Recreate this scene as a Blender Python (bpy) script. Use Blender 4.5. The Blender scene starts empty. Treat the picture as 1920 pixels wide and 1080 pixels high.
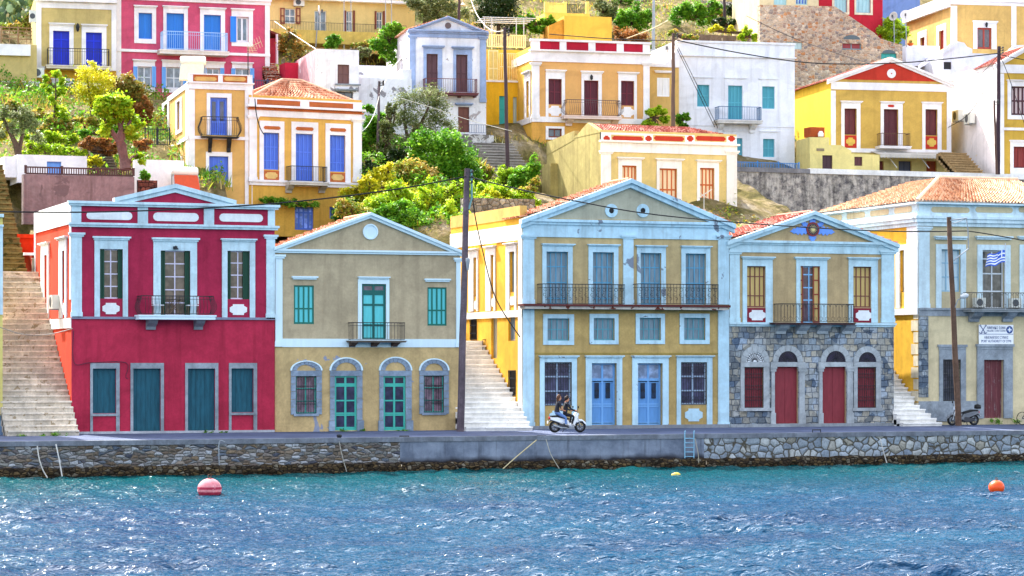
import bpy, bmesh, math, random
import numpy as np
from mathutils import Vector, Matrix
random.seed(7)
R = math.radians
SC = bpy.context.scene
COL = SC.collection
# ------------------------------------------------------------------ camera
F, YH, CAMZ, TH = 4780.0, 675.0, 5.1, R(20.2)
FW = Vector((math.sin(TH), math.cos(TH), 0)); RT = Vector((math.cos(TH), -math.sin(TH), 0)); UP = Vector((0, 0, 1))
CP = Vector((0, 0, CAMZ))
cam = bpy.data.cameras.new('camera'); camo = bpy.data.objects.new('camera', cam); COL.objects.link(camo)
cam.sensor_width = 36; cam.lens = F/1920*36; cam.shift_y = (YH-540)/1920; cam.clip_end = 2000; cam.clip_start = 1
camo.location = CP; camo.rotation_euler = (R(90), 0, -TH); SC.camera = camo
def ray(px, py): return FW + RT*((px-960)/F) + UP*((YH-py)/F)
def at(px, py, Y):                       # point of the vertical plane Y = const seen at a photo position
    D = ray(px, py); return CP + D*(Y/D.y)
def onz(px, py, z):
    D = ray(px, py); return CP + D*((z-CAMZ)/D.z)
# ------------------------------------------------------------------ light
SUN_EL, SUN_AZ = R(49), R(-17)           # azimuth from +Y, negative = towards -X
w = bpy.data.worlds.new('World'); SC.world = w; w.use_nodes = True
nt = w.node_tree; bg = nt.nodes['Background']; sk = nt.nodes.new('ShaderNodeTexSky')
sk.sky_type = 'NISHITA'; sk.sun_disc = False; sk.sun_elevation = SUN_EL; sk.sun_rotation = SUN_AZ
sk.altitude = 0; sk.air_density = 1; sk.dust_density = 3.0; sk.ozone_density = 0.3
hs = nt.nodes.new('ShaderNodeHueSaturation'); hs.inputs['Saturation'].default_value = .5; nt.links.new(sk.outputs[0], hs.inputs['Color']); nt.links.new(hs.outputs[0], bg.inputs[0]); bg.inputs[1].default_value = 0.15
sl = bpy.data.lights.new('sun', 'SUN'); sl.energy = 2.9; sl.angle = R(0.53); sl.color = (1, .95, .86)
so = bpy.data.objects.new('sun', sl); COL.objects.link(so)
sd = Vector((math.sin(SUN_AZ)*math.cos(SUN_EL), math.cos(SUN_AZ)*math.cos(SUN_EL), math.sin(SUN_EL)))
so.rotation_euler = sd.to_track_quat('Z', 'Y').to_euler()
vs = SC.view_settings; vs.view_transform = 'Standard'; vs.look = 'None'; vs.gamma = 1; vs.use_curve_mapping = False
vs.exposure = 2.25
SC.cycles.use_denoising = True; SC.cycles.max_bounces = 6; SC.cycles.diffuse_bounces = 3; SC.cycles.glossy_bounces = 3
SC.cycles.transparent_max_bounces = 8; SC.cycles.caustics_reflective = False; SC.cycles.caustics_refractive = False
# ------------------------------------------------------------------ materials
def lin(h, k=1.0):
    h = h.lstrip('#'); o = []
    for i in (0, 2, 4):
        c = int(h[i:i+2], 16)/255; o.append((c/12.92 if c <= .04045 else ((c+.055)/1.055)**2.4)*k)
    return (*o, 1)
MATS = {}
class NT:
    def __init__(s, name):
        s.m = bpy.data.materials.new(name); s.m.use_nodes = True; s.t = s.m.node_tree
        s.b = s.t.nodes['Principled BSDF']; s.co = s.t.nodes.new('ShaderNodeTexCoord').outputs['Object']
    def n(s, typ, **k):
        nd = s.t.nodes.new('ShaderNode'+typ)
        for a, v in k.items():
            if a.startswith('i_'):
                key = a[2:]; key = int(key) if key.isdigit() else key
                if hasattr(v, 'links'): s.t.links.new(v, nd.inputs[key])
                else: nd.inputs[key].default_value = v
            else: setattr(nd, a, v)
        return nd
    def l(s, a, b): s.t.links.new(a, b)
    def mapped(s, sc, rot=(0, 0, 0), src=None): return s.n('Mapping', i_Vector=src or s.co, i_Scale=sc, i_Rotation=rot).outputs[0]
    def noise(s, scale, detail=4, rough=.55, vec=None, dist=0): return s.n('TexNoise', i_Vector=vec or s.co, i_Scale=scale, i_Detail=detail, i_Roughness=rough, i_Distortion=dist).outputs[0]
    def ramp(s, fac, stops):
        r = s.n('ValToRGB', i_Fac=fac); e = r.color_ramp.elements
        while len(e) < len(stops): e.new(.5)
        for x, (p, c) in zip(e, stops): x.position = p; x.color = c if len(c) == 4 else (*c, 1)
        return r.outputs[0]
    def mix(s, fac, a, b, mode='MIX'):
        m = s.n('Mix', data_type='RGBA', blend_type=mode)
        for sock, v in ((m.inputs[0], fac), (m.inputs[6], a), (m.inputs[7], b)):
            if hasattr(v, 'links'): s.l(v, sock)
            else: sock.default_value = v
        return m.outputs[2]
    def bump(s, h, strength=.3, dist=.02):
        b = s.n('Bump', i_Height=h, i_Strength=strength, i_Distance=dist); s.l(b.outputs[0], s.b.inputs['Normal'])
    def out(s, col, rough=.85, spec=.3, metal=0):
        if hasattr(col, 'links'): s.l(col, s.b.inputs['Base Color'])
        else: s.b.inputs['Base Color'].default_value = col
        s.b.inputs['Roughness'].default_value = rough; s.b.inputs['Specular IOR Level'].default_value = spec; s.b.inputs['Metallic'].default_value = metal
        return s.m
G = lambda v: (v, v, v, 1)
def plaster(hexc, var=.16, peel=None, pth=.66, psc=.9, stain=.2, k=1.0, rough=.9):
    key = ('pl', hexc, var, peel, pth, psc, stain, k)
    if key in MATS: return MATS[key]
    t = NT('plaster_'+hexc.strip('#')); c = lin(hexc, k)
    v = t.ramp(t.noise(.55, 6, .6), [(.3, G(1-var)), (.7, G(1+var*.5))])
    col = t.mix(1, c, v, 'MULTIPLY')
    f = t.ramp(t.noise(9, 5, .7), [(.35, G(1-var*.55)), (.65, G(1+var*.25))]); col = t.mix(1, col, f, 'MULTIPLY')
    sv = t.noise(1, 5, .65, t.mapped((2.6, 2.6, .16)))          # rain streaks
    col = t.mix(t.ramp(sv, [(.49, G(0)), (.7, G(min(1, stain*1.25)))]), col, (c[0]*.45, c[1]*.43, c[2]*.42, 1))
    pt_ = t.ramp(t.noise(.42, 3, .5, dist=1.2), [(.5, G(0)), (.56, G(1))]); col = t.mix(pt_, col, t.mix(1, col, G(.9), 'MULTIPLY'))
    ed = t.ramp(t.noise(2.2, 8, .75), [(.42, G(1-var*.5)), (.6, G(1))]); col = t.mix(1, col, ed, 'MULTIPLY')
    if peel:
        p = t.noise(psc, 7, .62, dist=.6); pf = t.ramp(p, [(pth, G(0)), (pth+.012, G(1))])
        pc = t.mix(t.noise(6, 4), lin(peel, .75), lin(peel, 1.15)); col = t.mix(pf, col, pc)
    t.bump(t.noise(14, 5, .7), .25, .02)
    MATS[key] = t.out(col, rough, .2); return MATS[key]
def paint(hexc, rough=.55, var=.12, k=1.0, metal=0, wear=.0, wearc='#6b5a4a'):
    key = ('pt', hexc, rough, var, k, metal, wear)
    if key in MATS: return MATS[key]
    t = NT('paint_'+hexc.strip('#')); c = lin(hexc, k)
    v = t.ramp(t.noise(1, 5, .6, t.mapped((7, 7, 1.3))), [(.3, G(1-var)), (.7, G(1+var*.5))])
    col = t.mix(1, c, v, 'MULTIPLY')
    if wear: col = t.mix(t.ramp(t.noise(1, 6, .7, t.mapped((9, 9, 1.6))), [(1-wear, G(0)), (1-wear+.08, G(.8))]), col, lin(wearc))
    t.bump(t.noise(1, 3, .6, t.mapped((20, 20, 2))), .15, .01)
    MATS[key] = t.out(col, rough, .3, metal); return MATS[key]
def glass(hexc='#2b3440', rough=.06):
    key = ('gl', hexc)
    if key in MATS: return MATS[key]
    t = NT('window_glass'); col = t.mix(t.ramp(t.noise(2.5, 3), [(.4, G(0)), (.65, G(1))]), lin(hexc), lin(hexc, 2.2))
    MATS[key] = t.out(col, rough, .6); return MATS[key]
def stone(name, cols, sc, mortar='#6d655c', mw=.06, anis=(1, 1, 1), bump=.8, big=.5):
    key = ('st', name)
    if key in MATS: return MATS[key]
    t = NT(name); vec = t.mapped(tuple(sc*a for a in anis))
    ns = t.n('TexNoise', i_Vector=t.co, i_Scale=2.2, i_Detail=3); dv = t.n('VectorMath', operation='MULTIPLY_ADD', i_0=ns.outputs['Color'], i_1=(.5, .5, .5), i_2=vec).outputs[0]
    v1 = t.n('TexVoronoi', i_Vector=dv, i_Scale=1, i_Randomness=.85); v2 = t.n('TexVoronoi', feature='DISTANCE_TO_EDGE', i_Vector=dv, i_Scale=1, i_Randomness=.85)
    sep = t.n('SeparateColor', i_Color=v1.outputs['Color']).outputs[0]
    st = [(i/max(1, len(cols)-1), lin(c)) for i, c in enumerate(cols)]
    col = t.ramp(sep, st); col = t.mix(1, col, t.ramp(t.noise(11, 5, .7), [(.3, G(.6)), (.7, G(1.25))]), 'MULTIPLY')
    col = t.mix(1, col, t.ramp(t.noise(big, 4, .6), [(.3, G(.65)), (.7, G(1.15))]), 'MULTIPLY')
    e = t.ramp(v2.outputs['Distance'], [(mw*.35, G(0)), (mw*1.3, G(1))])
    col = t.mix(e, lin(mortar), col)
    h = t.n('Math', operation='ADD', i_0=t.ramp(v2.outputs['Distance'], [(0, G(0)), (.3, G(1))]), i_1=t.n('Math', operation='MULTIPLY', i_0=t.noise(9, 5, .7), i_1=.35).outputs[0]).outputs[0]
    t.bump(h, bump, .06); MATS[key] = t.out(col, .9, .2); return MATS[key]
def ashlar(name, c1, c2, mortar, bw=.52, bh=.34):
    key = ('as', name)
    if key in MATS: return MATS[key]
    t = NT(name); ns = t.n('TexNoise', i_Vector=t.co, i_Scale=1.6, i_Detail=2)
    dv = t.n('VectorMath', operation='MULTIPLY_ADD', i_0=ns.outputs['Color'], i_1=(.22, .22, .22), i_2=t.mapped((1, 1, 1), (R(90), 0, 0))).outputs[0]
    b = t.n('TexBrick', i_Vector=dv, i_Scale=1, i_Color1=lin(c1), i_Color2=lin(c2), i_Mortar=lin(mortar))
    b.inputs['Mortar Size'].default_value = .022; b.inputs['Mortar Smooth'].default_value = .3; b.inputs['Bias'].default_value = 0
    b.inputs['Brick Width'].default_value = bw; b.inputs['Row Height'].default_value = bh; b.offset = .43; b.squash = .7; b.squash_frequency = 3
    vo = t.n('TexVoronoi', i_Vector=dv, i_Scale=2.1); sep = t.n('SeparateColor', i_Color=vo.outputs['Color']).outputs[0]
    col = t.mix(1, b.outputs['Color'], t.ramp(sep, [(0, lin('#8f9aa8')), (.5, lin('#e8e2d6')), (1, lin('#ffffff'))]), 'MULTIPLY')
    col = t.mix(1, col, t.ramp(t.noise(7, 6, .7), [(.3, G(.62)), (.7, G(1.25))]), 'MULTIPLY')
    h = t.n('Math', operation='SUBTRACT', i_0=t.n('Math', operation='MULTIPLY', i_0=t.noise(7, 5, .7), i_1=.5).outputs[0], i_1=b.outputs['Fac']).outputs[0]
    t.bump(h, .7, .04); MATS[key] = t.out(col, .9, .2); return MATS[key]
def tinted(name, hexes, rough=.8, translucent=0.0, spec=.2, bumpn=None):   # colour picked per face from attribute "tint"
    key = ('ti', name)
    if key in MATS: return MATS[key]
    t = NT(name); a = t.n('Attribute', attribute_name='tint').outputs['Fac']
    col = t.ramp(a, [(i/max(1, len(hexes)-1), lin(h) if isinstance(h, str) else h) for i, h in enumerate(hexes)])
    if bumpn:
        col = t.mix(1, col, t.ramp(t.noise(bumpn, 5, .7), [(.3, G(.7)), (.7, G(1.2))]), 'MULTIPLY')
    t.out(col, rough, spec)
    if translucent:
        tr = t.n('BsdfTranslucent', i_Color=col); mx = t.n('MixShader', i_0=translucent); o = t.t.nodes['Material Output']
        t.l(t.b.outputs[0], mx.inputs[1]); t.l(tr.outputs[0], mx.inputs[2]); t.l(mx.outputs[0], o.inputs[0])
    MATS[key] = t.m; return t.m
def iron(): return paint('#1d2026', .5, .2)
# ------------------------------------------------------------------ objects
INV = {}
def prop(o, label=None, cat=None, group=None, kind=None):
    for k, v in (('label', label), ('category', cat), ('group', group), ('kind', kind)):
        if v: o[k] = v
    return o
def thing(name, label, cat, loc, rz=0, group=None):
    o = bpy.data.objects.new(name, None); COL.objects.link(o); o.location = loc; o.rotation_euler = (0, 0, rz); o.empty_display_size = .3
    INV[o.name] = (Matrix.Translation(loc) @ Matrix.Rotation(rz, 4, 'Z')).inverted()
    return prop(o, label, cat, group)
class MB:
    def __init__(s): s.v = []; s.f = []; s.m = []; s.smooth = False; s.t = None
    def poly(s, pts, mi=0):
        n = len(s.v); s.v += [Vector(p) for p in pts]; s.f.append(tuple(range(n, n+len(pts)))); s.m.append(mi)
    def hexa(s, p, mi=0, skip=()):     # p: 0-3 bottom ring ccw from above, 4-7 top ring
        n = len(s.v); s.v += [Vector(q) for q in p]
        for k, f in enumerate(((0, 3, 2, 1), (4, 5, 6, 7), (0, 1, 5, 4), (1, 2, 6, 5), (2, 3, 7, 6), (3, 0, 4, 7))):
            if k in skip: continue
            s.f.append(tuple(n+i for i in f)); s.m.append(mi)
    def box(s, a, b, mi=0):
        x0, y0, z0 = a; x1, y1, z1 = b
        s.hexa([(x0, y0, z0), (x1, y0, z0), (x1, y1, z0), (x0, y1, z0), (x0, y0, z1), (x1, y0, z1), (x1, y1, z1), (x0, y1, z1)], mi)
    def tube(s, pts, r, n=6, mi=0, cap=True):
        pts = [Vector(p) for p in pts]; rs = r if isinstance(r, (list, tuple)) else [r]*len(pts); base = len(s.v); prev = None
        for i, p in enumerate(pts):
            d = (pts[min(i+1, len(pts)-1)]-pts[max(i-1, 0)]); d = d.normalized() if d.length > 1e-9 else Vector((0, 0, 1))
            if prev is None:
                a = Vector((0, 0, 1)) if abs(d.z) < .9 else Vector((1, 0, 0)); x = d.cross(a).normalized()
            else: x = (prev-d*prev.dot(d)).normalized()
            prev = x; y = d.cross(x)
            for k in range(n):
                t = 2*math.pi*k/n+math.pi/n; s.v.append(p+(x*math.cos(t)+y*math.sin(t))*rs[i])
        for i in range(len(pts)-1):
            for k in range(n):
                a = base+i*n+k; b = base+i*n+(k+1) % n; s.f.append((a, b, b+n, a+n)); s.m.append(mi)
        if cap:
            s.f.append(tuple(base+k for k in reversed(range(n)))); s.m.append(mi)
            e = base+(len(pts)-1)*n; s.f.append(tuple(e+k for k in range(n))); s.m.append(mi)
    def lathe(s, c, prof, n=16, mi=0, axis=None):   # prof: (r, h) along axis
        ax = (axis or Vector((0, 0, 1))).normalized(); a = Vector((1, 0, 0)) if abs(ax.x) < .9 else Vector((0, 1, 0)); x = ax.cross(a).normalized(); y = ax.cross(x); c = Vector(c); base = len(s.v)
        for r, h in prof:
            for k in range(n):
                t = 2*math.pi*k/n; s.v.append(c+ax*h+(x*math.cos(t)+y*math.sin(t))*max(r, 1e-4))
        for i in range(len(prof)-1):
            for k in range(n):
                p = base+i*n+k; q = base+i*n+(k+1) % n; s.f.append((p, q, q+n, p+n)); s.m.append(mi)
    def build(s, name, mats, parent=None, loc=None, tint=None):
        if not isinstance(mats, (list, tuple)): mats = [mats]
        me = bpy.data.meshes.new(name)
        if parent is not None: M = INV[parent.name]
        elif loc is not None: M = Matrix.Translation(-Vector(loc))
        else:
            c = sum(s.v, Vector())/max(1, len(s.v)); loc = Vector((c.x, c.y, min(v.z for v in s.v))); M = Matrix.Translation(-loc)
        me.from_pydata([M @ v for v in s.v], [], s.f); me.polygons.foreach_set('material_index', s.m)
        for m in mats: me.materials.append(m)
        if s.smooth: me.polygons.foreach_set('use_smooth', [True]*len(s.f))
        tt = s.t if s.t is not None else tint
        if tt is not None:
            at_ = me.attributes.new('tint', 'FLOAT', 'FACE'); at_.data.foreach_set('value', np.asarray(tt, dtype=np.float32))
        me.update(); o = bpy.data.objects.new(name, me); COL.objects.link(o)
        if parent is not None: o.parent = parent; INV[o.name] = INV[parent.name]
        else: o.location = loc; INV[o.name] = M
        return o
def raw_mesh(name, V, Fq, mat, tint=None, parent=None, loc=(0, 0, 0), smooth=False):
    """numpy verts (n,3), faces (m,k)"""
    loc = Vector(loc); M = INV[parent.name] if parent is not None else Matrix.Translation(-loc)
    A = np.array(M); V = V @ A[:3, :3].T + A[:3, 3]; k = Fq.shape[1]; m = len(Fq)
    me = bpy.data.meshes.new(name); me.vertices.add(len(V)); me.vertices.foreach_set('co', V.astype(np.float32).ravel())
    me.loops.add(m*k); me.loops.foreach_set('vertex_index', Fq.astype(np.int32).ravel())
    me.polygons.add(m); me.polygons.foreach_set('loop_start', np.arange(0, m*k, k, dtype=np.int32)); me.polygons.foreach_set('loop_total', np.full(m, k, dtype=np.int32))
    if smooth: me.polygons.foreach_set('use_smooth', np.ones(m, dtype=bool))
    me.materials.append(mat); me.update(calc_edges=True)
    if tint is not None:
        a = me.attributes.new('tint', 'FLOAT', 'FACE'); a.data.foreach_set('value', tint.astype(np.float32))
    o = bpy.data.objects.new(name, me); COL.objects.link(o)
    if parent is not None: o.parent = parent
    else: o.location = loc
    INV[o.name] = M
    return o
# ------------------------------------------------------------------ frames on walls: u along, z up, v outwards
class Fr:
    def __init__(s, O, e, n): s.O = Vector(O); s.e = Vector(e); s.n = Vector(n); s.holes = []
    def p(s, u, z, v=0):
        q = s.O+s.e*u+s.n*v; return Vector((q.x, q.y, z))
    def uz(s, px, py, v=0):
        D = ray(px, py); q = s.O+s.n*v; t = (q-CP).dot(s.n)/D.dot(s.n); P = CP+D*t; return (P-s.O).dot(s.e), P.z
    def rect(s, x0, y0, x1, y1, v=0):
        xm, ym = (x0+x1)/2, (y0+y1)/2
        return (s.uz(x0, ym, v)[0], s.uz(xm, y1, v)[1], s.uz(x1, ym, v)[0], s.uz(xm, y0, v)[1])   # u0 z0 u1 z1
    def box(s, mb, r, v0, v1, mi=0, back=False):
        u0, z0, u1, z1 = r
        p = [s.p(u0, z0, v1), s.p(u1, z0, v1), s.p(u1, z0, v0), s.p(u0, z0, v0), s.p(u0, z1, v1), s.p(u1, z1, v1), s.p(u1, z1, v0), s.p(u0, z1, v0)]
        mb.hexa(p, mi, () if back else (4,))
    def prism(s, mb, poly, v0, v1, mi=0, side=None):   # poly ccw seen from outside, (u,z)
        mb.poly([s.p(u, z, v1) for u, z in poly], mi); n = len(poly)
        for i in range(n):
            a, b = poly[i], poly[(i+1) % n]; mb.poly([s.p(*a, v0), s.p(*b, v0), s.p(*b, v1), s.p(*a, v1)], mi if side is None else side)
    def grid(s, mb, u0, z0, u1, z1, depth=.2, zones=(), rev=None, clip=None, mi=0):
        us = {u0, u1}; zs = {z0, z1} | {z for z, _ in zones if z0 < z < z1}
        for h in s.holes:
            for a in (h[0], h[2]):
                if u0 < a < u1: us.add(a)
            for a in (h[1], h[3]):
                if z0 < a < z1: zs.add(a)
        us = sorted(us); zs = sorted(zs)
        for i in range(len(us)-1):
            for j in range(len(zs)-1):
                um, zm = (us[i]+us[i+1])/2, (zs[j]+zs[j+1])/2
                if any(h[0] < um < h[2] and h[1] < zm < h[3] for h in s.holes): continue
                m = mi
                for z, k in zones:
                    if zm < z: m = k
                mb.poly([s.p(us[i], zs[j]), s.p(us[i+1], zs[j]), s.p(us[i+1], zs[j+1]), s.p(us[i], zs[j+1])], m)
        for a, b, c, d in s.holes:
            m = mi if rev is None else rev; D = -depth
            mb.poly([s.p(a, b, D), s.p(a, b, 0), s.p(a, d, 0), s.p(a, d, D)], m); mb.poly([s.p(c, b, 0), s.p(c, b, D), s.p(c, d, D), s.p(c, d, 0)], m)
            mb.poly([s.p(a, b, D), s.p(c, b, D), s.p(c, b, 0), s.p(a, b, 0)], m); mb.poly([s.p(a, d, 0), s.p(c, d, 0), s.p(c, d, D), s.p(a, d, D)], m)
def leaf(mb, fr, r, v, cols=2, rows=1, sw=.07, rw=.07, mf=0, mp=1, t=.035, leaves=2, hs=None):
    """joinery: back plate mp with stiles and rails mf in front"""
    u0, z0, u1, z1 = r; fr.box(mb, r, v-.04, v, mp, True)
    cols = [i/cols for i in range(cols+1)] if isinstance(cols, int) else cols
    rows = [i/rows for i in range(rows+1)] if isinstance(rows, int) else rows
    for i, c in enumerate(cols):
        u = u0+(u1-u0)*c; a = max(u0, u-sw/2); b = min(u1, u+sw/2)
        if i == 0: b = u0+sw
        if i == len(cols)-1: a = u1-sw
        fr.box(mb, (a, z0, b, z1), v, v+t, mf)
    for i, c in enumerate(rows):
        z = z0+(z1-z0)*c; a = max(z0, z-rw/2); b = min(z1, z+rw/2)
        if i == 0: b = z0+rw*1.3
        if i == len(rows)-1: a = z1-rw
        fr.box(mb, (u0+.002, a, u1-.002, b), v, v+t-.006, mf)
def bars(mb, fr, r, v, n, hz=(0, 1), rad=.011, mi=0):
    u0, z0, u1, z1 = r
    for i in range(n):
        u = u0+(u1-u0)*i/(n-1); mb.tube([fr.p(u, z0, v), fr.p(u, z1, v)], rad, 4, mi)
    for h in hz:
        z = z0+(z1-z0)*h; mb.tube([fr.p(u0, z, v), fr.p(u1, z, v)], rad*1.5, 4, mi)
def ring(mb, fr, uc, zc, r, v, w=.012, n=10, mi=0, a0=0, a1=360):
    pts = [fr.p(uc+r*math.cos(R(a0+(a1-a0)*i/n)), zc+r*math.sin(R(a0+(a1-a0)*i/n)), v) for i in range(n+1)]; mb.tube(pts, w, 4, mi)
def disc(mb, fr, uc, zc, r, v0, v1, n=20, mi=0, side=None): fr.prism(mb, [(uc+r*math.cos(2*math.pi*i/n), zc+r*math.sin(2*math.pi*i/n)) for i in range(n)], v0, v1, mi, side)
def octa(r, c=.3):
    u0, z0, u1, z1 = r; k = c*min(u1-u0, z1-z0); return [(u0+k, z0), (u1-k, z0), (u1-k, z0+k*.5), (u1, z0+k), (u1, z1-k), (u1-k, z1-k*.5), (u1-k, z1), (u0+k, z1), (u0+k, z1-k*.5), (u0, z1-k), (u0, z0+k), (u0+k, z0+k*.5)]
def pill(r, n=6):
    u0, z0, u1, z1 = r; h = (z1-z0)/2; zc = (z0+z1)/2
    return [(u1-h+h*math.cos(R(-90+180*i/n)), zc+h*math.sin(R(-90+180*i/n))) for i in range(n+1)]+[(u0+h+h*math.cos(R(90+180*i/n)), zc+h*math.sin(R(90+180*i/n))) for i in range(n+1)]
def arch_pts(uc, z, ro, ri, n=14, rz=1.0, a0=0, a1=180):
    o = [(uc+ro*math.cos(R(a0+(a1-a0)*i/n)), z+ro*rz*math.sin(R(a0+(a1-a0)*i/n))) for i in range(n+1)]
    q = [(uc+ri*math.cos(R(a0+(a1-a0)*i/n)), z+ri*rz*math.sin(R(a0+(a1-a0)*i/n))) for i in range(n+1)]
    return o, q
def tile_slope(mb, A, B, C, D, ncol, nrow, hgt=.07, rng=random):
    """A-B eave (left to right seen from outside), D-C top edge: barrel tiles in rows"""
    A, B, C, D = map(Vector, (A, B, C, D)); nrm = (B-A).cross(D-A).normalized(); k = 6; base = len(mb.v); W = ncol*k+1; t = []
    for j in range(nrow):
        for e, off in ((0, .085), (1, 0)):
            f = (j+e)/nrow
            for i in range(W):
                g = i/(W-1); P = (A*(1-g)+B*g)*(1-f)+(D*(1-g)+C*g)*f; ph = (i % k)/k
                h = hgt*(math.sin(math.pi*ph*2) if ph < .5 else -.3*math.sin(math.pi*(ph-.5)*2)); mb.v.append(P+nrm*(h+off+rng.uniform(-.006, .006)))
    cols = [[rng.random() for _ in range(ncol)] for _ in range(nrow)]
    for j in range(nrow*2-1):
        for i in range(W-1):
            a = base+j*W+i; mb.f.append((a, a+1, a+W+1, a+W)); mb.m.append(0); t.append(cols[j//2][min(ncol-1, i//k)])
    if mb.t is None: mb.t = []
    mb.t += t
TILE = lambda: tinted('roof_tile', ['#8f5842', '#b87a5c', '#c48c6c', '#d4ac92', '#c8947a'], .85, 0, .2, 6)
REDTILE = lambda: tinted('roof_tile_red', ['#84423a', '#ac5f52', '#b87464', '#d0a898', '#a4584c'], .85, 0, .2, 6)
# ------------------------------------------------------------------ houses
class House:
    def __init__(s, name, label, px, Y, psi, ybase, depth=9, cat='house', zbase=None):
        P = at(px, ybase, Y); s.ps = R(psi); e = Vector((math.cos(s.ps), math.sin(s.ps), 0)); n = Vector((math.sin(s.ps), -math.cos(s.ps), 0))
        s.zb = P.z if zbase is None else zbase; s.O = Vector((P.x, P.y, s.zb)); s.root = thing(name, label, cat, s.O, s.ps); s.e, s.n = e, n
        s.F = Fr(s.O, e, n); s.L = Fr(s.O, n, -e); s.depth = depth; s.dep = .2
    def part(s, name, mb, mats, parent=None, label=None): return prop(mb.build(name, mats, parent or s.root), label)
    def trim(s, name, boxes, mat, parent=None, fr=None):   # boxes: (x0,y0,x1,y1,v0,v1) in photo positions on the wall plane
        fr = fr or s.F; mb = MB()
        for x0, y0, x1, y1, v0, v1 in boxes: fr.box(mb, fr.rect(x0, y0, x1, y1), v0, v1)
        return s.part(name, mb, mat, parent)
    def pilaster(s, x0, y0, x1, y1, mat, cap=None, v=.07, base=True, fr=None):
        fr = fr or s.F; mb = MB(); r = fr.rect(x0, y0, x1, y1); fr.box(mb, r, 0, v); u0, z0, u1, z1 = r; o = .09
        if cap: fr.box(mb, (u0-o, z1-.02, u1+o, z1+.07), 0, v+.05); fr.box(mb, (u0-o*1.6, z1+.07, u1+o*1.6, z1+.17), 0, v+.1)
        if base: fr.box(mb, (u0-.03, z0, u1+.03, z0+.25), 0, v+.03)
        return s.part('pilaster', mb, mat)
    def opening(s, inner, outer=None, corn=None, name='window', mats=None, smat=None, cols=2, rows=1, sw=.07, rw=.07, fr=None, depth=None, v=None, sill=None, grille=None, t=.035, plaque=None, kind='leaf', sv=.06, transom=None, label=None, cv=.2):
        fr = fr or s.F; dp = depth or s.dep; v = -dp+.05 if v is None else v
        r = fr.rect(*inner); fr.holes.append(r); mb = MB()
        if transom:
            zt = r[1]+(r[3]-r[1])*transom; leaf(mb, fr, (r[0], r[1], r[2], zt), v, cols, rows, sw, rw, 0, 1, t)
            leaf(mb, fr, (r[0], zt+.002, r[2], r[3]), v, 2, 1, sw, rw, 0, len(mats)-1, t)
        else: leaf(mb, fr, r, v, cols, rows, sw, rw, 0, 1, t)
        w = s.part(name, mb, mats, None, label)
        if outer or corn:
            mb = MB()
            if outer:
                o = fr.rect(*outer)
                fr.box(mb, (o[0], o[1], r[0], o[3]), 0, sv); fr.box(mb, (r[2], o[1], o[2], o[3]), 0, sv); fr.box(mb, (r[0], r[3], r[2], o[3]), 0, sv-.002)
                if r[1]-o[1] > .06 and not plaque: fr.box(mb, (r[0], o[1], r[2], r[1]), 0, sv-.002)
            if corn:
                c = fr.rect(*corn); h = c[3]-c[1]; fr.box(mb, (c[0]+.06, c[1], c[2]-.06, c[1]+h*.5), 0, cv*.65); fr.box(mb, (c[0], c[1]+h*.5, c[2], c[3]), 0, cv)
            if sill: q = fr.rect(*sill); fr.box(mb, q, 0, .12)
            s.part('surround', mb, smat, w)
        if grille:
            mb = MB(); g = (r[0]+.03, r[1]+.03, r[2]-.03, r[3]-.03); bars(mb, fr, g, .02, *grille); s.part('grille', mb, iron(), w)
        return w
    def plaque(s, rect, poly='octa', mat=None, v=.03, name='plaque', fr=None, parent=None):
        fr = fr or s.F; mb = MB(); r = fr.rect(*rect); fr.prism(mb, octa(r) if poly == 'octa' else pill(r) if poly == 'pill' else [(r[0], r[1]), (r[2], r[1]), (r[2], r[3]), (r[0], r[3])], 0, v); return s.part(name, mb, mat, parent)
    def body(s, px1, ytop, mats, zones=(), gable=None, gdep=None, left=None, lz=None, rev=None, bot=None, lmi=None, close=True):
        """front wall with holes, left side, right side, back; gable = (apex px, py, left eave y, right eave y)"""
        F_, L = s.F, s.L; s.u1 = F_.uz(px1, ytop)[0]; zt = F_.rect(0, ytop, 1, ytop+1)[3] if False else F_.uz((px1+960)/2 if False else px1, ytop)[1]
        xm = None; s.zt = zt; mb = MB(); zn = [(F_.uz(p, y)[1], k) for p, y, k in zones]
        F_.grid(mb, 0, s.zb-.3, s.u1, zt, s.dep, zn, rev); lm = lmi if lmi is not None else 0
        L.grid(mb, -s.depth, s.zb-.3, 0, zt, s.dep, (), rev, mi=lm)
        B = lambda u, d, z: F_.p(u, z, -d)
        mb.poly([B(s.u1, 0, s.zb-.3), B(s.u1, s.depth, s.zb-.3), B(s.u1, s.depth, zt), B(s.u1, 0, zt)], lm)
        mb.poly([B(s.u1, s.depth, s.zb-.3), B(0, s.depth, s.zb-.3), B(0, s.depth, zt), B(s.u1, s.depth, zt)], lm)
        if gable:
            ga = F_.uz(gable[0], gable[1]); g0 = (0, zt); g1 = (s.u1, zt); s.ga = ga
            mb.poly([F_.p(*g0), F_.p(*g1), F_.p(*ga)], 0); gd = gdep or s.depth; mb.poly([B(s.u1, gd, zt), B(0, gd, zt), B(ga[0], gd, ga[1])], lm)
            if gdep: mb.poly([B(0, gd, zt-.02), B(s.u1, gd, zt-.02), B(s.u1, s.depth, zt-.02), B(0, s.depth, zt-.02)], lm)
        elif close: mb.poly([B(0, 0, zt-.02), B(s.u1, 0, zt-.02), B(s.u1, s.depth, zt-.02), B(0, s.depth, zt-.02)], lm)
        s.W = s.part('wall', mb, mats); return s.W
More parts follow.
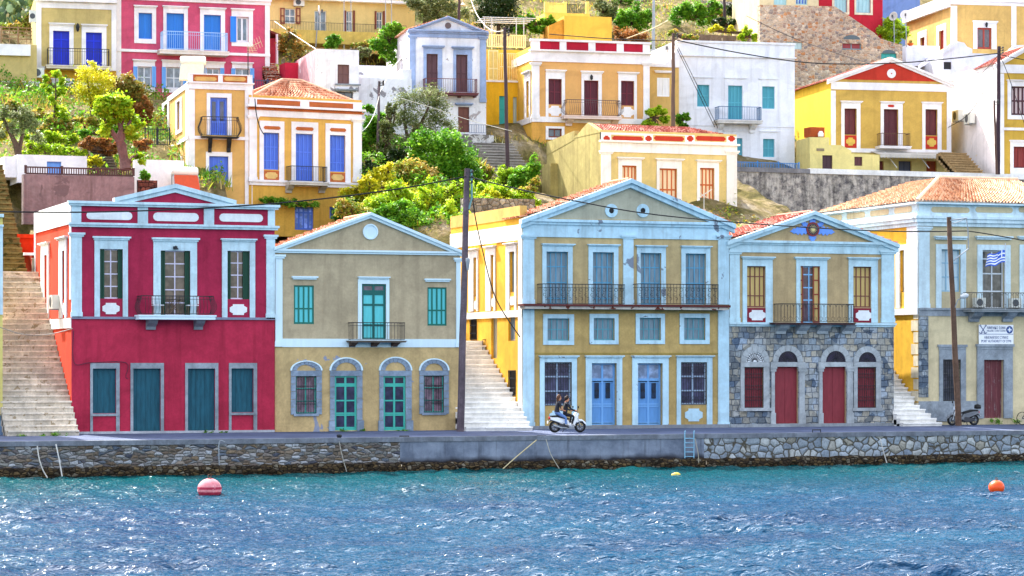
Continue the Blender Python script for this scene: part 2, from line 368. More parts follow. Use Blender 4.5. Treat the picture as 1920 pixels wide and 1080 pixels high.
    def gable_roof(s, mat=None, over=0, lift=.0, side=.12, nrow=12, ncol=26, dep=None):
        F_ = s.F; B = lambda u, z, d: F_.p(u, z, -d); (ua, za) = s.ga; mb = MB()
        sl0 = (za-s.zt)/ua; sl1 = (za-s.zt)/(s.u1-ua)
        A0 = (-side, s.zt-side*sl0+lift); A1 = (s.u1+side, s.zt-side*sl1+lift); T = (ua, za+lift)
        D_ = dep or s.depth; tile_slope(mb, B(*A0, D_), B(*A0, -over), B(*T, -over), B(*T, D_), ncol, nrow)
        tile_slope(mb, B(*A1, -over), B(*A1, D_), B(*T, D_), B(*T, -over), ncol, nrow)
        n0 = len(mb.f); mb.tube([B(ua, za+lift+.06, -over), B(ua, za+lift+.06, D_)], .1, 8); mb.t += [.5]*(len(mb.f)-n0)
        return s.part('roof', mb, mat or TILE())
    def rake(s, L_, A_, R_, th, mat, v=.22, name='raking_cornice', step=True):
        """raking cornice along left eave - apex - right eave (photo positions of its top edge), th thickness in photo px"""
        F_ = s.F; a, b, c = F_.uz(*L_), F_.uz(*A_), F_.uz(*R_); t = th*.0275; mb = MB(); tt = t*.5
        for k0, k1, vv in ((0, tt, v), (tt, t, v*.55)):
            F_.prism(mb, [(a[0], a[1]-k1), (b[0], b[1]-k1), (b[0], b[1]-k0), (a[0], a[1]-k0)], -.05, vv)
            F_.prism(mb, [(b[0], b[1]-k1), (c[0], c[1]-k1), (c[0], c[1]-k0), (b[0], b[1]-k0)], -.05, vv)
        return s.part(name, mb, mat)
    def balcony(s, slab, depth, rail_y, smat, style='bars', n=22, fx=None, brackets=(), bmat=None, rmat=None, side=True, bulge=.18, thick=None, ends=None, bh=None):
        """slab: photo rect of the slab's front edge; rail_y: photo y of the handrail on the front"""
        F_ = s.F; r = F_.rect(*slab, v=depth); mb = MB(); F_.box(mb, (r[0], r[1], r[2], r[3]-(r[3]-r[1])*.35), 0, depth-.04); F_.box(mb, (r[0]-.04, r[3]-(r[3]-r[1])*.35, r[2]+.04, r[3]), 0, depth)
        b = s.part('balcony', mb, smat); zt = F_.uz((slab[0]+slab[2])/2, rail_y, depth)[1]; z0 = r[3]+.06; h = zt-z0; fx = fx or (r[0]+.05, r[2]-.05); mb = MB(); u0, u1 = fx if not isinstance(fx[0], int) else (F_.uz(fx[0], rail_y, depth)[0], F_.uz(fx[1], rail_y, depth)[0]); vf = depth-.06
        def prof(k): return bulge*math.sin(math.pi*min(1, k*1.05))**1.2*(1.25-k) if style == 'belly' else 0
        K = [0, .15, .3, .45, .6, .8, 1] if style == 'belly' else [0, 1]
        def bar(u, v, du, dv): mb.tube([F_.p(u+du*prof(k), z0+h*k, v+dv*prof(k)) for k in K], .011, 4)
        for i in range(n): bar(u0+(u1-u0)*i/(n-1), vf, (-1 if i == 0 else 1 if i == n-1 else 0), 1)
        m = max(3, int(depth/((u1-u0)/(n-1))))
        if side:
            for i in range(m):
                v = vf*(i+.3)/m; bar(u0, v, -1, 0); bar(u1, v, 1, 0)
        for k, rr in ((0, .018), (1, .028))+(((.82, .014),) if style in ('bars2', 'belly', 'scroll') else ()):
            q = prof(k); z = z0+h*k; pts = [F_.p(u0-q, z, 0), F_.p(u0-q, z, vf+q), F_.p(u1+q, z, vf+q), F_.p(u1+q, z, 0)]
            if not side: pts = pts[1:3]
            mb.tube(pts, rr, 4)
        if style == 'scroll':
            k = max(4, int((u1-u0)/.3)); st = (u1-u0)/k
            for i in range(k):
                uc = u0+st*(i+.5)
                ring(mb, F_, uc, z0+h*.72, .085, vf, .011); ring(mb, F_, uc-.04, z0+h*.45, .07, vf, .011, 8, 0, 60, 330); ring(mb, F_, uc+.04, z0+h*.25, .07, vf, .011, 8, 0, -120, 150)
        if style == 'arches':
            k = (n-1)//2; st = (u1-u0)/k
            for i in range(k): ring(mb, F_, u0+st*(i+.5), z0+h*.8, st*.5, vf, .01, 8, 0, 0, 180); ring(mb, F_, u0+st*(i+.5), z0+h*.16, st*.3, vf, .01, 8)
        s.part('railing', mb, rmat or iron(), b)
        for x0, y0, x1, y1 in brackets:
            q = F_.rect(x0, y0, x1, y1, v=depth*.55); hh = q[3]-q[1]; mb = MB(); w0, w1 = q[0], q[2]; pr = [(0, q[1]), (.16, q[1]), (.2, q[1]+hh*.3), (depth*.55, q[1]+hh*.62), (depth*.72, q[3]-.03), (depth*.75, q[3]), (0, q[3])]; pr = [(a, min(z, r[1]-.001)) for a, z in pr]
            fr2 = lambda u: [F_.p(u, z, a) for a, z in pr]
            a, c = fr2(w0), fr2(w1); mb.poly(a); mb.poly(c[::-1])
            for i in range(len(pr)): j = (i+1) % len(pr); mb.poly([a[j], a[i], c[i], c[j]])
            s.part('bracket', mb, bmat or smat, b)
        return b
# ================================================================== FRONT ROW
BW = paint('#d3e9f2', .7, .06); BLT = plaster('#cde6f0', .14, stain=.38); WHT = plaster('#eef0f2', .1, stain=.15)
STONEG = plaster('#9ca5ae', .3, stain=.3); CONC = plaster('#8a8f98', .2)
DKG = paint('#12402f', .6); TEAL = paint('#1c5668', .7, .35, wear=.32, wearc='#3f7d8a')
def sash(H, inner, outer, corn, shutter=None, rows=4, smat=None, name='window', frame=None, **k):
    w = H.opening(inner, outer, corn, name, [frame or paint('#cfc8dc', .5), glass('#4a4038')], smat, 2, [i/rows for i in range(rows+1)], .05, .05, t=.03, **k)
    return w
def swing(H, w, rect, v, cols=1, rows=3, mat=DKG, mp=None, ang=0):       # an open shutter leaf inside / beside the opening
    mb = MB(); leaf(mb, H.F, H.F.rect(*rect), v, cols, rows, .06, .07, 0, 1, .03); return H.part('shutter', mb, [mat, mp or mat], w)
# ---------------- red house
CR = plaster('#ad2c4c', .17, stain=.3); CRL = plaster('#b9304c', .2, stain=.34, peel='#a8557a', pth=.75); ORG_SUN = plaster('#cf3d16', .16, stain=.25)  # side wall orange is the crimson paint with sunlight put into the colour
H = House('red_house', 'crimson two storey house with small pediment, sun tinted orange side wall and pale blue trim', 134, 118, 0, 812, 10)
W1 = BLT
for ins, outs, cn, pq, sh in (((187, 467, 230, 560), (177, 450, 239.5, 596), (173, 443.5, 244.5, 450), (192, 568, 224, 589), ((187, 467, 196, 560), (221.5, 467, 230, 560))),
                          ((426, 470.5, 468, 561), (416, 453, 478, 598), (413, 447.5, 481, 453), (430.6, 570.5, 463, 590.5), ((426, 470.5, 433, 561), (456, 470.5, 468, 561)))):
    w = sash(H, ins, outs, cn, rows=4, smat=W1, plaque=True)
    for q in sh: swing(H, w, q, -.08)
    H.plaque(pq, 'octa', WHT)
w = sash(H, (301, 470, 356.5, 592), (287.5, 453, 369, 597), (284, 446, 373.5, 453), rows=5, smat=W1, name='balcony_door', plaque=True)
for q in ((301, 470, 310, 592), (347, 470, 356.5, 592)): swing(H, w, q, -.08, rows=4)
mb = MB(); H.F.box(mb, H.F.rect(324, 462, 331, 466), .06, .2); mb.lathe(H.F.p(*H.F.uz(327.5, 465), .24), [(.02, .1), (.05, .06), (.13, -.06), (.12, -.08)], 10); H.part('wall_lamp', mb, iron())
dr = dict(mats=[TEAL, TEAL], smat=STONEG, rw=.05, sw=.04, t=.02, plaque=True)
H.opening((173.7, 691, 217.5, 775), (169, 680.6, 224, 812.5), cols=4, **dr); H.opening((433.6, 690.7, 475, 773), (429, 680.6, 481.6, 811), cols=4, **dr)
H.opening((249.5, 691, 301, 811.5), (244.5, 680.6, 307, 811.6), name='door', cols=6, **dr); H.opening((352, 691, 403, 811), (347, 680.6, 409, 811.1), name='door', cols=6, **dr)
H.trim('window_sill', [(169, 775.5, 224, 780, 0, .1)], STONEG); H.trim('window_sill', [(429, 773.5, 481.6, 778, 0, .1)], STONEG)
# side wall
DKW = paint('#3a342f')
sk_ = dict(fr=H.L, smat=WHT)
H.opening((117.7, 470, 123, 561), (112, 449, 126, 596), (110, 444, 128, 449), mats=[DKG, DKG], rows=3, plaque=True, **sk_)
H.opening((84, 478, 90, 566), (78.5, 459, 92.5, 597), (77, 455, 94, 459), mats=[paint('#d9d4cc'), paint('#d9d4cc')], rows=1, plaque=True, **sk_)
H.plaque((118, 568, 123, 590), 'octa', WHT, fr=H.L)
H.body(515, 389, [CR, ORG_SUN, CRL], lmi=1, zones=((325, 597, 2),))
H.pilaster(133.5, 443, 153, 595, W1, cap=True); H.pilaster(499, 447, 515, 598, W1, cap=True)
H.trim('string_course', [(134, 594.5, 515, 599, 0, .1)], plaster('#8d8fa6', .2))
F_ = H.F; A = F_.rect(152, 389, 502, 420)
mb = MB(); z0, z1 = F_.rect(300, 389, 301, 420)[1], F_.rect(300, 389, 301, 420)[3]
for a, b in ((134, 152), (258, 277), (382, 401), (502, 515)): q = F_.rect(a, 389, b, 420); F_.box(mb, (q[0], z0, q[2], z1), 0, .06)
F_.box(mb, (-.12, z0-.2, H.u1+.12, z0), 0, .16); F_.box(mb, (-.18, z0-.1, H.u1+.18, z0), 0, .24); F_.box(mb, (-.15, z1, H.u1+.15, z1+.1), 0, .18); F_.box(mb, (-.2, z1+.1, H.u1+.2, z1+.22), 0, .28)
H.part('parapet_cornice', mb, W1); zc = z1+.22
for q in ((162, 397, 248, 412), (287, 399, 372.5, 415), (411, 401, 493, 416)): H.plaque(q, 'pill', WHT, name='parapet_panel')
a, b, c = F_.uz(213, 384), F_.uz(327.5, 345), F_.uz(441, 386); a = (a[0], zc-.02); c = (c[0], zc-.02)
mb = MB(); F_.prism(mb, [(a[0]+.3, zc-.02), (c[0]-.3, zc-.02), (b[0], b[1]-.3)], -.25, .05); H.part('tympanum', mb, CR)
mb = MB()
for t0, t1, v in ((0, .2, .26), (.2, .4, .14)):
    F_.prism(mb, [(a[0], a[1]-t1+.2), (b[0], b[1]-t1), (b[0], b[1]-t0), (a[0], a[1]-t0+.2)], -.25, v); F_.prism(mb, [(b[0], b[1]-t1), (c[0], c[1]-t1+.2), (c[0], c[1]-t0+.2), (b[0], b[1]-t0)], -.25, v)
H.part('raking_cornice', mb, W1)
L = H.L; mb = MB(); L.box(mb, (-10, z0-.05, -.02, zc), 0, .05); L.box(mb, (-10, F_.uz(134, 615)[1], -.02, F_.uz(134, 596)[1]), 0, .05); L.box(mb, (-.35, H.zb+6.2, -.02, z0-.05), 0, .04); L.box(mb, (-10, H.zb+6.2, -9.7, z0-.05), 0, .04); H.part('side_trim', mb, WHT)
H.balcony((262, 590.5, 404.6, 599), 1.0, 555, BW, 'belly', 22, (266, 401), ((278, 599, 295.5, 618), (368, 599, 384, 618)), CONC, bulge=.16)
mb = MB(); F_.box(mb, (-.05, H.zb-.35, H.u1-.03, H.zb+.06), 0, .12); H.part('plinth', mb, plaster('#b9bcc4', .25))
RED = H
# ---------------- beige house
TAN = plaster('#bbaa8c', .17, stain=.28); TANL = plaster('#ccb07e', .22, peel='#8d93a6', pth=.635, psc=.8, stain=.2)
H = House('beige_house', 'beige gabled house with turquoise shutters and four stone arches at street level', 515.5, 118.1, 0, 814, 9)
TG = paint('#176b5e', .5); TB = paint('#5cc6cc', .5, .1); TQ = paint('#3fae9f', .5)
H.dep = .12
H.opening((551, 535, 588.7, 607.6), None, None, mats=[TG, TB], cols=4, rows=[0, .4, 1]); H.opening((801.5, 538.7, 837.5, 610.7), None, None, mats=[TG, TB], cols=4, rows=[0, .4, 1])
H.opening((678, 532.4, 723.5, 638), (671, 523, 729.4, 638.3), (670.3, 518.7, 730, 523), 'balcony_door', [paint('#155f5a'), TB, glass('#4a4050')], BW, 2, [0, .32, .75, 1], .11, .1, transom=.84, plaque=True)
H.trim('lintel', [(549, 520.5, 593, 524, 0, .1), (546.7, 518, 595.4, 521, 0, .16)], BW); H.trim('lintel', [(797, 525, 842, 528.5, 0, .1), (795, 522.6, 844, 525.5, 0, .16)], BW)
LG = plaster('#8fa0b4', .3, stain=.3)
for ox0, oy0, ox1, oy1, X0, Y0, X1, Y1, ya, door in ((554, 705, 593, 775.5, 545, 695, 603, 777, 677, 0), (627, 705, 669, 807, 618.5, 695, 679, 808, 671, 1), (718.5, 705, 760.5, 807, 711, 695, 771.4, 808, 670, 1), (794, 704, 832, 773.5, 786, 695, 841, 776, 673, 0)):
    if door: w = H.opening((ox0, oy0, ox1, oy1), None, None, 'door', [TQ, glass('#27243a'), glass('#27243a')], None, 2, [0, .06, .34, .38, .66, 1], .1, .07, transom=.83)
    else: w = H.opening((ox0, oy0, ox1, oy1), None, None, 'window', [TQ, glass('#6a5560')], None, 2, 3, .07, .05, grille=(9, (0, .25, .33, .66, .74, 1), .013))
    F_ = H.F; o = F_.rect(X0, Y0, X1, Y1); i = F_.rect(ox0, oy0, ox1, oy1); mb = MB(); n = 5
    for k in range(n):                                             # separate jamb stones
        za, zb_ = o[1]+(i[3]-o[1])*k/n, o[1]+(i[3]-o[1])*(k+1)/n-.02
        e = .06 if (door and k == 0) else 0
        F_.box(mb, (o[0]-e, za, i[0], zb_), 0, .06+e); F_.box(mb, (i[2], za, o[2]+e, zb_), 0, .06+e)
    F_.box(mb, (o[0], i[3], o[2], o[3]), 0, .065)
    if not door: F_.box(mb, (i[0]-.1, i[1]-.12, i[2]+.1, i[1]), 0, .12)
    zt = o[3]; uc = (o[0]+o[2])/2; ro = (o[2]-o[0])/2; rz = (F_.uz((X0+X1)/2, ya)[1]-zt)/ro; zsp = zt+.01
    for k in range(9):
        q, p = arch_pts(uc, zsp, ro-.05, ro-.3, 2, rz, k*20+.7, k*20+19.3); F_.prism(mb, [p[0], q[0], q[1], q[2], p[2], p[1]], 0, .05)
    H.part('surround', mb, LG, w); mb = MB()
    for k in range(16):
        q, p = arch_pts(uc, zsp, ro+.03, ro-.05, 1, rz, k*11.25, k*11.25+11.25); F_.prism(mb, [p[0], q[0], q[1], p[1]], 0, .08)
    H.part('arch_moulding', mb, BW, w)
H.body(863, 475, [TAN, TANL], zones=((690, 651, 1),), gable=(693, 404), gdep=4.2)
H.pilaster(515.8, 484, 529, 650, BW, cap=True); H.pilaster(855, 490, 863, 651, BW, cap=True)
H.trim('cornice', [(516, 469.5, 863.5, 473, 0, .2), (516, 473, 863.5, 476.5, 0, .12)], BW); H.trim('string_course', [(529, 635.5, 855, 651, 0, .045)], BW)
H.gable_roof(lift=.0, side=.3, ncol=13, dep=4.2); H.rake((512, 464), (693, 398.5), (868, 472), 10, BW, v=.28)
mb = MB(); F_ = H.F; u, z = F_.uz(694, 434.5); disc(mb, F_, u, z, .36, 0, .05, 24); disc(mb, F_, u, z, .3, .05, .052, 24)
for k in range(24):
    q, p = arch_pts(u, z, .38, .31, 1, 1, k*15, k*15+15); F_.prism(mb, [p[0], q[0], q[1], p[1]], 0, .1)
H.part('medallion', mb, BW)
H.balcony((659, 638.7, 762, 642), .85, 605, plaster('#6f655c'), 'bars2', 16, (663, 759.5), ((658.7, 642, 669.8, 650), (700, 642, 711, 650), (738, 642, 749, 650)), plaster('#5a4a44'))
BEI = H
# ---------------- blue and yellow house
OCH = plaster('#bfa268', .2, stain=.32); OCU = plaster('#c0a97c', .16, stain=.3, peel='#b3a890', pth=.66); GREYT = plaster('#b3b09c', .12)
TRM = plaster('#bfe0f0', .12, peel='#7d8797', pth=.625, psc=.7, stain=.38); GOLD_SUN = plaster('#e6ac34', .14, stain=.2)  # golden side colour is the front ochre with sunshine painted in
H = House('blue_trimmed_house', 'ochre three storey house with light blue trim, two round gable holes and two long balconies', 980, 118, 0, 802, 11)
H.dep = .22; SB = paint('#5a9cc0', .6, .2); SBP = paint('#7b8f9c', .7, .3); MZ = paint('#5c9cae', .6, .2)
for i_, o_, c_ in (((1024, 472, 1064.5, 571), (1016.5, 461, 1073, 571), (1014.7, 457, 1077, 461)), ((1111, 473, 1150.5, 571), (1103, 462, 1158.8, 571), (1100.7, 458, 1161.7, 462)),
                   ((1200.8, 474.5, 1239.4, 571), (1194, 464, 1247.7, 571), (1191, 460, 1249.8, 464)), ((1284.7, 475.5, 1323, 571), (1277, 465, 1331, 571), (1275.5, 461, 1333.6, 465))):
    H.opening(i_, o_, c_, 'balcony_door', [SB, SBP], TRM, 4, [0, .12, .42, .72, 1], .05, .05, plaque=True)
for i_, o_ in (((1026, 597, 1067, 638.7), (1018, 589, 1075.7, 646.6)), ((1112.5, 596.5, 1152, 638), (1105, 588.5, 1159, 645.5)), ((1198.8, 596, 1238.8, 638), (1191.6, 588, 1246, 645)), ((1282, 596, 1322, 637.5), (1274, 588, 1329.8, 645))):
    H.opening(i_, o_, None, 'window', [MZ, SBP], TRM, 4, [0, .5, 1], .05, .05)
GB = plaster('#8793a3', .15); DB = paint('#6fa6de', .5, .12)
for i_, o_, p in (((1020.6, 679, 1071.6, 760.6), (1011.8, 671, 1081, 800), (1030, 770, 1062, 790)), ((1276, 679, 1325, 759), (1268.4, 670, 1335, 799), (1284, 766, 1317, 790))):
    w = H.opening(i_, o_, (o_[0]-2, 666.5, o_[2]+3, o_[1]), 'window', [paint('#9fb4cf'), glass('#3c3a52')], TRM, 2, 3, .09, .07, plaque=True, grille=(11, (0, .1, .3, .62, .9, 1), .014))
    mb = MB(); r = H.F.rect(*i_); st = (r[2]-r[0])/5
    for k in range(5):
        for zz in (.16, .8): ring(mb, H.F, r[0]+st*(k+.5), r[1]+(r[3]-r[1])*zz, st*.36, .03, .012)
    H.part('grille', mb, iron(), w); H.plaque(p, 'octa', TRM)
for i_, o_ in (((1109, 681, 1156, 797), (1098, 671, 1166, 799)), ((1195.5, 681, 1242, 797), (1185, 671, 1253, 798.5))):
    w = H.opening(i_, o_, (o_[0]-2, 666.5, o_[2]+3, o_[1]), 'door', [DB, paint('#5d94cf', .5), glass('#6d7f9c')], TRM, 2, [0, .05, .42, .47, .97, 1], .1, .08, plaque=True, transom=.72, depth=.32)
    r = H.F.rect(*i_); mb = MB()
    for k in (.28, .72):
        u = r[0]+(r[2]-r[0])*k; H.F.box(mb, (u-.11, r[1]+1.35, u+.11, r[1]+2.1), -.27, -.22)
    H.part('door_pane', mb, glass('#20304a'), w); mb = MB()
    for k in (.28, .72):
        u = r[0]+(r[2]-r[0])*k; bars(mb, H.F, (u-.1, r[1]+1.35, u+.1, r[1]+2.1), -.2, 4, (0, .5, 1), .01); ring(mb, H.F, u, r[1]+1.72, .08, -.19)
    H.part('grille', mb, iron(), w)
DKR = paint('#8b8f92')
lw = dict(fr=H.L, smat=WHT, plaque=True)
LWH = plaster('#f0ebe4', .12, peel='#b09a80', pth=.7)
for i_, o_ in (((888.7, 483, 894.7, 556), (880, 470, 897, 584)), ((921, 478, 927, 551), (912, 465, 929.6, 583)), ((956, 472, 966, 548), (950, 459, 969, 582))):
    H.opening(i_, o_, (o_[0]-1.5, o_[1]-4, o_[2]+1.5, o_[1]), 'window', [paint('#7c8b8c'), SBP], LWH, 2, 4, .05, .05, fr=H.L, plaque=True); H.plaque((i_[0], i_[3]+8, i_[2], i_[3]+24), 'octa', LWH, fr=H.L)
H.opening((953, 593, 966, 639), None, None, 'window', [paint('#8a93a0'), SBP], None, fr=H.L); H.opening((921, 595, 932, 672), None, None, 'door', [paint('#9a9c90'), paint('#a8a698')], None, fr=H.L)
for q in ((954, 695, 967, 741), (882, 599, 894, 636)):
    w = H.opening(q, None, None, 'window', [paint('#3a3028'), paint('#2a2320')], None, fr=H.L, depth=.1, v=-.08, grille=None); mb = MB(); r = H.L.rect(*q); bars(mb, H.L, r, .02, 6, (0, .3, .7, 1), .02); H.part('grille', mb, iron(), w)
H.body(1366, 416, [OCU, GOLD_SUN, OCH, GREYT], zones=((1170, 580, 2),), gable=(1180, 338), gdep=2.6, lmi=1)
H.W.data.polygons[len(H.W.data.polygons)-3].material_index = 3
F_ = H.F
H.trim('frieze', [(980, 423, 1366, 447, 0, .06)], TRM); H.trim('cornice', [(979, 414, 1368, 419, 0, .26), (979, 419, 1368, 424, 0, .15)], TRM)
H.gable_roof(lift=.0, side=.1, nrow=16, ncol=9, dep=2.6); H.rake((974, 412), (1180, 335.5), (1375, 421), 16, TRM, v=.34)
for a, b in ((980, 1001), (1168, 1187), (1346, 1366)): H.pilaster(a, 447, b, 571, TRM, cap=True)
for a, b in ((980, 1001), (1346, 1366)): H.pilaster(a, 580, b, 801, TRM)
H.trim('string_course', [(1001, 661.5, 1346, 664, 0, .04)], plaster('#a08a4c')); H.trim('plinth', [(981, 797, 1366, 806, 0, .14)], CONC)
for x in (1146, 1205):
    mb = MB(); u, z = F_.uz(x, 395)
    for k in range(24):
        q, p = arch_pts(u, z, .34, .14, 1, 1, k*15, k*15+15); F_.prism(mb, [p[0], q[0], q[1], p[1]], -.2, .06)
    disc(mb, F_, u, z, .15, -.01, .01, 16, 1); H.part('medallion', mb, [TRM, paint('#0c1016')])
RUST = plaster('#c9c2ba', .2, peel='#6a3428', pth=.58, psc=1.6)
mb = MB(); s0 = F_.rect(981, 571, 1366, 575, v=.75); s1 = F_.rect(981, 575, 1366, 580, v=.75); F_.box(mb, (s0[0], s0[1], s0[2]+.1, s0[3]), 0, .8); B_ = H.part('balcony', mb, paint('#5a2a28', .8)); mb = MB(); F_.box(mb, (s0[0]+.1, s1[1], s0[2], s0[1]), 0, .7); H.part('slab', mb, RUST, B_)
for a, b in ((1016, 1174), (1195.5, 1349.6)): H.balcony((a, 571.4, b, 572), .75, 533, paint('#5a2a28', .8), 'scroll', 26)
L = H.L; mb = MB(); L.box(mb, (-11, F_.uz(980, 449)[1], -.02, F_.uz(980, 420)[1]), 0, .05); L.box(mb, (-11, F_.uz(980, 594)[1], -.02, F_.uz(980, 581)[1]), 0, .05); L.box(mb, (-.55, H.zb, -.02, F_.uz(980, 449)[1]), 0, .045); H.part('side_trim', mb, LWH); mb = MB(); L.box(mb, (-11, H.zt, -.35, H.zt+.62), -.35, .02, 0, True); H.part('side_parapet', mb, plaster('#dcae60', .16, stain=.3))
BLU = H
# ---------------- stone ground floor house
T4 = plaster('#c6e3ee', .14, stain=.38); TN4 = plaster('#bea57c', .16, stain=.25); ASH = ashlar('grey_ashlar', '#9aabbf', '#b9b3a6', '#68707c', .44, .31)
H = House('stone_base_house', 'gabled house with grey stone ground floor, brown arched doors and a blue sunburst pediment', 1366.5, 118.1, 0, 798, 9)
BRN = paint('#7a4a42', .7, .2); CRM = paint('#c6a96a', .7, .12); MAR = plaster('#8a2a3a', .12)
H.dep = .2
for i_, o_, c_, p in (((1399.8, 499, 1435, 576), (1392, 486, 1448, 605), (1389, 481, 1451.8, 486), (1400, 577.5, 1438.8, 604)), ((1599, 500, 1633, 576.5), (1590.8, 487, 1645, 605), (1587.7, 482.5, 1648, 487), (1600, 578, 1638, 604.5))):
    H.opening(i_, o_, c_, 'window', [BRN, CRM], T4, 4, [0, .28, .75, 1], .05, .05, plaque=True)
    H.plaque(p, 'rect', MAR, .03, 'window_panel'); H.plaque((p[0]+4, p[1]+4, p[2]-4, p[3]-3.5), 'octa', WHT, .045)
w = H.opening((1500, 499, 1537, 605), (1492.6, 487, 1550, 605.3), (1488, 482, 1554, 487), 'balcony_door', [paint('#7fb4e0'), glass('#3d2c3c')], T4, 2, [0, .4, .62, .85, 1], .06, .06, plaque=True)
swing(H, w, (1500, 499, 1507, 605), -.08, 1, 4, paint('#8a3a2a'), CRM); swing(H, w, (1525.5, 499, 1537, 605), -.08, 1, 4, paint('#8a3a2a'), CRM)
RDD = paint('#84303a', .7, .2, wear=.2, wearc='#6a2830'); SJ = plaster('#b3b9bd', .25, stain=.3)
for x0, y0, x1, y1, X0, X1, door in ((1395, 688, 1431, 764.7, 1388, 1442, 0), (1452.7, 687.6, 1496, 794, 1444, 1509, 1), (1542, 687.6, 1586, 794, 1533.5, 1599, 1), (1607, 688, 1642, 764.7, 1600, 1651, 0)):
    w = H.opening((x0, y0, x1, y1), None, None, 'door' if door else 'window', [RDD, RDD], None, 2, 1 if door else 3, .04, .04, t=.015, grille=None if door else (9, (0, .18, .26, .46, .54, .76, .84, 1), .014))
    F_ = H.F; i = F_.rect(x0, y0, x1, y1); o = F_.rect(X0, y0, X1, y1); mb = MB(); zl = F_.uz(x0, 679)[1]
    for a, b in ((o[0], i[0]), (i[2], o[2])):
        if door: F_.box(mb, (a+.04, i[1], b-.04, i[3]-.1), 0, .1); F_.box(mb, (a, i[1]-.05, b, i[1]+.55), 0, .14); F_.box(mb, (a-.02, i[3]-.25, b+.02, i[3]-.1), 0, .14); F_.box(mb, (a-.05, i[3]-.1, b+.05, i[3]), 0, .18)
        else: F_.box(mb, (a, i[1]-.1, b, i[3]), 0, .06)
    if not door: F_.box(mb, (o[0]-.1, i[1]-.16, o[2]+.1, i[1]), 0, .13)
    F_.box(mb, (o[0], i[3], o[2], zl), 0, .08); uc = (o[0]+o[2])/2; rf = (i[2]-i[0])/2*(.85 if door else .95); ro = rf+.3
    for k in range(7):
        q, p = arch_pts(uc, zl+.01, ro, rf, 2, 1, k*180/7+.6, (k+1)*180/7-.6); F_.prism(mb, [p[0], q[0], q[1], q[2], p[2], p[1]], 0, .07)
    H.part('surround', mb, SJ, w); mb = MB(); q, _ = arch_pts(uc, zl+.01, rf, .1, 16); F_.prism(mb, q, 0, .012); wp = x0 == 1395
    H.part('fanlight', mb, paint('#e6eaf0') if wp else glass('#1c1830'), w); mb = MB()
    for k in range(1, 12): a = R(k*15); mb.tube([F_.p(uc+.12*math.cos(a), zl+.12*math.sin(a), .03), F_.p(uc+(rf-.02)*math.cos(a), zl+(rf-.02)*math.sin(a), .03)], .016 if wp else .01, 4)
    ring(mb, F_, uc, zl, .14, .03, .014, 8, 0, 0, 180); ring(mb, F_, uc, zl, rf-.08, .03, .012, 12, 0, 0, 180); H.part('grille', mb, iron() if not wp else paint('#2a2c34'), w)
H.body(1676, 455, [TN4, ASH], zones=((1520, 612, 1),), gable=(1523, 399), gdep=4, lmi=1)
H.pilaster(1367, 476, 1386, 605, T4, cap=True); H.pilaster(1652, 476, 1676, 605, T4, cap=True)
H.trim('frieze', [(1367, 460, 1676, 475, 0, .06)], T4); H.trim('cornice', [(1365, 452.5, 1678, 457, 0, .24), (1366, 457, 1677, 460.5, 0, .14)], T4); H.trim('string_course', [(1365, 605, 1678, 609, 0, .2), (1366, 609, 1677, 612.6, 0, .1)], T4)
H.gable_roof(REDTILE(), lift=.0, side=.25, ncol=12, dep=4); H.rake((1360, 453), (1523, 396), (1682, 458.5), 14, T4, v=.34)
F_ = H.F; u, z = F_.uz(1523, 430); mb = MB(); disc(mb, F_, u, z, .37, .05, .09, 24, 0); disc(mb, F_, u, z, .29, .09, .1, 20, 1)
for k in range(16): a = R(k*22.5); b = R(k*22.5+7); F_.prism(mb, [(u+.08*math.cos(a-.1), z+.08*math.sin(a-.1)), (u+.26*math.cos(b-.05), z+.26*math.sin(b-.05)), (u+.08*math.cos(b+.15), z+.08*math.sin(b+.15))], .1, .115, 2)
disc(mb, F_, u, z, .1, .1, .12, 12, 2); MED = H.part('medallion', mb, [paint('#8a3434'), paint('#43303a'), paint('#d8c88a')]); mb = MB()
BLO = paint('#6d9cf0', .6)
def frond(u0, z0, ang, ln, wd):
    c, s_ = math.cos(ang), math.sin(ang); P = []; n = 9
    for sgn in (1, -1):
        side = []
        for i in range(n+1):
            t = i/n; ww = wd*math.sin(math.pi*min(1, .25+t*.75))**.8*(1.25 if i % 2 else .7); side.append((u0+c*ln*t-s_*sgn*ww, z0+s_*ln*t+c*sgn*ww))
        P.append(side)
    F_.prism(mb, P[1]+P[0][::-1], 0, .05)
frond(u+.3, z-.04, R(-5), 1.0, .2); frond(u-.3, z-.04, R(185), 1.0, .2); frond(u, z+.3, R(90), .42, .17); frond(u, z-.28, R(-90), .36, .2); frond(u+.25, z+.1, R(35), .5, .14); frond(u-.25, z+.1, R(145), .5, .14)
H.part('ornament', mb, BLO, MED)
H.balcony((1454.8, 605, 1604.4, 608.7), .9, 570, paint('#4a3434', .8), 'arches', 25, (1466, 1602.5), ((1461, 608.7, 1479, 626), (1499, 608.7, 1518, 626), (1538, 608.7, 1558, 626), (1585, 608.7, 1604, 626)), plaster('#a9b2b8', .25))
H.trim('plinth', [(1367, 794, 1676, 803, 0, .16)], plaster('#9aa0a6', .3))
STB = H
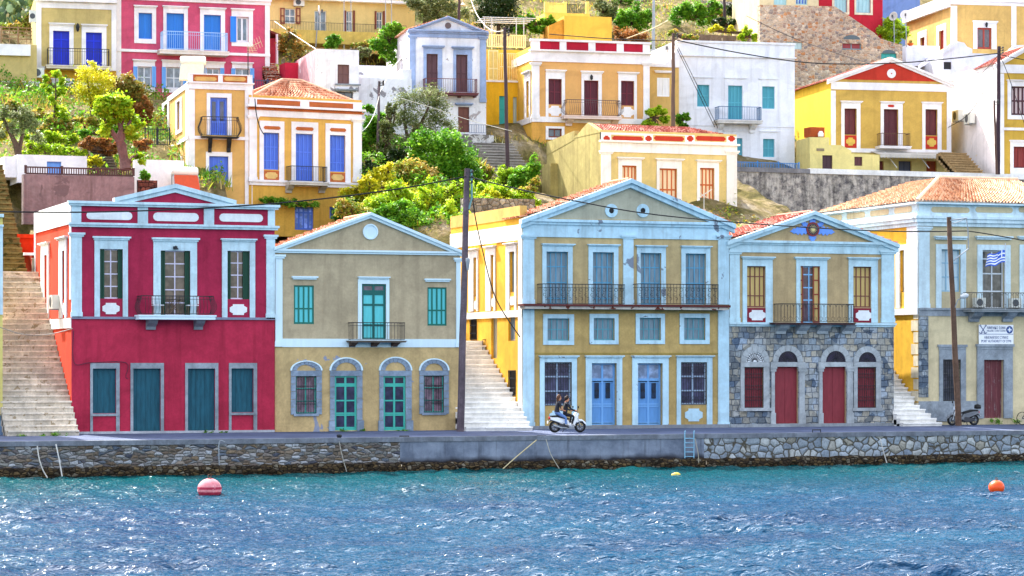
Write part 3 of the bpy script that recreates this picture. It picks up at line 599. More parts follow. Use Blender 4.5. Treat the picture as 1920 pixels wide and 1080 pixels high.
# ---------------- port office
PT = plaster('#cabb98', .12, stain=.18); PTL = plaster('#d8c8a2', .14, stain=.22); LB = plaster('#d2e7ef', .14, stain=.38); PYL = plaster('#eebb3c', .12); GRS = ashlar('grey_quoin', '#8f9dab', '#a3abb3', '#6d7885', .6, .3)
H = House('port_office', 'beige and pale blue harbour office with a tiled hip roof, wall sign and balcony flag', 1722, 118.6, -1, 796, 12)
H.dep = .24; LBB = paint('#8fb6cc', .6, .15)
for i_, o_ in (((1764.5, 467.6, 1800.7, 547), (1754.5, 458, 1810.4, 578)), ((1841.5, 469, 1883, 579), (1832, 459, 1894, 579)), ((1921, 469, 1960, 579), (1911, 459, 1970, 579))):
    c = (i_[0]+i_[2])/2
    if i_[3] < 560: H.opening(i_, o_, None, 'window', [LBB, paint('#b9cdd6')], LB, 3, [0, .35, .68, 1], .06, .06, plaque=True)
    else: H.opening(i_, o_, None, 'balcony_door', [paint('#cfd6dc'), glass('#4a4a48')], LB, 2, [0, .3, .6, .85, 1], .07, .07, plaque=True)
    H.trim('lintel', [(o_[0]-4, 443, o_[2]+2, 446, 0, .25), (o_[0]-2, 446, o_[2], 449.5, 0, .15)], LB)
w = H.opening((1767.5, 674, 1800.7, 752), (1760.5, 655, 1810.4, 752.3), (1757.5, 646, 1812, 655), 'window', [paint('#4a4a50'), glass('#3a3a44')], STONEG, 2, 3, .06, .06, plaque=True, grille=(9, (0, .2, .28, .5, .58, .8, .88, 1), .014), cv=.14)
H.opening((1843.6, 674.6, 1880.8, 784), (1831, 655, 1897.4, 784.2), (1829, 645, 1899, 655), 'door', [paint('#7a4648', .8, .3, wear=.45, wearc='#9a8a88'), paint('#6e3a40', .8, .3, wear=.4, wearc='#8d8080')], STONEG, 4, 1, .05, .05, t=.015, plaque=True, sv=.1)
H.opening((1688, 469, 1697, 548), (1681, 459, 1702, 578), None, 'window', [paint('#c9c6bc'), paint('#b5b2a8')], WHT, 2, 2, fr=H.L, plaque=True)
H.body(1990, 384, [PT, PTL, PYL], zones=((1820, 586, 1),), lmi=2); F_ = H.F; L = H.L
zz = lambda y, x=1800: F_.uz(x, y)[1]
mb = MB(); U = H.u1
for y0, y1, v in ((381, 384, .34), (400, 406, .2), (406, 411, .34), (411, 418, .26), (418, 425, .14)): F_.box(mb, (-v*.9, zz(y1), U, zz(y0)), 0, v); L.box(mb, (-12, zz(y1), v*.9-.005 if False else -.005, zz(y0)), 0, v)
F_.box(mb, (0, zz(400), U, zz(384)), 0, .05); L.box(mb, (-12, zz(400), -.01, zz(384)), 0, .05); H.part('cornice', mb, LB)
for a, b in ((1745, 1817), (1828, 1898), (1909, 1975)): H.plaque((a, 388.5, b, 399), 'pill', PT, .065, 'parapet_panel')
for a, b in ((-2.6, -.6), (-5.4, -3.2), (-8.2, -6), (-11, -8.8)):
    mb = MB(); L.prism(mb, pill((a, zz(398), b, zz(387))), 0, .07); H.part('parapet_panel', mb, PTL)
H.pilaster(1722, 431, 1742, 578, LB, cap=True); H.trim('string_course', [(1722, 578, 1960, 582, 0, .12), (1722, 582, 1960, 593, 0, .05)], STONEG)
mb = MB(); L.box(mb, (-1.2, zz(578), -.01, zz(425)), 0, .06); L.box(mb, (-12, zz(590), -.01, zz(578)), 0, .08); H.part('side_trim', mb, WHT)
mb = MB(); F_.box(mb, F_.rect(1722, 593, 1740, 745), 0, .05); H.part('corner_stones', mb, GRS); mb = MB()
for k in range(9):
    z = H.zb+.6+k*.62; L.box(mb, (-.75 if k % 2 else -.5, z, -.01, z+.55), 0, .03)
H.part('corner_stones', mb, plaster('#e8ddc4', .2)); H.trim('plinth', [(1722, 752, 1831, 790, 0, .06)], STONEG)
H.balcony((1822, 580, 1975, 585), 1.0, 549, plaster('#9aa0a4', .25), 'arches', 34, (1823, 1974), ((1825, 585, 1843, 603), (1888, 585, 1906, 603)), STONEG, rmat=paint('#5b5750', .7))
mb = MB(); ez = zz(381)+.02; e0 = F_.p(-.2, ez, .2); e1 = F_.p(U, ez, .2); b0 = F_.p(-.2, ez, -12); b1 = F_.p(U, ez, -12); rz_ = 1.6; r0 = F_.p(3.7, ez+rz_, -4.6); r1 = F_.p(U, ez+rz_, -4.6); rb = F_.p(3.7, ez+rz_, -7.6)
tile_slope(mb, e0, e1, r1, r0, 44, 15); tile_slope(mb, b0, e0, r0, rb, 36, 15); n0 = len(mb.f); mb.tube([e0+Vector((0, 0, .05)), r0+Vector((0, 0, .08))], .12, 8); mb.tube([r0+Vector((0, 0, .08)), r1+Vector((0, 0, .08))], .12, 8); mb.t += [.62]*(len(mb.f)-n0); H.part('roof', mb, tinted('roof_tile_pale', ['#a8745a', '#c99a78', '#d2aa8a', '#dcc0a6', '#c69070'], .85, 0, .2, 6))
PORT = H
# sign on the port office
F_ = H.F; r = F_.rect(1833, 609, 1897.5, 645); sg = thing('office_sign', 'white and blue Greek and English sign above the worn door of the harbour office', 'sign', F_.p((r[0]+r[2])/2, r[1], .1), H.ps)
mb = MB(); F_.box(mb, r, .11, .15, 0, True); mb.build('board', paint('#f2f4f8', .5, .03), sg); NAVY = paint('#1f3c7a', .5, .05)
def text_mesh(name, body, size, p, fr, mat, parent, wmax=None):
    cu = bpy.data.curves.new(name, 'FONT'); cu.body = body; cu.size = size; cu.align_x = 'CENTER'; cu.align_y = 'CENTER'; cu.extrude = .004; cu.resolution_u = 2
    ob = bpy.data.objects.new(name, cu); COL.objects.link(ob); bpy.context.view_layer.update(); me = bpy.data.meshes.new_from_object(ob.evaluated_get(bpy.context.evaluated_depsgraph_get())); bpy.data.objects.remove(ob)
    xs = [v.co.x for v in me.vertices]; k = min(1, wmax/(max(xs)-min(xs))) if wmax else 1; M = INV[parent.name]
    for v in me.vertices: v.co = M @ (fr.p(p[0]+v.co.x*k, p[1]+v.co.y, p[2]+v.co.z))
    me.materials.clear(); me.materials.append(mat); o = bpy.data.objects.new(name, me); COL.objects.link(o); o.parent = parent; INV[o.name] = M
w_, h_ = r[2]-r[0], r[3]-r[1]; uc = (r[0]+r[2])/2; Zr = lambda k: r[1]+h_*k
text_mesh('lettering', 'ΛΙΜΕΝΙΚΟ ΣΩΜΑ', .2, (uc, Zr(.83), .155), F_, NAVY, sg, w_*.54); text_mesh('lettering', 'HELLENIC COAST GUARD', .13, (uc, Zr(.68), .155), F_, NAVY, sg, w_*.54)
text_mesh('lettering', 'ΛΙΜΕΝΑΡΧΕΙΟ ΣΥΜΗΣ', .2, (uc, Zr(.33), .155), F_, NAVY, sg, w_*.7); text_mesh('lettering', 'PORT AUTHORITY OF SYMI', .2, (uc, Zr(.14), .155), F_, NAVY, sg, w_*.86)
mb = MB(); F_.box(mb, (r[0]+.02, Zr(.5), r[2]-.02, Zr(.525)), .15, .156); mb.build('rule', NAVY, sg)
mb = MB(); ux, zx = r[0]+.24, Zr(.74)
for sg_ in (1, -1):
    mb.tube([F_.p(ux-.15*sg_, zx+.2, .16), F_.p(ux+.13*sg_, zx-.17, .16)], .018, 4); ring(mb, F_, ux-.16*sg_, zx+.22, .04, .16, .013, 8); mb.tube([F_.p(ux+.13*sg_+.1*math.cos(R(a)), zx-.1+.1*math.sin(R(a)), .16) for a in range(200, 345, 24)], .016, 4)
mb.build('anchor_emblem', NAVY, sg); mb = MB(); ux = r[2]-.24; disc(mb, F_, ux, zx, .2, .15, .157, 20); disc(mb, F_, ux, zx, .13, .157, .16, 16, 1); F_.box(mb, (ux-.03, zx-.12, ux+.03, zx+.12), .16, .163, 2); F_.box(mb, (ux-.12, zx-.03, ux+.12, zx+.03), .16, .164, 2); mb.build('cross_emblem', [NAVY, paint('#5e7fc0'), paint('#f2f4f8', .5, .03)], sg)
# flag
fl = thing('flag', 'small blue and white striped flag on a balcony flagpole of the harbour office', 'flag', F_.p(*F_.uz(1885, 580), .9), H.ps); mb = MB(); u, z0 = F_.uz(1885, 580, .9); zt = F_.uz(1885, 456, .9)[1]; mb.tube([F_.p(u, z0, .9), F_.p(u, zt, .9)], .025, 6); F_.box(mb, (u-.08, zt-.12, u+.08, zt-.1), .89, .91, 0, True); mb.build('flagpole', paint('#c9ced6', .4), fl); mb = MB(); nx, nz = 18, 9
ua = F_.uz(1849, 480, .9)[0]; zA, zB = F_.uz(1885, 469, .9)[1], F_.uz(1885, 492, .9)[1]
for i in range(nx):
    for j in range(nz):
        def fp(a, b): t = a/nx; return F_.p(u+(ua-u)*t, zA+(zB-zA)*b/nz-.28*t+.05*math.sin(t*9), .9+.12*math.sin(t*8+b*.25)*t)
        c = 1 if j % 2 else 0
        if i < 7 and j < 5: c = 1 if (j == 2 or i in (3,)) else 0
        mb.poly([fp(i, j), fp(i+1, j), fp(i+1, j+1), fp(i, j+1)], c)
mb.smooth = True; mb.build('cloth', [paint('#3d63cc', .8, .05), paint('#f0f2f8', .8, .03)], fl)
# ---------------- sliver of the house at the left edge
H = House('yellow_corner_house', 'narrow edge of a yellow house with pale trim left of the stone stairs', -150, 118, 0, 819, 4.5)
H.body(5, 402, [plaster('#d8c878', .12)]); H.trim('cornice', [(-150, 400, 6, 406, 0, .2), (-150, 420, 6, 424, 0, .16)], BLT); H.trim('pilaster', [(-20, 424, 5, 590, 0, .06)], BLT); H.trim('plinth', [(-150, 780, 5, 822, 0, .08)], plaster('#7f9cc0'))
# ================================================================== SETTING
def sstep(a, b, x): t = np.clip((x-a)/(b-a), 0, 1); return t*t*(3-2*t)
PY_ = [-50, 111, 117, 126.5, 129, 133, 145, 156, 160, 175, 200, 260, 420]; PZ_ = [1.0, 1.2, 1.4, 2.2, 9, 12.2, 16.8, 20.6, 21.7, 28, 40, 66, 130]
def hill(x, y): return np.interp(y, PY_, PZ_)-.06*(x-38)*np.clip((y-130)/25, 0, 1)
def hz(x, y): return float(hill(np.array(x), np.array(y)))
EDGE = 111.0
# water
def water():
    rs = np.random.RandomState(3)
    x = np.concatenate([np.arange(-400, 0, 25), np.arange(0, 78, .115), np.arange(78, 480, 25)]); y = np.concatenate([np.arange(-300, 48, 15), 48+np.cumsum(np.linspace(.075, .19, 490))]); y = y[y < 112.3]
    X, Yg = np.meshgrid(x, y); Z = np.zeros_like(X); rot = 0
    for i in range(64):
        lam = .42*1.036**i if i < 54 else rs.uniform(1.5, 6); th = rs.normal(R(255), .95); k = 2*math.pi/lam; a = .0098*lam**.92*rs.uniform(.6, 1.2)*(1 if i < 54 else .3)
        ph = k*(X*math.cos(th)+Yg*math.sin(th))+rs.uniform(0, 6.28); ph += .9*np.sin(.35*X*rs.uniform(.5, 1.5)+.27*Yg+rs.uniform(0, 6))
        s = np.sin(ph); Z += a*(s+.35*np.cos(2*ph)*.5)
    gust = .75+.3*np.sin(X*.21+Yg*.13+1)*np.sin(Yg*.17-X*.05); inside = np.clip((X-0)/3, 0, 1)*np.clip((78-X)/3, 0, 1)*np.clip((Yg-48)/3, 0, 1)
    Z = Z*gust*inside; nx, ny = len(x), len(y)
    V = np.stack([X.ravel(), Yg.ravel(), Z.ravel()], 1); idx = np.arange(nx*ny).reshape(ny, nx)
    Fq = np.stack([idx[:-1, :-1].ravel(), idx[:-1, 1:].ravel(), idx[1:, 1:].ravel(), idx[1:, :-1].ravel()], 1)
    t = NT('sea_water')
    sep = t.n('SeparateXYZ', i_Vector=t.co).outputs[1]; near = t.n('MapRange', i_Value=sep, i_1=84.0, i_2=110.0).outputs[0]
    n1 = t.noise(1, 4, .6, t.mapped((.09, .2, 1)))
    sh = t.mix(t.ramp(n1, [(.35, G(0)), (.65, G(1))]), (.001, .022, .062, 1), (.001, .04, .085, 1))
    col = t.mix(near, sh, (.001, .046, .052, 1)); t.bump(t.noise(1, 2, .55, t.mapped((3.2, 5, 1)), .4), 1.0, .14)
    o = t.t.nodes['Material Output']; df = t.n('BsdfDiffuse', i_Color=col); gl = t.n('BsdfGlossy', i_Roughness=.085); fr = t.n('Fresnel', i_IOR=1.33); bp = [n for n in t.t.nodes if n.type == 'BUMP'][0].outputs[0]
    for nd in (df, gl, fr): t.l(bp, nd.inputs['Normal'])
    mx = t.n('MixShader', i_0=t.n('Math', operation='MULTIPLY', i_0=fr.outputs[0], i_1=.46).outputs[0]); t.l(df.outputs[0], mx.inputs[1]); t.l(gl.outputs[0], mx.inputs[2]); t.l(mx.outputs[0], o.inputs[0]); t.t.nodes.remove(t.b)
    return prop(raw_mesh('water', V, Fq, t.m, smooth=True), kind='structure')
water()
# terrain sheet 
def terrain():
    x = np.concatenate([np.arange(-300, -5, 20), np.arange(-5, 130, .8), np.arange(130, 520, 20)]); y = np.concatenate([np.arange(113, 215, .7), np.arange(215, 430, 12)])
    X, Yg = np.meshgrid(x, y); Z = hill(X, Yg); rs = np.random.RandomState(5)
    for i in range(26):
        lam = rs.uniform(1.6, 9); th = rs.uniform(0, 6.28); Z += np.clip((Yg-128)/4, 0, 1)*.02*lam**.8*np.sin(2*math.pi/lam*(X*math.cos(th)+Yg*math.sin(th))+rs.uniform(0, 6.28))
    for (xa, xb, ya, yb, f) in CUTS:
        m = (X > xa) & (X < xb) & (Yg > ya) & (Yg < yb); Z = np.where(m, np.minimum(Z, f(Yg)), Z)
    V = np.stack([X.ravel(), Yg.ravel(), Z.ravel()], 1); nx, ny = len(x), len(y); idx = np.arange(nx*ny).reshape(ny, nx)
    Fq = np.stack([idx[:-1, :-1].ravel(), idx[:-1, 1:].ravel(), idx[1:, 1:].ravel(), idx[1:, :-1].ravel()], 1)
    t = NT('hillside_soil'); n1 = t.noise(.5, 8, .68); n2 = t.noise(3.5, 6, .7)
    col = t.ramp(n1, [(.3, lin('#3d3a1c')), (.45, lin('#6b6236')), (.55, lin('#8a7a58')), (.7, lin('#a59a88'))]); col = t.mix(1, col, t.ramp(n2, [(.3, G(.5)), (.7, G(1.2))]), 'MULTIPLY'); t.bump(n2, .8, .25); t.out(col, .95, .1)
    return prop(raw_mesh('hillside', V, Fq, t.m, smooth=False), kind='structure')
# road
t = NT('quay_asphalt'); col = t.mix(t.ramp(t.noise(.35, 6, .6), [(.35, G(0)), (.65, G(1))]), lin('#454e66'), lin('#5c6682')); col = t.mix(1, col, t.ramp(t.noise(30, 4, .7), [(.3, G(.85)), (.7, G(1.12))]), 'MULTIPLY'); t.bump(t.noise(40, 3), .2, .01); ASPH = t.out(col, .9, .2)
mb = MB(); ys = [EDGE, 113, 115, 117, 121, 127]; zs_ = [1.56, 1.6, 1.63, 1.66, 1.68, 1.7]
for i in range(5):
    for xa in range(-60, 160, 10): mb.poly([(xa, ys[i], zs_[i]), (xa+10, ys[i], zs_[i]), (xa+10, ys[i+1], zs_[i+1]), (xa, ys[i+1], zs_[i+1])])
prop(mb.build('road', ASPH, None, (0, 0, 0)), kind='structure')
# quay walls: three stretches
def quay(label, px0, px1, mat, ledge, lip, seed, foot, nb):
    P0, P1 = at(px0, 850, EDGE), at(px1, 850, EDGE); x0, x1 = P0.x, P1.x
    root = thing('quay_wall', label, 'quay wall', ((x0+x1)/2, EDGE, 0)); rs = random.Random(seed)
    mb = MB(); mb.box((x0, EDGE, .32), (x1, EDGE+.9, 1.36)); mb.build('wall', mat, root)
    mb = MB(); mb.box((x0, EDGE-.05, 1.36), (x1, EDGE+.55, 1.575)); mb.build('coping', lip, root)
    # rough footing at the waterline
    n = int((x1-x0)/.3); V = []; mb = MB(); prof0 = [(-.02, .42), (-.24, .36), (-.3, .2), (-.28, .02), (-.2, -.25), (-.1, -.6)]
    rows = []
    for i in range(n+1):
        x = x0+(x1-x0)*i/n; rows.append([Vector((x, EDGE+dy+rs.uniform(-.06, .06)*(k > 0), z+rs.uniform(-.05, .05))) for k, (dy, z) in enumerate(prof0)])
    for i in range(n):
        for k in range(len(prof0)-1): mb.poly([rows[i][k+1], rows[i+1][k+1], rows[i+1][k], rows[i][k]])
    mb.build('footing', foot, root)
    return root
def weedy(name, base, cols, sc, an, mort, mw):
    return stone(name, cols, sc, mort, mw, an, .9)
FOOT = stone('wet_footing', ['#231c16', '#4a3c28', '#665438', '#352a1e', '#7c7464'], 4.2, '#1c140e', .1, (1, 1, 1.6), .9)
RUB = stone('rubble_wall', ['#5c6676', '#8b8a86', '#6d5c4c', '#b4b8c0', '#82705c', '#4c505e'], 3.0, '#4d4a48', .05, (1, 1, 2.4), 1.0)
BOUL = stone('boulder_wall', ['#8794a4', '#a9b2bc', '#97a0ac', '#788494', '#bdc2c6', '#9c988e'], 2.3, '#4c483f', .075, (1, 1, 1.15), 1.0)
t = NT('quay_concrete'); col = t.mix(t.ramp(t.noise(.9, 7, .65), [(.35, G(0)), (.65, G(1))]), lin('#5d6678'), lin('#8690a2')); sep = t.n('SeparateXYZ', i_Vector=t.co).outputs[2]
dk = t.n('MapRange', i_Value=t.n('Math', operation='ADD', i_0=sep, i_1=t.n('Math', operation='MULTIPLY', i_0=t.noise(1.3, 5), i_1=.35).outputs[0]).outputs[0], i_1=.62, i_2=.85).outputs[0]
col = t.mix(dk, lin('#2b2a30'), col); col = t.mix(t.ramp(t.noise(1, 5, .7, t.mapped((2.5, 2.5, .2))), [(.55, G(0)), (.75, G(.7))]), col, lin('#32343c')); t.bump(t.noise(8, 6, .7), .5, .03); QC = t.out(col, .9, .2)
LIP = plaster('#7d838f', .3, stain=.5)
quay('rubble stone quay wall of thin grey stones at the left, below the crimson and beige houses', -260, 750, RUB, .5, LIP, 1, FOOT, 30)
quay('smooth stained concrete stretch of quay wall below the light blue trimmed house', 750, 1320, QC, .5, LIP, 2, FOOT, 30)
quay('quay wall of round grey boulders below the stone based house and harbour office', 1320, 2300, BOUL, .5, LIP, 3, FOOT, 30)
# stairs between the houses
CUTS = [(at(455, 430, 141).x-1, at(684, 430, 141).x, 126, 144, lambda Y: 11.2+0*Y), (at(1384, 430, 149).x, 140, 126, 149.5, lambda Y: 10.5+0*Y), (-30, at(60, 430, 129).x, 126, 133.9, lambda Y: 8.6+0*Y), (-30, at(700, 430, 138).x, 133, 139, lambda Y: 11.0+0*Y), (at(905, 380, 140).x, at(1120, 380, 140).x, 130, 146.5, lambda Y: 11.4+(Y-132)*.32), (at(998, 380, 148).x, at(1127, 380, 140).x+1, 128, 149.3, lambda Y: 11.5+0*Y), (at(1000, 300, 150).x-1.5, at(1000, 300, 150).x+5, 144, 154.5, lambda Y: 15.0+(Y-146)*.3)]
def stairs(label, xa, xb, y0, z0, n, run, rise, mat, widen=0, seed=1, xs=None):
    rs = random.Random(seed); mb = MB()
    for i in range(n):
        l, r_ = (xs(i) if xs else (xa, xb)); ya = y0+i*run; z = z0+(i+1)*rise+rs.uniform(-.012, .012)
        mb.box((l, ya+rs.uniform(-.02, .02), z-rise-.35), (r_, ya+run+.3, z-.07)); k = max(2, int((r_-l)/1.1)); us = [l+(r_-l)*(j+rs.uniform(-.2, .2)*(0 < j < k))/k for j in range(k+1)]
        for j in range(k):                                 # worn treads with uneven noses
            a, b = us[j]+.004, us[j+1]-.004; yn = ya-.085+rs.uniform(-.03, .02); zt = z+rs.uniform(-.012, .012); mb.hexa([(a, yn, z-.07), (b, yn+rs.uniform(-.01, .01), z-.07), (b, ya+run+.02, z-.07), (a, ya+run+.02, z-.07), (a, yn+.012, zt), (b, yn+.012, zt), (b, ya+run+.02, zt), (a, ya+run+.02, zt)])
    root = prop(mb.build('stairs', mat), label, 'stairs')
    CUTS.append((min(xa, xb)-.4, max(xa, xb)+.4, y0-2, y0+n*run+1.2, lambda Y, y0=y0, z0=z0, s=rise/run: z0+(Y-y0)*s-.9)); return root
xl = at(5, 815, 118).x; xr = at(134, 815, 118).x
SST = plaster('#e0d4c4', .34, peel='#a09078', pth=.6, psc=3.2, stain=.3); MOSS = plaster('#8a7a48', .35, peel='#4d4a24', pth=.55, psc=1.5, stain=.3)
stairs('long flight of worn pinkish stone stairs beside the sun tinted wall of the crimson house', xl-.1, xr+.02, 116.2, 1.62, 30, .37, .262, SST, seed=2)
stairs('mossy upper flight of stairs at the far left behind the crimson house', at(-25, 450, 128).x, at(40, 450, 129).x, 127.3, 9.4, 22, .36, .27, MOSS, seed=3)
x3l, x3r = at(866, 808, 118).x, at(979, 805, 118).x; WST = plaster('#f4f1ec', .14, peel='#b8b0a6', pth=.7, stain=.2)
stairs('whitewashed stairs between the beige house and the sun tinted golden side wall', x3l-.3, x3r+.01, 116.6, 1.62, 19, .4, .235, WST, seed=4)
x4e = at(1766, 798, 117).x; x4l, x4r = at(1676, 800, 118).x, at(1722, 797, 118.6).x
stairs('whitewashed steps between the stone based house and the harbour office', x4l+.01, x4r+1.6, 117.0, 1.62, 18, .34, .225, WST, seed=5, xs=lambda i: (x4l-.03, (x4e-.14*i) if i < 6 else x4r-.02))
# ================================================================== HOUSES UP THE SLOPE
WW = plaster('#f2eef0', .08, stain=.1); WP = plaster('#f3f1f4', .1, peel='#b8b4b8', pth=.72, psc=1.2, stain=.15)
def hip(H, z0, rise, inset_l, inset_r, ncol, nrow, mat=None, fr=(0, None), d=None, over=.25):
    """hipped roof over the whole plan with its ridge parallel to the front"""
    F_ = H.F; U = H.u1; D = d or H.depth; P = lambda u, z, dd: F_.p(u, z, -dd); mb = MB(); a, b = -over, U+over
    f0, f1 = P(a, z0, -over), P(b, z0, -over); k0, k1 = P(a, z0, D+over), P(b, z0, D+over); r0, r1 = P(inset_l, z0+rise, D/2), P(U-inset_r, z0+rise, D/2)
    tile_slope(mb, f0, f1, r1, r0, ncol, nrow, .09); tile_slope(mb, k0, f0, r0, r0, max(4, ncol//2), nrow, .09); tile_slope(mb, f1, k1, r1, r1, max(4, ncol//2), nrow, .09); tile_slope(mb, k1, k0, r0, r1, ncol, nrow, .09)
    n0 = len(mb.f); L = Vector((0, 0, .08))
    for p, q in ((f0, r0), (f1, r1), (k0, r0), (k1, r1), (r0, r1)):
        if (q-p).length > .1: mb.tube([p+L, q+L], .11, 8)
    mb.t += [.6]*(len(mb.f)-n0); return H.part('roof', mb, mat or TILE())
# ---------------- pink house
PK = plaster('#d25676', .14, stain=.2); SKY = paint('#2f86e6', .5, .08); SKYL = paint('#a8cdf2', .5, .05)
H = House('pink_house', 'large pink house with white trim, bright blue shutters and a pale balcony railing', 218, 160, -3, 215, 9)
for i_, o_, c_, nm in (((259.7, 24.5, 285, 73), (251.5, 14.5, 292.5, 81.5), (250, 10.5, 295, 14.5), 'window'), ((312, 25, 345, 93), (306, 15.5, 352, 97), (304, 11.5, 354, 15.5), 'balcony_door'), ((382, 28, 414, 94.7), (375, 18, 421.7, 98), (373, 14.5, 424, 18), 'balcony_door')):
    H.opening(i_, o_, c_, nm, [SKY, paint('#2878d0', .5, .1)], WW, 2, [0, .5, 1] if nm != 'window' else 1, .06, .06, plaque=nm != 'window')
w = H.opening((442.5, 31.7, 466, 79), (434, 20, 474, 87), (432, 16.5, 476.7, 20), 'window', [paint('#e8ecf2'), glass('#4a5a68')], WW, 2, 1, .12, .1); mb = MB(); leaf(mb, H.F, H.F.rect(431.5, 31, 442.3, 79), .1, 1, 2, .06, .06, 0, 0); H.part('shutter', mb, SKY, w)
for i_, c_ in (((257.5, 125, 284, 164), (248, 112, 292.5, 116)), ((311, 126, 342, 166), (302, 113, 353, 117)), ((387, 128, 412, 166), (383, 116, 422, 120)), ((441, 128.5, 468, 168), (433, 117, 475, 121))):
    w = H.opening(i_, (c_[0]+2, c_[3], c_[2]-2, i_[3]+8), c_, 'window', [paint('#dfe6ee'), glass('#5a6470')], WW, 2, 2, .07, .06)
    for q in ((i_[0]-8, i_[1], i_[0]-.5, i_[3]), (i_[2]+.5, i_[1], i_[2]+8, i_[3])): mb = MB(); leaf(mb, H.F, H.F.rect(*q), .1, 1, 2, .06, .06, 0, 0); H.part('shutter', mb, paint('#6aa6e8', .5), w)
H.body(505.5, -25, [PK]); H.pilaster(218, -25, 227, 215, WW, base=False); H.pilaster(496.7, 9, 505.5, 215, WW, base=False)
H.trim('string_course', [(218, 96.5, 506, 101.5, 0, .12)], WW); H.trim('cornice', [(217, -2, 507, 4.5, 0, .12), (216, -6, 508, -2, 0, .3)], WW)
H.balcony((300, 94, 429, 102), 1.1, 60, plaster('#e9e2dc', .1), 'bars2', 32, (306, 427), rmat=SKYL)
# ---------------- yellow house with blue doors
YL = plaster('#cdb778', .14, stain=.22); BL = paint('#1d36e0', .5, .08); YG = plaster('#d9a83a', .1)
H = House('blue_door_house', 'yellow house with two royal blue balcony doors and a wall lantern between them', 68, 160, -7, 208, 9)
for i_, o_, c_ in (((99.5, 58, 130, 122), (92.5, 48, 138, 122.2), (91, 43.5, 140, 48)), ((161, 61, 191, 123.5), (153, 50, 199.5, 123.7), (151.7, 46, 201.7, 50))): H.opening(i_, o_, c_, 'balcony_door', [BL, paint('#1a2cb8', .5, .1)], WW, 2, [0, .5, .75, 1], .07, .07, plaque=True)
H.opening((103.7, 162, 131, 208), (97, 152, 138, 208.2), (95, 147.5, 139, 152), 'door', [BL, paint('#2a3a90')], WW, 2, 2, plaque=True); H.opening((160, 165, 180, 200), (154, 155, 189, 207), None, 'window', [BL, glass('#35506a')], WW, 2, 2)
H.body(218, -8, [YL, YG], zones=((140, 130, 1),)); H.pilaster(68, -8, 77.5, 130, WW, base=False); H.pilaster(209, -8, 218, 133, WW, base=False); H.trim('frieze', [(77.5, 5, 209, 16.5, 0, .06)], WW); H.trim('cornice', [(67, -1, 219, 4.5, 0, .3)], WW); H.trim('string_course', [(77, 126, 210, 132, 0, .06)], WW)
H.balcony((87, 122.5, 207, 129), 1.0, 91, plaster('#e9dcc6', .12), 'bars2', 26, (90, 205))
mb = MB(); u, z = H.F.uz(145.5, 53); c = H.F.p(u, z, .2); mb.lathe(c, [(.02, .3), (.09, .2), (.13, .05), (.07, -.2), (.02, -.24)], 8); H.F.box(mb, (u-.03, z+.1, u+.03, z+.2), 0, .18); H.part('wall_lantern', mb, iron())
H = House('yellow_annex', 'low plain yellow annex with two royal blue shuttered windows at the left edge', -60, 159, -7, 208, 8)
for i_, o_, c_ in (((1, 166, 20, 198), (-8, 157, 26, 203), (-10, 152.5, 28, 157)), ((43, 167, 66.7, 197), (36.5, 158, 73, 203), (35.5, 153.5, 75, 158))): H.opening(i_, o_, c_, 'window', [BL, paint('#1a2cb8', .5, .1)], WW, 2, [0, .5, 1], .06, .06)
H.body(69, 84, [YL]); H.trim('parapet', [(-60, 83, 57, 104, -.4, .25)], WW)
# ---------------- peach corner house
PE = plaster('#dcae66', .1, stain=.12); PB = paint('#5c80e6', .5, .12); OR = plaster('#c0693a', .1)
H = House('peach_corner_house', 'narrow peach corner house with white edges and a bulging iron balcony before a blue door', 354, 142, -5, 392, 9)
H.opening((394, 183, 426, 254), (387.5, 175, 434, 254.2), None, 'balcony_door', [PB, paint('#4c6fd8')], WW, 2, [0, .36, 1], .1, .1, plaque=True)
mb = MB(); r = H.F.rect(394, 183, 426, 254)
for a, b in ((398, 405), (413, 420)): H.F.box(mb, H.F.rect(a, 190, b, 226), -.12, -.1, 0, True)
H.part('door_pane', mb, glass('#2a2c48'))
H.opening((392, 293, 428, 344), (386, 285, 435, 350.5), None, 'window', [PB, paint('#5576dd')], WW, 4, [0, .45, 1], .04, .05)
H.opening((332.5, 190, 339, 244), (331, 185, 341.7, 250), None, 'window', [PB, PB], WW, 2, 1, fr=H.L); H.opening((334, 297, 341, 306), (332, 293, 342.5, 310), None, 'window', [paint('#9aa0b0'), glass()], WW, fr=H.L); H.opening((309, 196, 315.5, 268), (305, 190, 318, 268.2), None, 'door', [PB, PB], WW, fr=H.L, plaque=True)
H.body(473, 157, [PE]); H.pilaster(354, 168, 365, 392, WW, base=False); H.pilaster(459, 168, 473, 392, WW, base=False)
F_ = H.F; L = H.L; zz = lambda y, x=410: F_.uz(x, y)[1]; U = H.u1; mb = MB(); F_.box(mb, (-.03, zz(168), U+.03, zz(157)), 0, .08); F_.box(mb, (-.1, zz(157), U+.1, zz(154.5)), -.3, .2)
F_.box(mb, (0, zz(141), U, zz(139)), -.25, .08)
for a, b in ((354, 361.7), (409, 417.5), (463.7, 473)): q = F_.rect(a, 141, b, 155); F_.box(mb, (q[0], zz(154.5), q[2], zz(141)), -.25, .05)
L.box(mb, (-9, zz(165), -.02, zz(155)), 0, .06); L.box(mb, (-9, zz(262), -.02, zz(255)), 0, .08); L.box(mb, (-1, zz(392), -.02, zz(165)), 0, .04); H.part('parapet_cornice', mb, WW)
for a, b in ((361.7, 409), (417.5, 463.7)): q = F_.rect(a, 141, b, 155); mb = MB(); F_.box(mb, (q[0], zz(154.5), q[2], zz(141)), -.2, 0); P_ = H.part('parapet_panel', mb, OR); H.plaque((a+3, 144, b-3, 152), 'octa', PE, .02, parent=P_)
H.trim('string_course', [(354, 256, 473, 262, 0, .1)], WW)
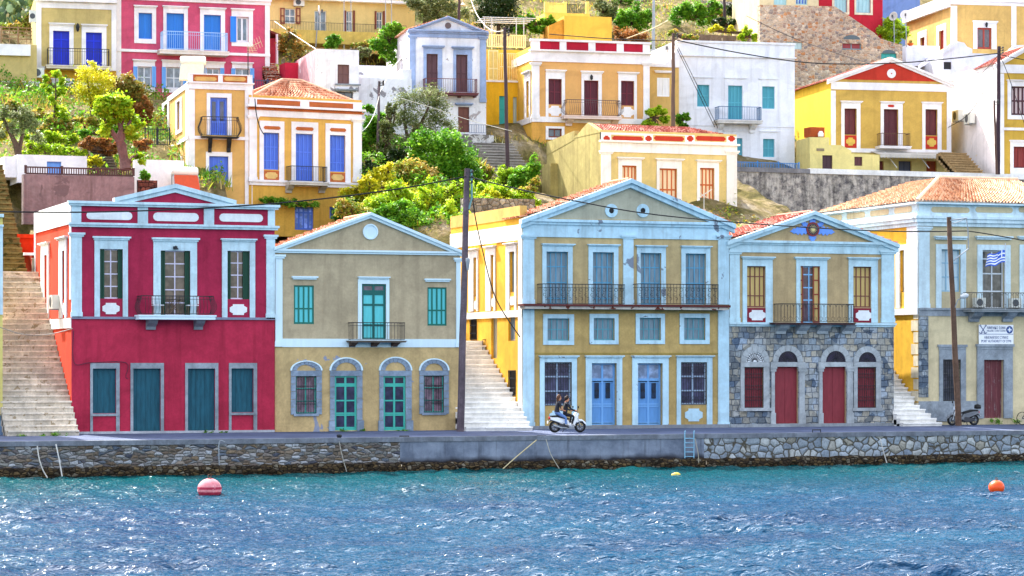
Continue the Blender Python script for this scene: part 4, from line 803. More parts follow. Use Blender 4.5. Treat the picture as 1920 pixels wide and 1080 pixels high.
H.balcony((380, 255.5, 448, 258), .75, 219, iron(), 'belly', 17, (380, 447.5), ((392, 258, 398, 285), (427, 258, 434, 285)), iron(), bulge=.22)
# ---------------- tile roofed yellow house
YT = plaster('#e2b058', .1, peel='#cfc0a8', pth=.75); DBL = paint('#5b82ea', .5, .12)
H = House('tile_roofed_house', 'yellow house with a tiled hip roof, orange parapet panels and three blue shutters', 466.7, 141.6, 6, 432, 8)
for i_, o_, pq, orp in (((494, 249, 523, 318), (486.3, 227, 532.5, 339), (494, 236.7, 525, 243), (494, 320, 523, 338)), ((554, 251, 586.7, 340), (546, 229, 596, 340.2), (554, 238.5, 587, 245), None), ((618, 253.5, 647, 322), (610, 232, 657, 342), (618, 240.5, 648, 247), (618, 324, 647, 341))):
    w = H.opening(i_, o_, None, 'window' if orp else 'balcony_door', [DBL, paint('#4a6fd4', .5, .12)], WW, 4, [0, .25, .62, 1], .05, .05, plaque=True); H.plaque(pq, 'octa', OR, .08)
    if orp: H.plaque(orp, 'rect', OR, .03, 'window_panel'); H.plaque((orp[0]+3, orp[1]+3, orp[2]-3, orp[3]-3), 'octa', plaster('#e6c07a'), .045)
H.opening((553, 388, 588, 431), None, None, 'door', [paint('#4f74d8'), glass('#6f86c8')], None, 4, [0, .75, 1], .08, .08); H.opening((618, 388, 648, 410), None, None, 'window', [paint('#5a7ad0'), glass('#3c4660')], None, 2, 1, .12, .1)
H.body(678, 188, [YT, plaster('#dcab4c', .16, stain=.3)], zones=((575, 350, 1),)); F_ = H.F; zz = lambda y, x=572: F_.uz(x, y)[1]; U = H.u1
H.pilaster(467, 222, 481, 340, WW, cap=True); H.pilaster(661.7, 228, 677.5, 341, WW, cap=True)
mb = MB(); F_.box(mb, (0, zz(222), U, zz(210)), 0, .07); F_.box(mb, (-.15, zz(205), U+.15, zz(201)), -.1, .3); F_.box(mb, (-.05, zz(190.5), U+.05, zz(187.5)), -.2, .08)
for a, b in ((467, 481), (562.5, 579), (661.7, 678)): q = F_.rect(a, 190, b, 203); F_.box(mb, (q[0], zz(202), q[2], zz(190)), 0, .07)
H.part('parapet_cornice', mb, WW)
mb = MB(); F_.box(mb, (-.08, zz(210), U+.08, zz(207)), 0, .14); n = 60
for i in range(n): F_.box(mb, (U*i/n, zz(207), U*(i+.55)/n, zz(205)), 0, .2)
H.part('dentils', mb, OR)
for a, b in ((481, 562.5), (579, 661.7)): q = F_.rect(a, 190, b, 203); mb = MB(); F_.box(mb, (q[0], zz(202), q[2], zz(190)), 0, .02); H.part('parapet_panel', mb, OR)
H.trim('string_course', [(465, 340, 680, 344, 0, .2), (467, 344, 678, 350, 0, .1)], WW); hip(H, zz(187), 1.35, 3.2, 2.6, 26, 8, d=6, over=-.35)
H.balcony((544, 341, 616, 347), .85, 312, plaster('#d9d2c8', .15), 'bars', 22, (547, 614), ((540, 347, 551, 361), (602, 347, 613, 361)), plaster('#b8b0a4', .2))
# ---------------- orange shutter house
OYE = plaster('#e0c680', .12, stain=.15); OLV = plaster('#b9aa6c', .2, stain=.5); WR = plaster('#f6f1ea', .07, peel='#a89c90', pth=.69, psc=1.1); ORS = paint('#c4622a', .5, .12); RDP = plaster('#c03c28', .08)
H = House('orange_shutter_house', 'pale yellow house with orange brown shutters, red octagon parapet and a plain olive side wall', 1127, 140, 0, 408, 9)
for i_, o_, c_, nm in (((1166, 310.5, 1193, 372), (1159, 299, 1202.5, 395), (1156, 295, 1206.7, 299), 'window'), ((1236, 316, 1269, 395), (1231, 301, 1277.5, 395), (1228, 297.5, 1282, 301.5), 'balcony_door'), ((1311.7, 315, 1339, 378), (1306.7, 304, 1347.5, 400), (1304, 300, 1351.7, 304), 'window')):
    H.opening(i_, o_, c_, nm, [ORS, paint('#eed3a8')], WR, 4, [0, .5, 1], .07, .09, plaque=True)
H.plaque((1312, 382, 1339, 398), 'rect', RDP, .03, 'window_panel')
H.body(1381, 252, [OYE, OLV], lmi=1); F_ = H.F; L = H.L; U = H.u1; zz = lambda y, x=1254: F_.uz(x, y)[1]
H.pilaster(1127, 288, 1145, 405, WR, cap=True); H.pilaster(1362, 288, 1381, 405, WR, cap=True)
mb = MB(); F_.box(mb, (-.02, zz(288), U+.02, zz(270)), 0, .06); F_.box(mb, (-.1, zz(270), U+.15, zz(266.5)), -.1, .22); F_.box(mb, (0, zz(266.5), U, zz(252)), -.2, .03); H.part('parapet_cornice', mb, WR)
for a, b in ((1147.5, 1205), (1226, 1282), (1304, 1360)): H.plaque((a-2, 253.5, b+2, 266.2), 'rect', OYE, .035, 'parapet_panel'); H.plaque((a, 255.5, b, 264.5), 'octa', RDP, .045, 'parapet_panel')
for a, b in ((1131, 1143), (1209.5, 1221.7), (1287.5, 1300), (1365, 1377.5)): H.plaque((a, 254.5, b, 265.5), 'octa', RDP, .04, 'parapet_panel')
zt = zz(252); ridge = L.uz(1101.7, 234); mb = MB(); ru = ridge[0]; rzv = ridge[1]; P = lambda u, z, d: F_.p(u, z, d)
tile_slope(mb, P(.12, zt+.05, -.5), P(U-.3, zt+.05, -.5), P(U-2.5, rzv, ru), P(.12, rzv, ru), 44, 8); tile_slope(mb, P(U-.3, zt+.05, 2*ru), P(.12, zt+.05, 2*ru), P(.12, rzv, ru), P(U-2.5, rzv, ru), 44, 8); tile_slope(mb, P(U-.3, zt+.05, -.5), P(U-.3, zt+.05, 2*ru), P(U-2.5, rzv, ru), P(U-2.5, rzv, ru), 20, 8); H.part('roof', mb, REDTILE())
mb = MB(); gl = [(ru*2, zt), (0, zt), (ru, rzv+.12)]; L.prism(mb, gl, -.3, .015); L.prism(mb, [(-9, zt-.7), (ru*2, zt-.1), (ru*2, zt+.45), (-9, zt+.12)], -.3, .015); H.part('side_gable', mb, OLV)
mb = MB(); q = L.rect(1030, 308, 1046, 330); L.box(mb, (q[0], H.zb-1, q[2], q[3]), 0, .5); H.part('buttress', mb, OLV)
# ---------------- peach house with red panels
PEA = plaster('#dca868', .08, stain=.08); WN = paint('#6e2234', .55, .15); RP = plaster('#b52038', .08); GOL = plaster('#dba450', .14)
H = House('red_panel_house', 'peach house with dark red shutters and four red panels in its white parapet', 997, 156, -6, 264, 9)
for i_, o_, c_, p in (((1028, 148, 1053, 196), (1023, 135, 1059, 221), (1021.7, 131, 1061.7, 135), (1028, 198.5, 1053, 217)), ((1094.7, 151, 1121.7, 217), (1090, 138, 1128, 221), (1088, 133.5, 1131, 138), None), ((1164, 151.7, 1188.7, 198), (1159, 139, 1193.7, 224), (1157, 135.5, 1198, 139), (1164, 200.5, 1188.7, 220))):
    H.opening(i_, o_, c_, 'window' if p else 'balcony_door', [WN, paint('#541a2a', .55, .2)], WW, 2, [0, .5, 1], .06, .06, plaque=True)
    if p: H.plaque(p, 'octa', WW, .03)
H.opening((1028, 241, 1053, 258), (1023, 237, 1058, 262), None, 'window', [paint('#7a3a2a'), glass()], WW); H.opening((987.5, 152, 993, 198), (984, 138, 995, 222), (982.5, 134, 996, 138), 'window', [WN, WN], WW, fr=H.L, plaque=True)
H.body(1218, 93, [PEA, plaster('#eab84e', .1), GOL], zones=((1107, 231, 2),), lmi=1); F_ = H.F; L = H.L; U = H.u1; zz = lambda y, x=1107: F_.uz(x, y)[1]
H.pilaster(997, 122, 1011, 222, WW, cap=True); H.pilaster(1206, 122, 1217.5, 226, WW, cap=True)
mb = MB(); F_.box(mb, (-.05, zz(118), U+.05, zz(99)), 0, .08); F_.box(mb, (-.15, zz(99), U+.15, zz(96)), -.2, .25); F_.box(mb, (-.1, zz(80), U+.1, zz(76)), -.25, .12)
for a, b in ((997, 1012), (1049, 1061.7), (1103, 1116), (1156, 1169), (1205, 1218)): q = F_.rect(a, 80, b, 96); F_.box(mb, (q[0], zz(96), q[2], zz(80)), -.25, .06)
L.box(mb, (-9, zz(116), -.02, zz(100)), 0, .06); L.box(mb, (-9, zz(232), -.02, zz(221)), 0, .06); L.box(mb, (-9, H.zb, -8.6, zz(116)), 0, .05); H.part('parapet_cornice', mb, WW)
for a, b in ((1012, 1049), (1061.7, 1103), (1116, 1156), (1169, 1205)): q = F_.rect(a, 80, b, 96); mb = MB(); F_.box(mb, (q[0], zz(96), q[2], zz(80)), -.2, .01); H.part('parapet_panel', mb, RP)
H.trim('string_course', [(997, 221, 1218, 231, 0, .08)], WW)
H.balcony((1058, 217, 1166, 223), .9, 187.5, plaster('#f0d8d0', .08), 'belly', 26, (1064, 1163), ((1064, 223, 1075, 235), (1149, 223, 1160, 236)), bulge=.25, rmat=paint('#5a4a4a'))
mb = MB(); u, z = F_.uz(1108, 146); mb.lathe(F_.p(u, z, .15), [(.02, .2), (.1, .1), (.1, -.08), (.02, -.16)], 8); H.part('wall_lantern', mb, iron())
H = House('peach_wing', 'small peach side wing with one white shuttered window behind the utility pole', 1218, 156.4, -6, 262, 7)
H.opening((1232, 146, 1255, 181), None, (1226, 133, 1259, 137), 'window', [paint('#f4f4f2'), paint('#eceaea')], WW, 2, 1, .03, .05, v=-.03); H.body(1273, 126, [plaster('#d8b068', .1)]); mb = MB(); F_ = H.F; U = H.u1; z0 = F_.uz(1245, 126)[1]; F_.prism(mb, [(0, z0), (U, z0), (U, z0+1.5), (U*.75, z0+.6), (U*.5, z0+.25), (0, z0+.25)], -.3, .1); H.part('parapet', mb, WW)
# ---------------- white house with turquoise shutters
WB = plaster('#eceef6', .08, stain=.25, peel='#cfd2da', pth=.72, psc=.7); TU = paint('#5fb3c4', .5, .12)
H = House('white_house', 'plain white cubic house with turquoise shutters and a blue railed balcony', 1270, 158, -8, 332, 9)
for i_, c_, nm in (((1307, 159, 1330, 200), (1299, 144.5, 1337, 146.5), 'window'), ((1365, 160.5, 1392, 224), (1357.5, 146, 1399.7, 148), 'balcony_door'), ((1429, 162, 1452.5, 204), (1421.7, 147.5, 1459, 149.5), 'window'), ((1430.5, 260.5, 1452, 294.6), (1423, 246, 1459, 248), 'window'), ((1370, 259, 1392, 320), (1357, 245, 1400, 247), 'door')): H.opening(i_, (c_[0]+1, c_[3], c_[2]-1, i_[3]+(5 if nm == 'window' else 0)), c_, nm, [TU, paint('#4a9cae', .5, .12)], WB, 4 if nm != 'window' else 2, [0, .5, 1], .05, .05, cv=.1, sv=.025, plaque=nm != 'window')
H.body(1490, 81, [WB]); H.trim('cornice', [(1268, 105, 1492, 107.5, 0, .16), (1269, 78.5, 1491, 82, -.3, .1)], WB); H.trim('string_course', [(1270, 235, 1490, 237, 0, .04)], WB)
H.balcony((1346, 225, 1430, 231), 1.0, 200, plaster('#dcd8d4', .2), 'bars', 26, (1349, 1428), ((1349, 231, 1357, 248), (1409, 231, 1419, 248)), WB, rmat=paint('#2f5f88'))
# ---------------- ochre pediment house
OP = plaster('#d0aa56', .14, stain=.2); SY = plaster('#e9c23c', .12, stain=.2); RT_ = plaster('#bf3a2c', .08); BRW = paint('#5f2630', .55, .25)  # bright yellow side repeats the ochre front, sunlight painted into its colour
H = House('red_pediment_house', 'ochre yellow house with a red pediment holding a white disc, sun tinted yellow side wall', 1557.5, 158, -8, 326, 9)
H.dep = .3
for i_, o_, c_, p in (((1583, 203.5, 1606, 252.5), (1577, 193, 1613, 286), (1575, 189.5, 1616.7, 193), (1583, 254, 1606, 277)), ((1656.7, 204.7, 1684, 278), (1651, 194, 1692, 286), (1649.5, 190.5, 1694.5, 194), None), ((1734.7, 205, 1757.5, 254), (1729, 195, 1765, 286), (1727, 191.5, 1767, 195), (1735, 255.5, 1758, 279))):
    H.opening(i_, o_, c_, 'window' if p else 'balcony_door', [BRW, paint('#6b2f34', .55, .3) if p else paint('#5a2830')], WW, 2, 1 if p else [0, .33, .5, .68, 1], .05 if p else .09, .05, plaque=True)
    if p: H.plaque(p, 'rect', RT_, .03, 'window_panel'); H.plaque((p[0]+3, p[1]+4, p[2]-3, p[3]-4), 'octa', plaster('#dcb85a'), .045)
    else: H.plaque((1664, 196.5, 1676, 201), 'octa', RT_, .08)
H.opening((1737, 302, 1756, 326), None, None, 'door', [paint('#b0552a'), paint('#a04a28')]); H.opening((1685, 302, 1709, 326), None, None, 'door', [paint('#4a5068'), paint('#5a6074')]); H.opening((1648, 302, 1657, 325), None, None, 'door', [paint('#7a3a34'), paint('#7a3a34')])
PLY = plaster('#e6d58c', .1, stain=.15)
H.body(1783, 155, [OP, SY, PLY], zones=((1670, 287, 2),), gable=(1669, 111), lmi=1); H.W.data.polygons[len(H.W.data.polygons)-2].material_index = 0
F_ = H.F; U = H.u1; mb = MB(); ga = H.ga; F_.prism(mb, [(.3, H.zt+.05), (U-.3, H.zt+.05), (ga[0], ga[1]-.1)], 0, .03); H.part('tympanum', mb, RT_)
H.trim('frieze', [(1558, 156, 1783, 170, 0, .06)], WW); H.pilaster(1558, 170, 1566.5, 290, WW, base=False); H.pilaster(1775, 170, 1783, 290, WW, base=False); H.trim('string_course', [(1558, 279.5, 1783, 287, 0, .1)], WW)
H.gable_roof(REDTILE(), lift=.0, side=.2); H.rake((1551, 149), (1669, 107.5), (1788, 157), 12, WW, v=.3)
mb = MB(); u, z = F_.uz(1671, 138); disc(mb, F_, u, z, .32, .03, .07, 20); disc(mb, F_, u, z, .05, .07, .08, 8, 1); H.part('medallion', mb, [WW, RT_])
H.balcony((1650, 273.5, 1709, 278), .9, 250, WW, 'bars', 15, (1653, 1707), (), rmat=paint('#5a3c28'))
mb = MB(); za = F_.uz(1700, 286)[1]; q0, q1 = F_.uz(1632, 290)[0], F_.uz(1783, 290)[0]; mb.hexa([F_.p(q0, za-.35, 1.9), F_.p(q1, za-.35, 1.9), F_.p(q1, za, .02), F_.p(q0, za, .02), F_.p(q0, za-.3, 1.9), F_.p(q1, za-.3, 1.9), F_.p(q1, za+.05, .02), F_.p(q0, za+.05, .02)]); n = 26
for i in range(n): a, b = q0+(q1-q0)*i/n, q0+(q1-q0)*(i+1)/n; m = (a+b)/2; mb.poly([F_.p(a, za-.35, 1.91), F_.p(a, za-.48, 1.91), F_.p(m, za-.58, 1.91), F_.p(b, za-.48, 1.91), F_.p(b, za-.35, 1.91)])
AW = H.part('awning', mb, plaster('#c9c4bc', .1)); mb = MB()
for x in (1650, 1710, 1770): u = F_.uz(x, 300)[0]; mb.tube([F_.p(u, za-.05, .9), F_.p(u+.6, za-1.2, 1.7)], .03, 5)
H.part('awning_frame', mb, paint('#d8d8d8'), AW)
AX = House('pale_yellow_outbuilding', 'pale yellow stepped outbuilding with a dark brown door above the stained retaining wall', 1519, 154, -8, 328, 3.5)
AX.opening((1542, 291, 1561, 327), None, None, 'door', [paint('#4a3038'), paint('#4a3038')]); AX.opening((1602, 294, 1617, 311), None, None, 'window', [paint('#5a3438'), paint('#64383c')]); AX.body(1649, 290, [PLY]); mb = MB(); F_ = AX.F; zz = lambda y: F_.uz(1580, y)[1]
q = F_.rect(1519, 258, 1556, 290); F_.box(mb, (q[0], zz(290), q[2], zz(258)), -3, -.1, 0, True); q = F_.rect(1556, 268, 1597, 290); F_.prism(mb, [(q[0], zz(290)), (q[2], zz(290)), (q[2], zz(282)), (q[2]-.7, zz(272)), (q[0], zz(272))], -2.5, -.1); AX.part('upper_wall', mb, PLY); mb = MB(); q = F_.rect(1532, 278, 1546, 283); F_.box(mb, q, -.1, -.05); AX.part('window', mb, paint('#8a7a60'))
# ---------------- blue and white pediment house
LV = plaster('#9db0d4', .16, peel='#c4ccdc', pth=.7, psc=1.3, stain=.2); WPE = plaster('#ecebef', .1, peel='#a8a0a0', pth=.63, psc=1.1, stain=.3); BR = paint('#5a3c40', .7, .3)
H = House('lavender_trim_house', 'weathered white house with lavender blue trim, a pediment and a brown wooden balcony', 767.5, 156, -8, 252, 9)
for i_, o_, c_ in (((799.5, 101, 821, 172), (794, 90, 829, 173), (791, 86, 833, 90)), ((855, 102.5, 876.7, 173), (850, 92, 885, 174), (846, 88, 888, 92))): H.opening(i_, o_, c_, 'balcony_door', [BR, paint('#64464a', .7, .3)], LV, 2, [0, .5, 1], .07, .06, plaque=True, cv=.28)
H.opening((859, 200.5, 880, 248), None, (853, 194, 886, 198), 'door', [paint('#6a3e34'), paint('#74463a')], LV, 2, 3, cv=.3); H.opening((751.5, 111, 755, 130), None, None, 'window', [BR, BR], None, fr=H.L); H.opening((761, 106, 763.5, 128), None, None, 'window', [BR, BR], None, fr=H.L)
H.body(911.5, 59, [WPE], gable=(839, 33.5)); H.pilaster(767.5, 71, 779, 178, LV, cap=True); H.pilaster(900, 73, 911, 192, LV, cap=True); H.trim('frieze', [(767.5, 63, 911.5, 71, 0, .05)], LV); H.trim('cornice', [(765, 57, 914, 60, 0, .28), (766, 60, 913, 63, 0, .16)], LV); H.gable_roof(lift=.0, side=.15, ncol=22, dep=8); H.rake((763, 57), (839, 30.5), (915.5, 62), 7, LV, v=.3)
mb = MB(); F_ = H.F; u, z = F_.uz(840, 48); disc(mb, F_, u, z, .2, 0, .04, 16); H.part('medallion', mb, paint('#6a5a5a')); WBR = paint('#6b3a3c', .7)
H.balcony((795, 173, 897, 177.5), .9, 147.5, WBR, 'bars', 24, (798, 895), ((800, 177.5, 805, 182), (860, 177.5, 866, 182), (889, 177.5, 894, 182)), rmat=WBR)
mb = MB(); q = F_.rect(880, 234, 911, 249, v=.9); bars(mb, F_, q, .9, 8, (0, 1), .015); H.part('railing', mb, paint('#6f7c98'))
# ---------------- ruined white house
WRU = plaster('#eef0f6', .12, peel='#8e8c92', pth=.6, psc=.9, stain=.3)
H = House('whitewashed_ruin', 'low flaking whitewashed house with one dark brown shuttered opening and a pinkish side wall', 592, 152, -5, 262, 7)
H.opening((633, 121, 655, 157), None, None, 'window', [paint('#6a4a48'), paint('#74524e')], None, 2, 2); H.opening((631, 172, 662, 198), None, (627, 167, 669, 171), 'window', [paint('#4a4a50'), glass('#2c3036')], STONEG)
H.body(673, 94, [WRU, plaster('#e3a8b0', .2, peel='#f0e8ea', pth=.6)], lmi=1); H.trim('string_course', [(628, 157.5, 676, 160, 0, .12)], STONEG)
H2 = House('whitewashed_wing', 'lower flat roofed whitewashed wing beside the lavender trimmed house', 672.5, 152.6, -5, 262, 5); H2.body(772, 148, [WRU]); mb = MB(); F_ = H2.F; zz = lambda y: F_.uz(720, y)[1]; q = F_.rect(685, 116, 738, 150); F_.box(mb, (q[0], zz(150), q[2], zz(116)), -3.2, -2.2, 0, True); q = F_.rect(755, 128, 772, 150); F_.box(mb, (q[0], zz(150), q[2], zz(128)), -2, -.1, 0, True); H2.part('upper_wall', mb, WRU)
# ---------------- long yellow house at the top
YTOP = plaster('#dfc584', .1, stain=.12); BS = paint('#7a3a2c', .6)
H = House('long_yellow_house', 'long yellow house with brown shutters behind a terrace railing at the top', 500, 172, -3, 86, 7)
for i_, sh in (((534, 16, 554, 44), 9), ((590, 20, 612, 64), 0), ((649, 21, 661, 59), 4), ((706, 22, 717, 54), 4)):
    w = H.opening(i_, None, None, 'window' if sh else 'door', [paint('#e6e4e0'), glass('#4a5560')], None, 2, [0, .5, 1], .06, .06)
    if sh:
        for q in ((i_[0]-sh, i_[1]-1, i_[0]-.5, i_[3]+1), (i_[2]+.5, i_[1]-1, i_[2]+sh, i_[3]+1)): mb = MB(); leaf(mb, H.F, H.F.rect(*q), .08, 1, 2, .08, .08, 0, 1); H.part('shutter', mb, [BS, paint('#c9a070')], w)
H.body(778, 3, [YTOP]); H.trim('eave', [(498, -1, 780, 4, -.2, .6)], WW); H.trim('terrace_floor', [(500, 66, 762, 90, 0, 2.2)], plaster('#d6b860', .15, stain=.3)); mb = MB(); F_ = H.F; q = F_.rect(505, 43.5, 762, 66, v=2.1); bars(mb, F_, q, 2.1, 90, (0, 1), .012); H.part('railing', mb, iron())
mb = MB()
for x in (645, 658, 723, 734): mb = MB(); u = F_.uz(x, 40, 2.1)[0]; mb.tube([F_.p(u, F_.uz(x, 92, 2.1)[1], 2.1), F_.p(u, F_.uz(x, -6, 2.1)[1], 2.1)], .03, 5); H.part('post', mb, paint('#a8adb4'))
# ---------------- stone house, red house at the top right
FS = stone('field_stone', ['#ac9780', '#cdb698', '#b8a48c', '#8c8682', '#c08858', '#dccdb4', '#a08e7c'], 3.7, '#b4a896', .06, (1, 1, 1.4), .8, .4)
H = House('fieldstone_house', 'tall brown fieldstone wall house with a pale shuttered window and sloping top', 1425, 170, -8, 172, 6)
H.opening((1475, 50, 1504, 92), None, None, 'window', [paint('#a9c6c8'), paint('#b3cfd0')], None, 4, 1, .04, .05); H.opening((1579, 74, 1615, 93), None, None, 'window', [paint('#6f8f98'), paint('#8a3a40')], None, 2, 1); H.opening((1652, 100, 1681, 118), None, None, 'door', [paint('#2f9a98'), paint('#39a8a2')], None, 3, 1)
H.body(1692, 84, [FS]); F_ = H.F; U = lambda x, y=60: F_.uz(x, y)[0]; Z = lambda x, y: F_.uz(x, y)[1]; mb = MB(); F_.prism(mb, [(0, H.zt-.01), (U(1690), H.zt-.01), (U(1650), Z(1650, 72)), (U(1640), Z(1640, 62)), (U(1566), Z(1566, 12)), (0, Z(1425, 9))], -.6, 0.004); H.part('upper_wall', mb, FS)
for xc, y, r in ((1597, 74, 18), (1666.5, 100, 14.5)):
    mb = MB(); uu, z = F_.uz(xc, y); q, p = arch_pts(uu, z, r*.0367, .02, 12, .5); F_.prism(mb, q, 0, .012); H.part('arch_panel', mb, paint('#54646a'))
RH = plaster('#c02838', .1)
H = House('red_hilltop_house', 'bright red house with pale blue green shutters on top of the fieldstone wall', 1534, 176, -8, 92, 7)
H.opening((1564, -8, 1588, 23), (1560, -12, 1592, 27), None, 'window', [paint('#9cc4cc'), paint('#a8ced4')], plaster('#ecdcc0'), 4); H.opening((1605, -20, 1632, 24), (1602, -25, 1636, 28), None, 'window', [paint('#9cc4cc'), paint('#a8ced4')], plaster('#ecdcc0'), 4); H.body(1655, -40, [RH])
H = House('cream_hilltop_house', 'cream house with pale blue shutters left of the red hilltop house', 1424, 175.5, -8, 90, 7); H.opening((1451, -20, 1475, 9), None, None, 'window', [paint('#9cc4cc'), paint('#a8ced4')], None, 4); H.opening((1492, -20, 1514, 9), None, None, 'window', [paint('#9cc4cc'), glass('#2c4a9a')], None, 4); H.body(1535, -40, [plaster('#dccba4', .12)])
H = House('blue_back_house', 'plain blue wall of a house behind the satellite dishes', 1650, 188, -8, 90, 6); H.body(1725, -40, [plaster('#6f8fd0', .12)])
# ---------------- ochre house top right
OT = plaster('#d9b068', .14, stain=.2); WBL = plaster('#e6e8f4', .1, stain=.2)
H = House('ochre_corner_house', 'ochre corner house with white pilasters and a red brown glazed door at the top right', 1782.5, 172, -9, 96, 10)
H.opening((1832, 52, 1859, 92), (1824.7, 44, 1868, 92), (1823, 39.5, 1870, 44), 'door', [paint('#a0392c'), glass('#3a2c34')], WW, 2, 1, .12, .12, plaque=True); H.opening((1761, 57, 1771, 92), (1757, 46, 1774.5, 92), None, 'door', [paint('#a0392c'), paint('#a0392c')], WW, fr=H.L, plaque=True); H.opening((1726, 70, 1735, 88), (1722, 58, 1738, 90), None, 'window', [paint('#8a392c'), paint('#8a392c')], WW, fr=H.L)
H.body(1990, 11, [OT]); H.pilaster(1782.5, 11, 1794, 92, WW, base=False); H.pilaster(1896, 11, 1905, 92, WW, base=False); H.trim('frieze', [(1782, 2, 1990, 11, 0, .08)], WW); mb = MB(); L = H.L; F_ = H.F; z0, z1 = F_.uz(1800, 11)[1], F_.uz(1800, -8)[1]; F_.box(mb, (-.25, F_.uz(1800, 2)[1], H.u1, z1), -.4, .3); L.box(mb, (-10, z0-.1, -.02, z1), 0, .3); H.part('cornice', mb, WW)
mb = MB(); u, z = F_.uz(1848, 47); mb.lathe(F_.p(u, z, .2), [(.02, .2), (.12, .05), (.05, -.2)], 8); H.part('wall_lantern', mb, iron())
T = House('white_terrace_wall', 'white terrace wall with scalloped top and one small dark opening below the ochre corner house', 1768, 167, -9, 150, 6); T.opening((1769.5, 116, 1784, 130), None, None, 'window', [paint('#2a2a30'), paint('#2a2a30')], None); T.body(1990, 104, [WBL]); F_ = T.F; mb = MB(); U = lambda x: F_.uz(x, 95)[0]; z = T.zt-.01; Z = lambda y: F_.uz(1840, y)[1]
F_.prism(mb, [(U(1769), z), (U(1823), z), (U(1823), Z(92)), (U(1813), Z(88)), (U(1808), Z(81)), (U(1797), Z(79)), (U(1790), Z(83)), (U(1769), Z(99))], -.3, .004); F_.prism(mb, [(U(1893), z), (U(1985), z), (U(1985), Z(80)), (U(1905), Z(83)), (U(1893), Z(91))], -.3, .004); T.part('parapet', mb, WBL)
mb = MB(); F_.prism(mb, [(U(1722), Z(132)), (U(1722), Z(126)), (U(1790), Z(79)), (U(1790), Z(88))], .02, .25); T.part('stair_parapet', mb, WBL)
B2 = House('white_roof_terrace', 'pale whitewashed parapet box with an orange plant pot on it', 1699, 171, -9, 116, 4); B2.body(1762, 86.5, [WBL])
# ---------------- white sided house at the right
H = House('white_sided_house', 'ochre house with a long white side wall and dark barred window at the right edge', 1869, 151, -9, 328, 11)
H.opening((1895.5, 162, 1926, 216), (1889, 153, 1932, 224), (1887, 150, 1935, 153), 'window', [paint('#4a2630'), paint('#c9b4b4')], WW, 4, [0, .5, 1], .12, .1); H.opening((1900, 275, 1930, 315), (1894, 267, 1936, 327), (1892, 263, 1938, 267), 'door', [paint('#7a2c2c', .6, .3), paint('#8a3430', .6, .3)], WW, 3, 1, .03)
H.body(1985, 122, [plaster('#cfa848', .1), plaster('#f1e9ea', .08, peel='#e6d3b4', pth=.7)], gable=(1927, 88), lmi=1); F_ = H.F; H.trim('frieze', [(1869, 122, 1985, 138, 0, .06)], WW); H.pilaster(1869, 138, 1882, 328, WW, base=False); H.trim('string_course', [(1869, 240, 1985, 245, 0, .1)], WW); H.gable_roof(REDTILE(), lift=.0, side=.1, dep=4); H.rake((1864, 121), (1927, 85), (1990, 122), 12, WW, v=.3)
L = H.L; mb = MB(); mb.poly([L.p(-11, H.zt-.7, .02), L.p(0, H.zt, .02), L.p(0, H.zt+.12, .02), L.p(-11, H.zt+.12, .02)]); H.part('side_trim', mb, WW)
# ---------------- yellow stairway house and roof boxes
YS = plaster('#f0b92a', .12, stain=.2); YP = plaster('#f0d078', .1)
H = House('yellow_stairway_house', 'bright yellow narrow house with a turquoise door, cream gate and stepped terraces', 910, 160, -8, 240, 7)
H.opening((936, 180, 950, 236), None, None, 'door', [paint('#2ba8a6'), paint('#38b0aa')], None, 1, [0, .55, .9, 1], .08, .08); H.opening((962, 182, 969, 236), None, None, 'door', [paint('#b8c4b8'), paint('#c8d0c8')], None, 1, 1); H.body(1000, 156, [YS]); H.trim('string_course', [(910, 151.5, 1000, 154.5, 0, .1)], WW); F_ = H.F; mb = MB(); q = F_.rect(911, 92, 1000, 152); F_.box(mb, (q[0], F_.uz(950, 156)[1], q[2], F_.uz(950, 88)[1]), -6, -1.6, 0, True); H.part('upper_wall', mb, plaster('#e6bd4a', .14))
mb = MB(); q = F_.rect(917, 93, 936, 151); leaf(mb, F_, q, -.3, 2, [0, .4, 1], .07, .1, 0, 1); H.part('gate', mb, [paint('#f0dc9a'), YP])
mb = MB(); q = F_.rect(938, 100, 985, 150); bars(mb, F_, q, -.2, 14, (0, .5, 1), .025); H.part('railing', mb, paint('#f2dfa0')); mb = MB(); q = F_.rect(914, 66, 985, 88, v=-1.6); bars(mb, F_, q, -1.6, 22, (0, 1), .035); H.part('railing', mb, paint('#f0dca0'))
mb = MB()
for x in (908, 922, 968, 982): u = F_.uz(x, 60, -2)[0]; mb.tube([F_.p(u, F_.uz(x, 92, -2)[1], -2), F_.p(u, F_.uz(x, 33, -2)[1], -2)], .035, 5)
for k in range(4): z = F_.uz(940, 33, -2)[1]; mb.tube([F_.p(F_.uz(905, 33, -2)[0], z, -2-k*.9), F_.p(F_.uz(1005, 33, -2)[0], z, -2-k*.9)], .03, 5)
H.part('pergola', mb, paint('#b8bcc4'))
YB = plaster('#eebc4c', .1)
H = House('yellow_roof_room', 'plain sunlit yellow rooftop room behind the red panel parapet', 1058, 176, -8, 100, 6); H.body(1147, 32, [YB]); F_ = H.F; mb = MB(); q = F_.rect(1030, 46, 1058, 90); F_.prism(mb, [(q[0], F_.uz(1040, 100)[1]), (0, F_.uz(1040, 100)[1]), (0, F_.uz(1040, 34)[1]), (q[0], F_.uz(1040, 48)[1])], -3, -.2); H.part('lean_to', mb, plaster('#d99a3c', .15))
H = House('yellow_balustrade_house', 'yellow roof terrace with balustrade panels above the rooftop room', 1022, 184, -8, 60, 5); H.body(1106, 26, [plaster('#efcf62', .1)]); F_ = H.F; mb = MB(); q = F_.rect(1028, 6, 1060, 24); bars(mb, F_, (q[0], H.zt, q[2], q[3]), -.1, 14, (0, 1), .05); 
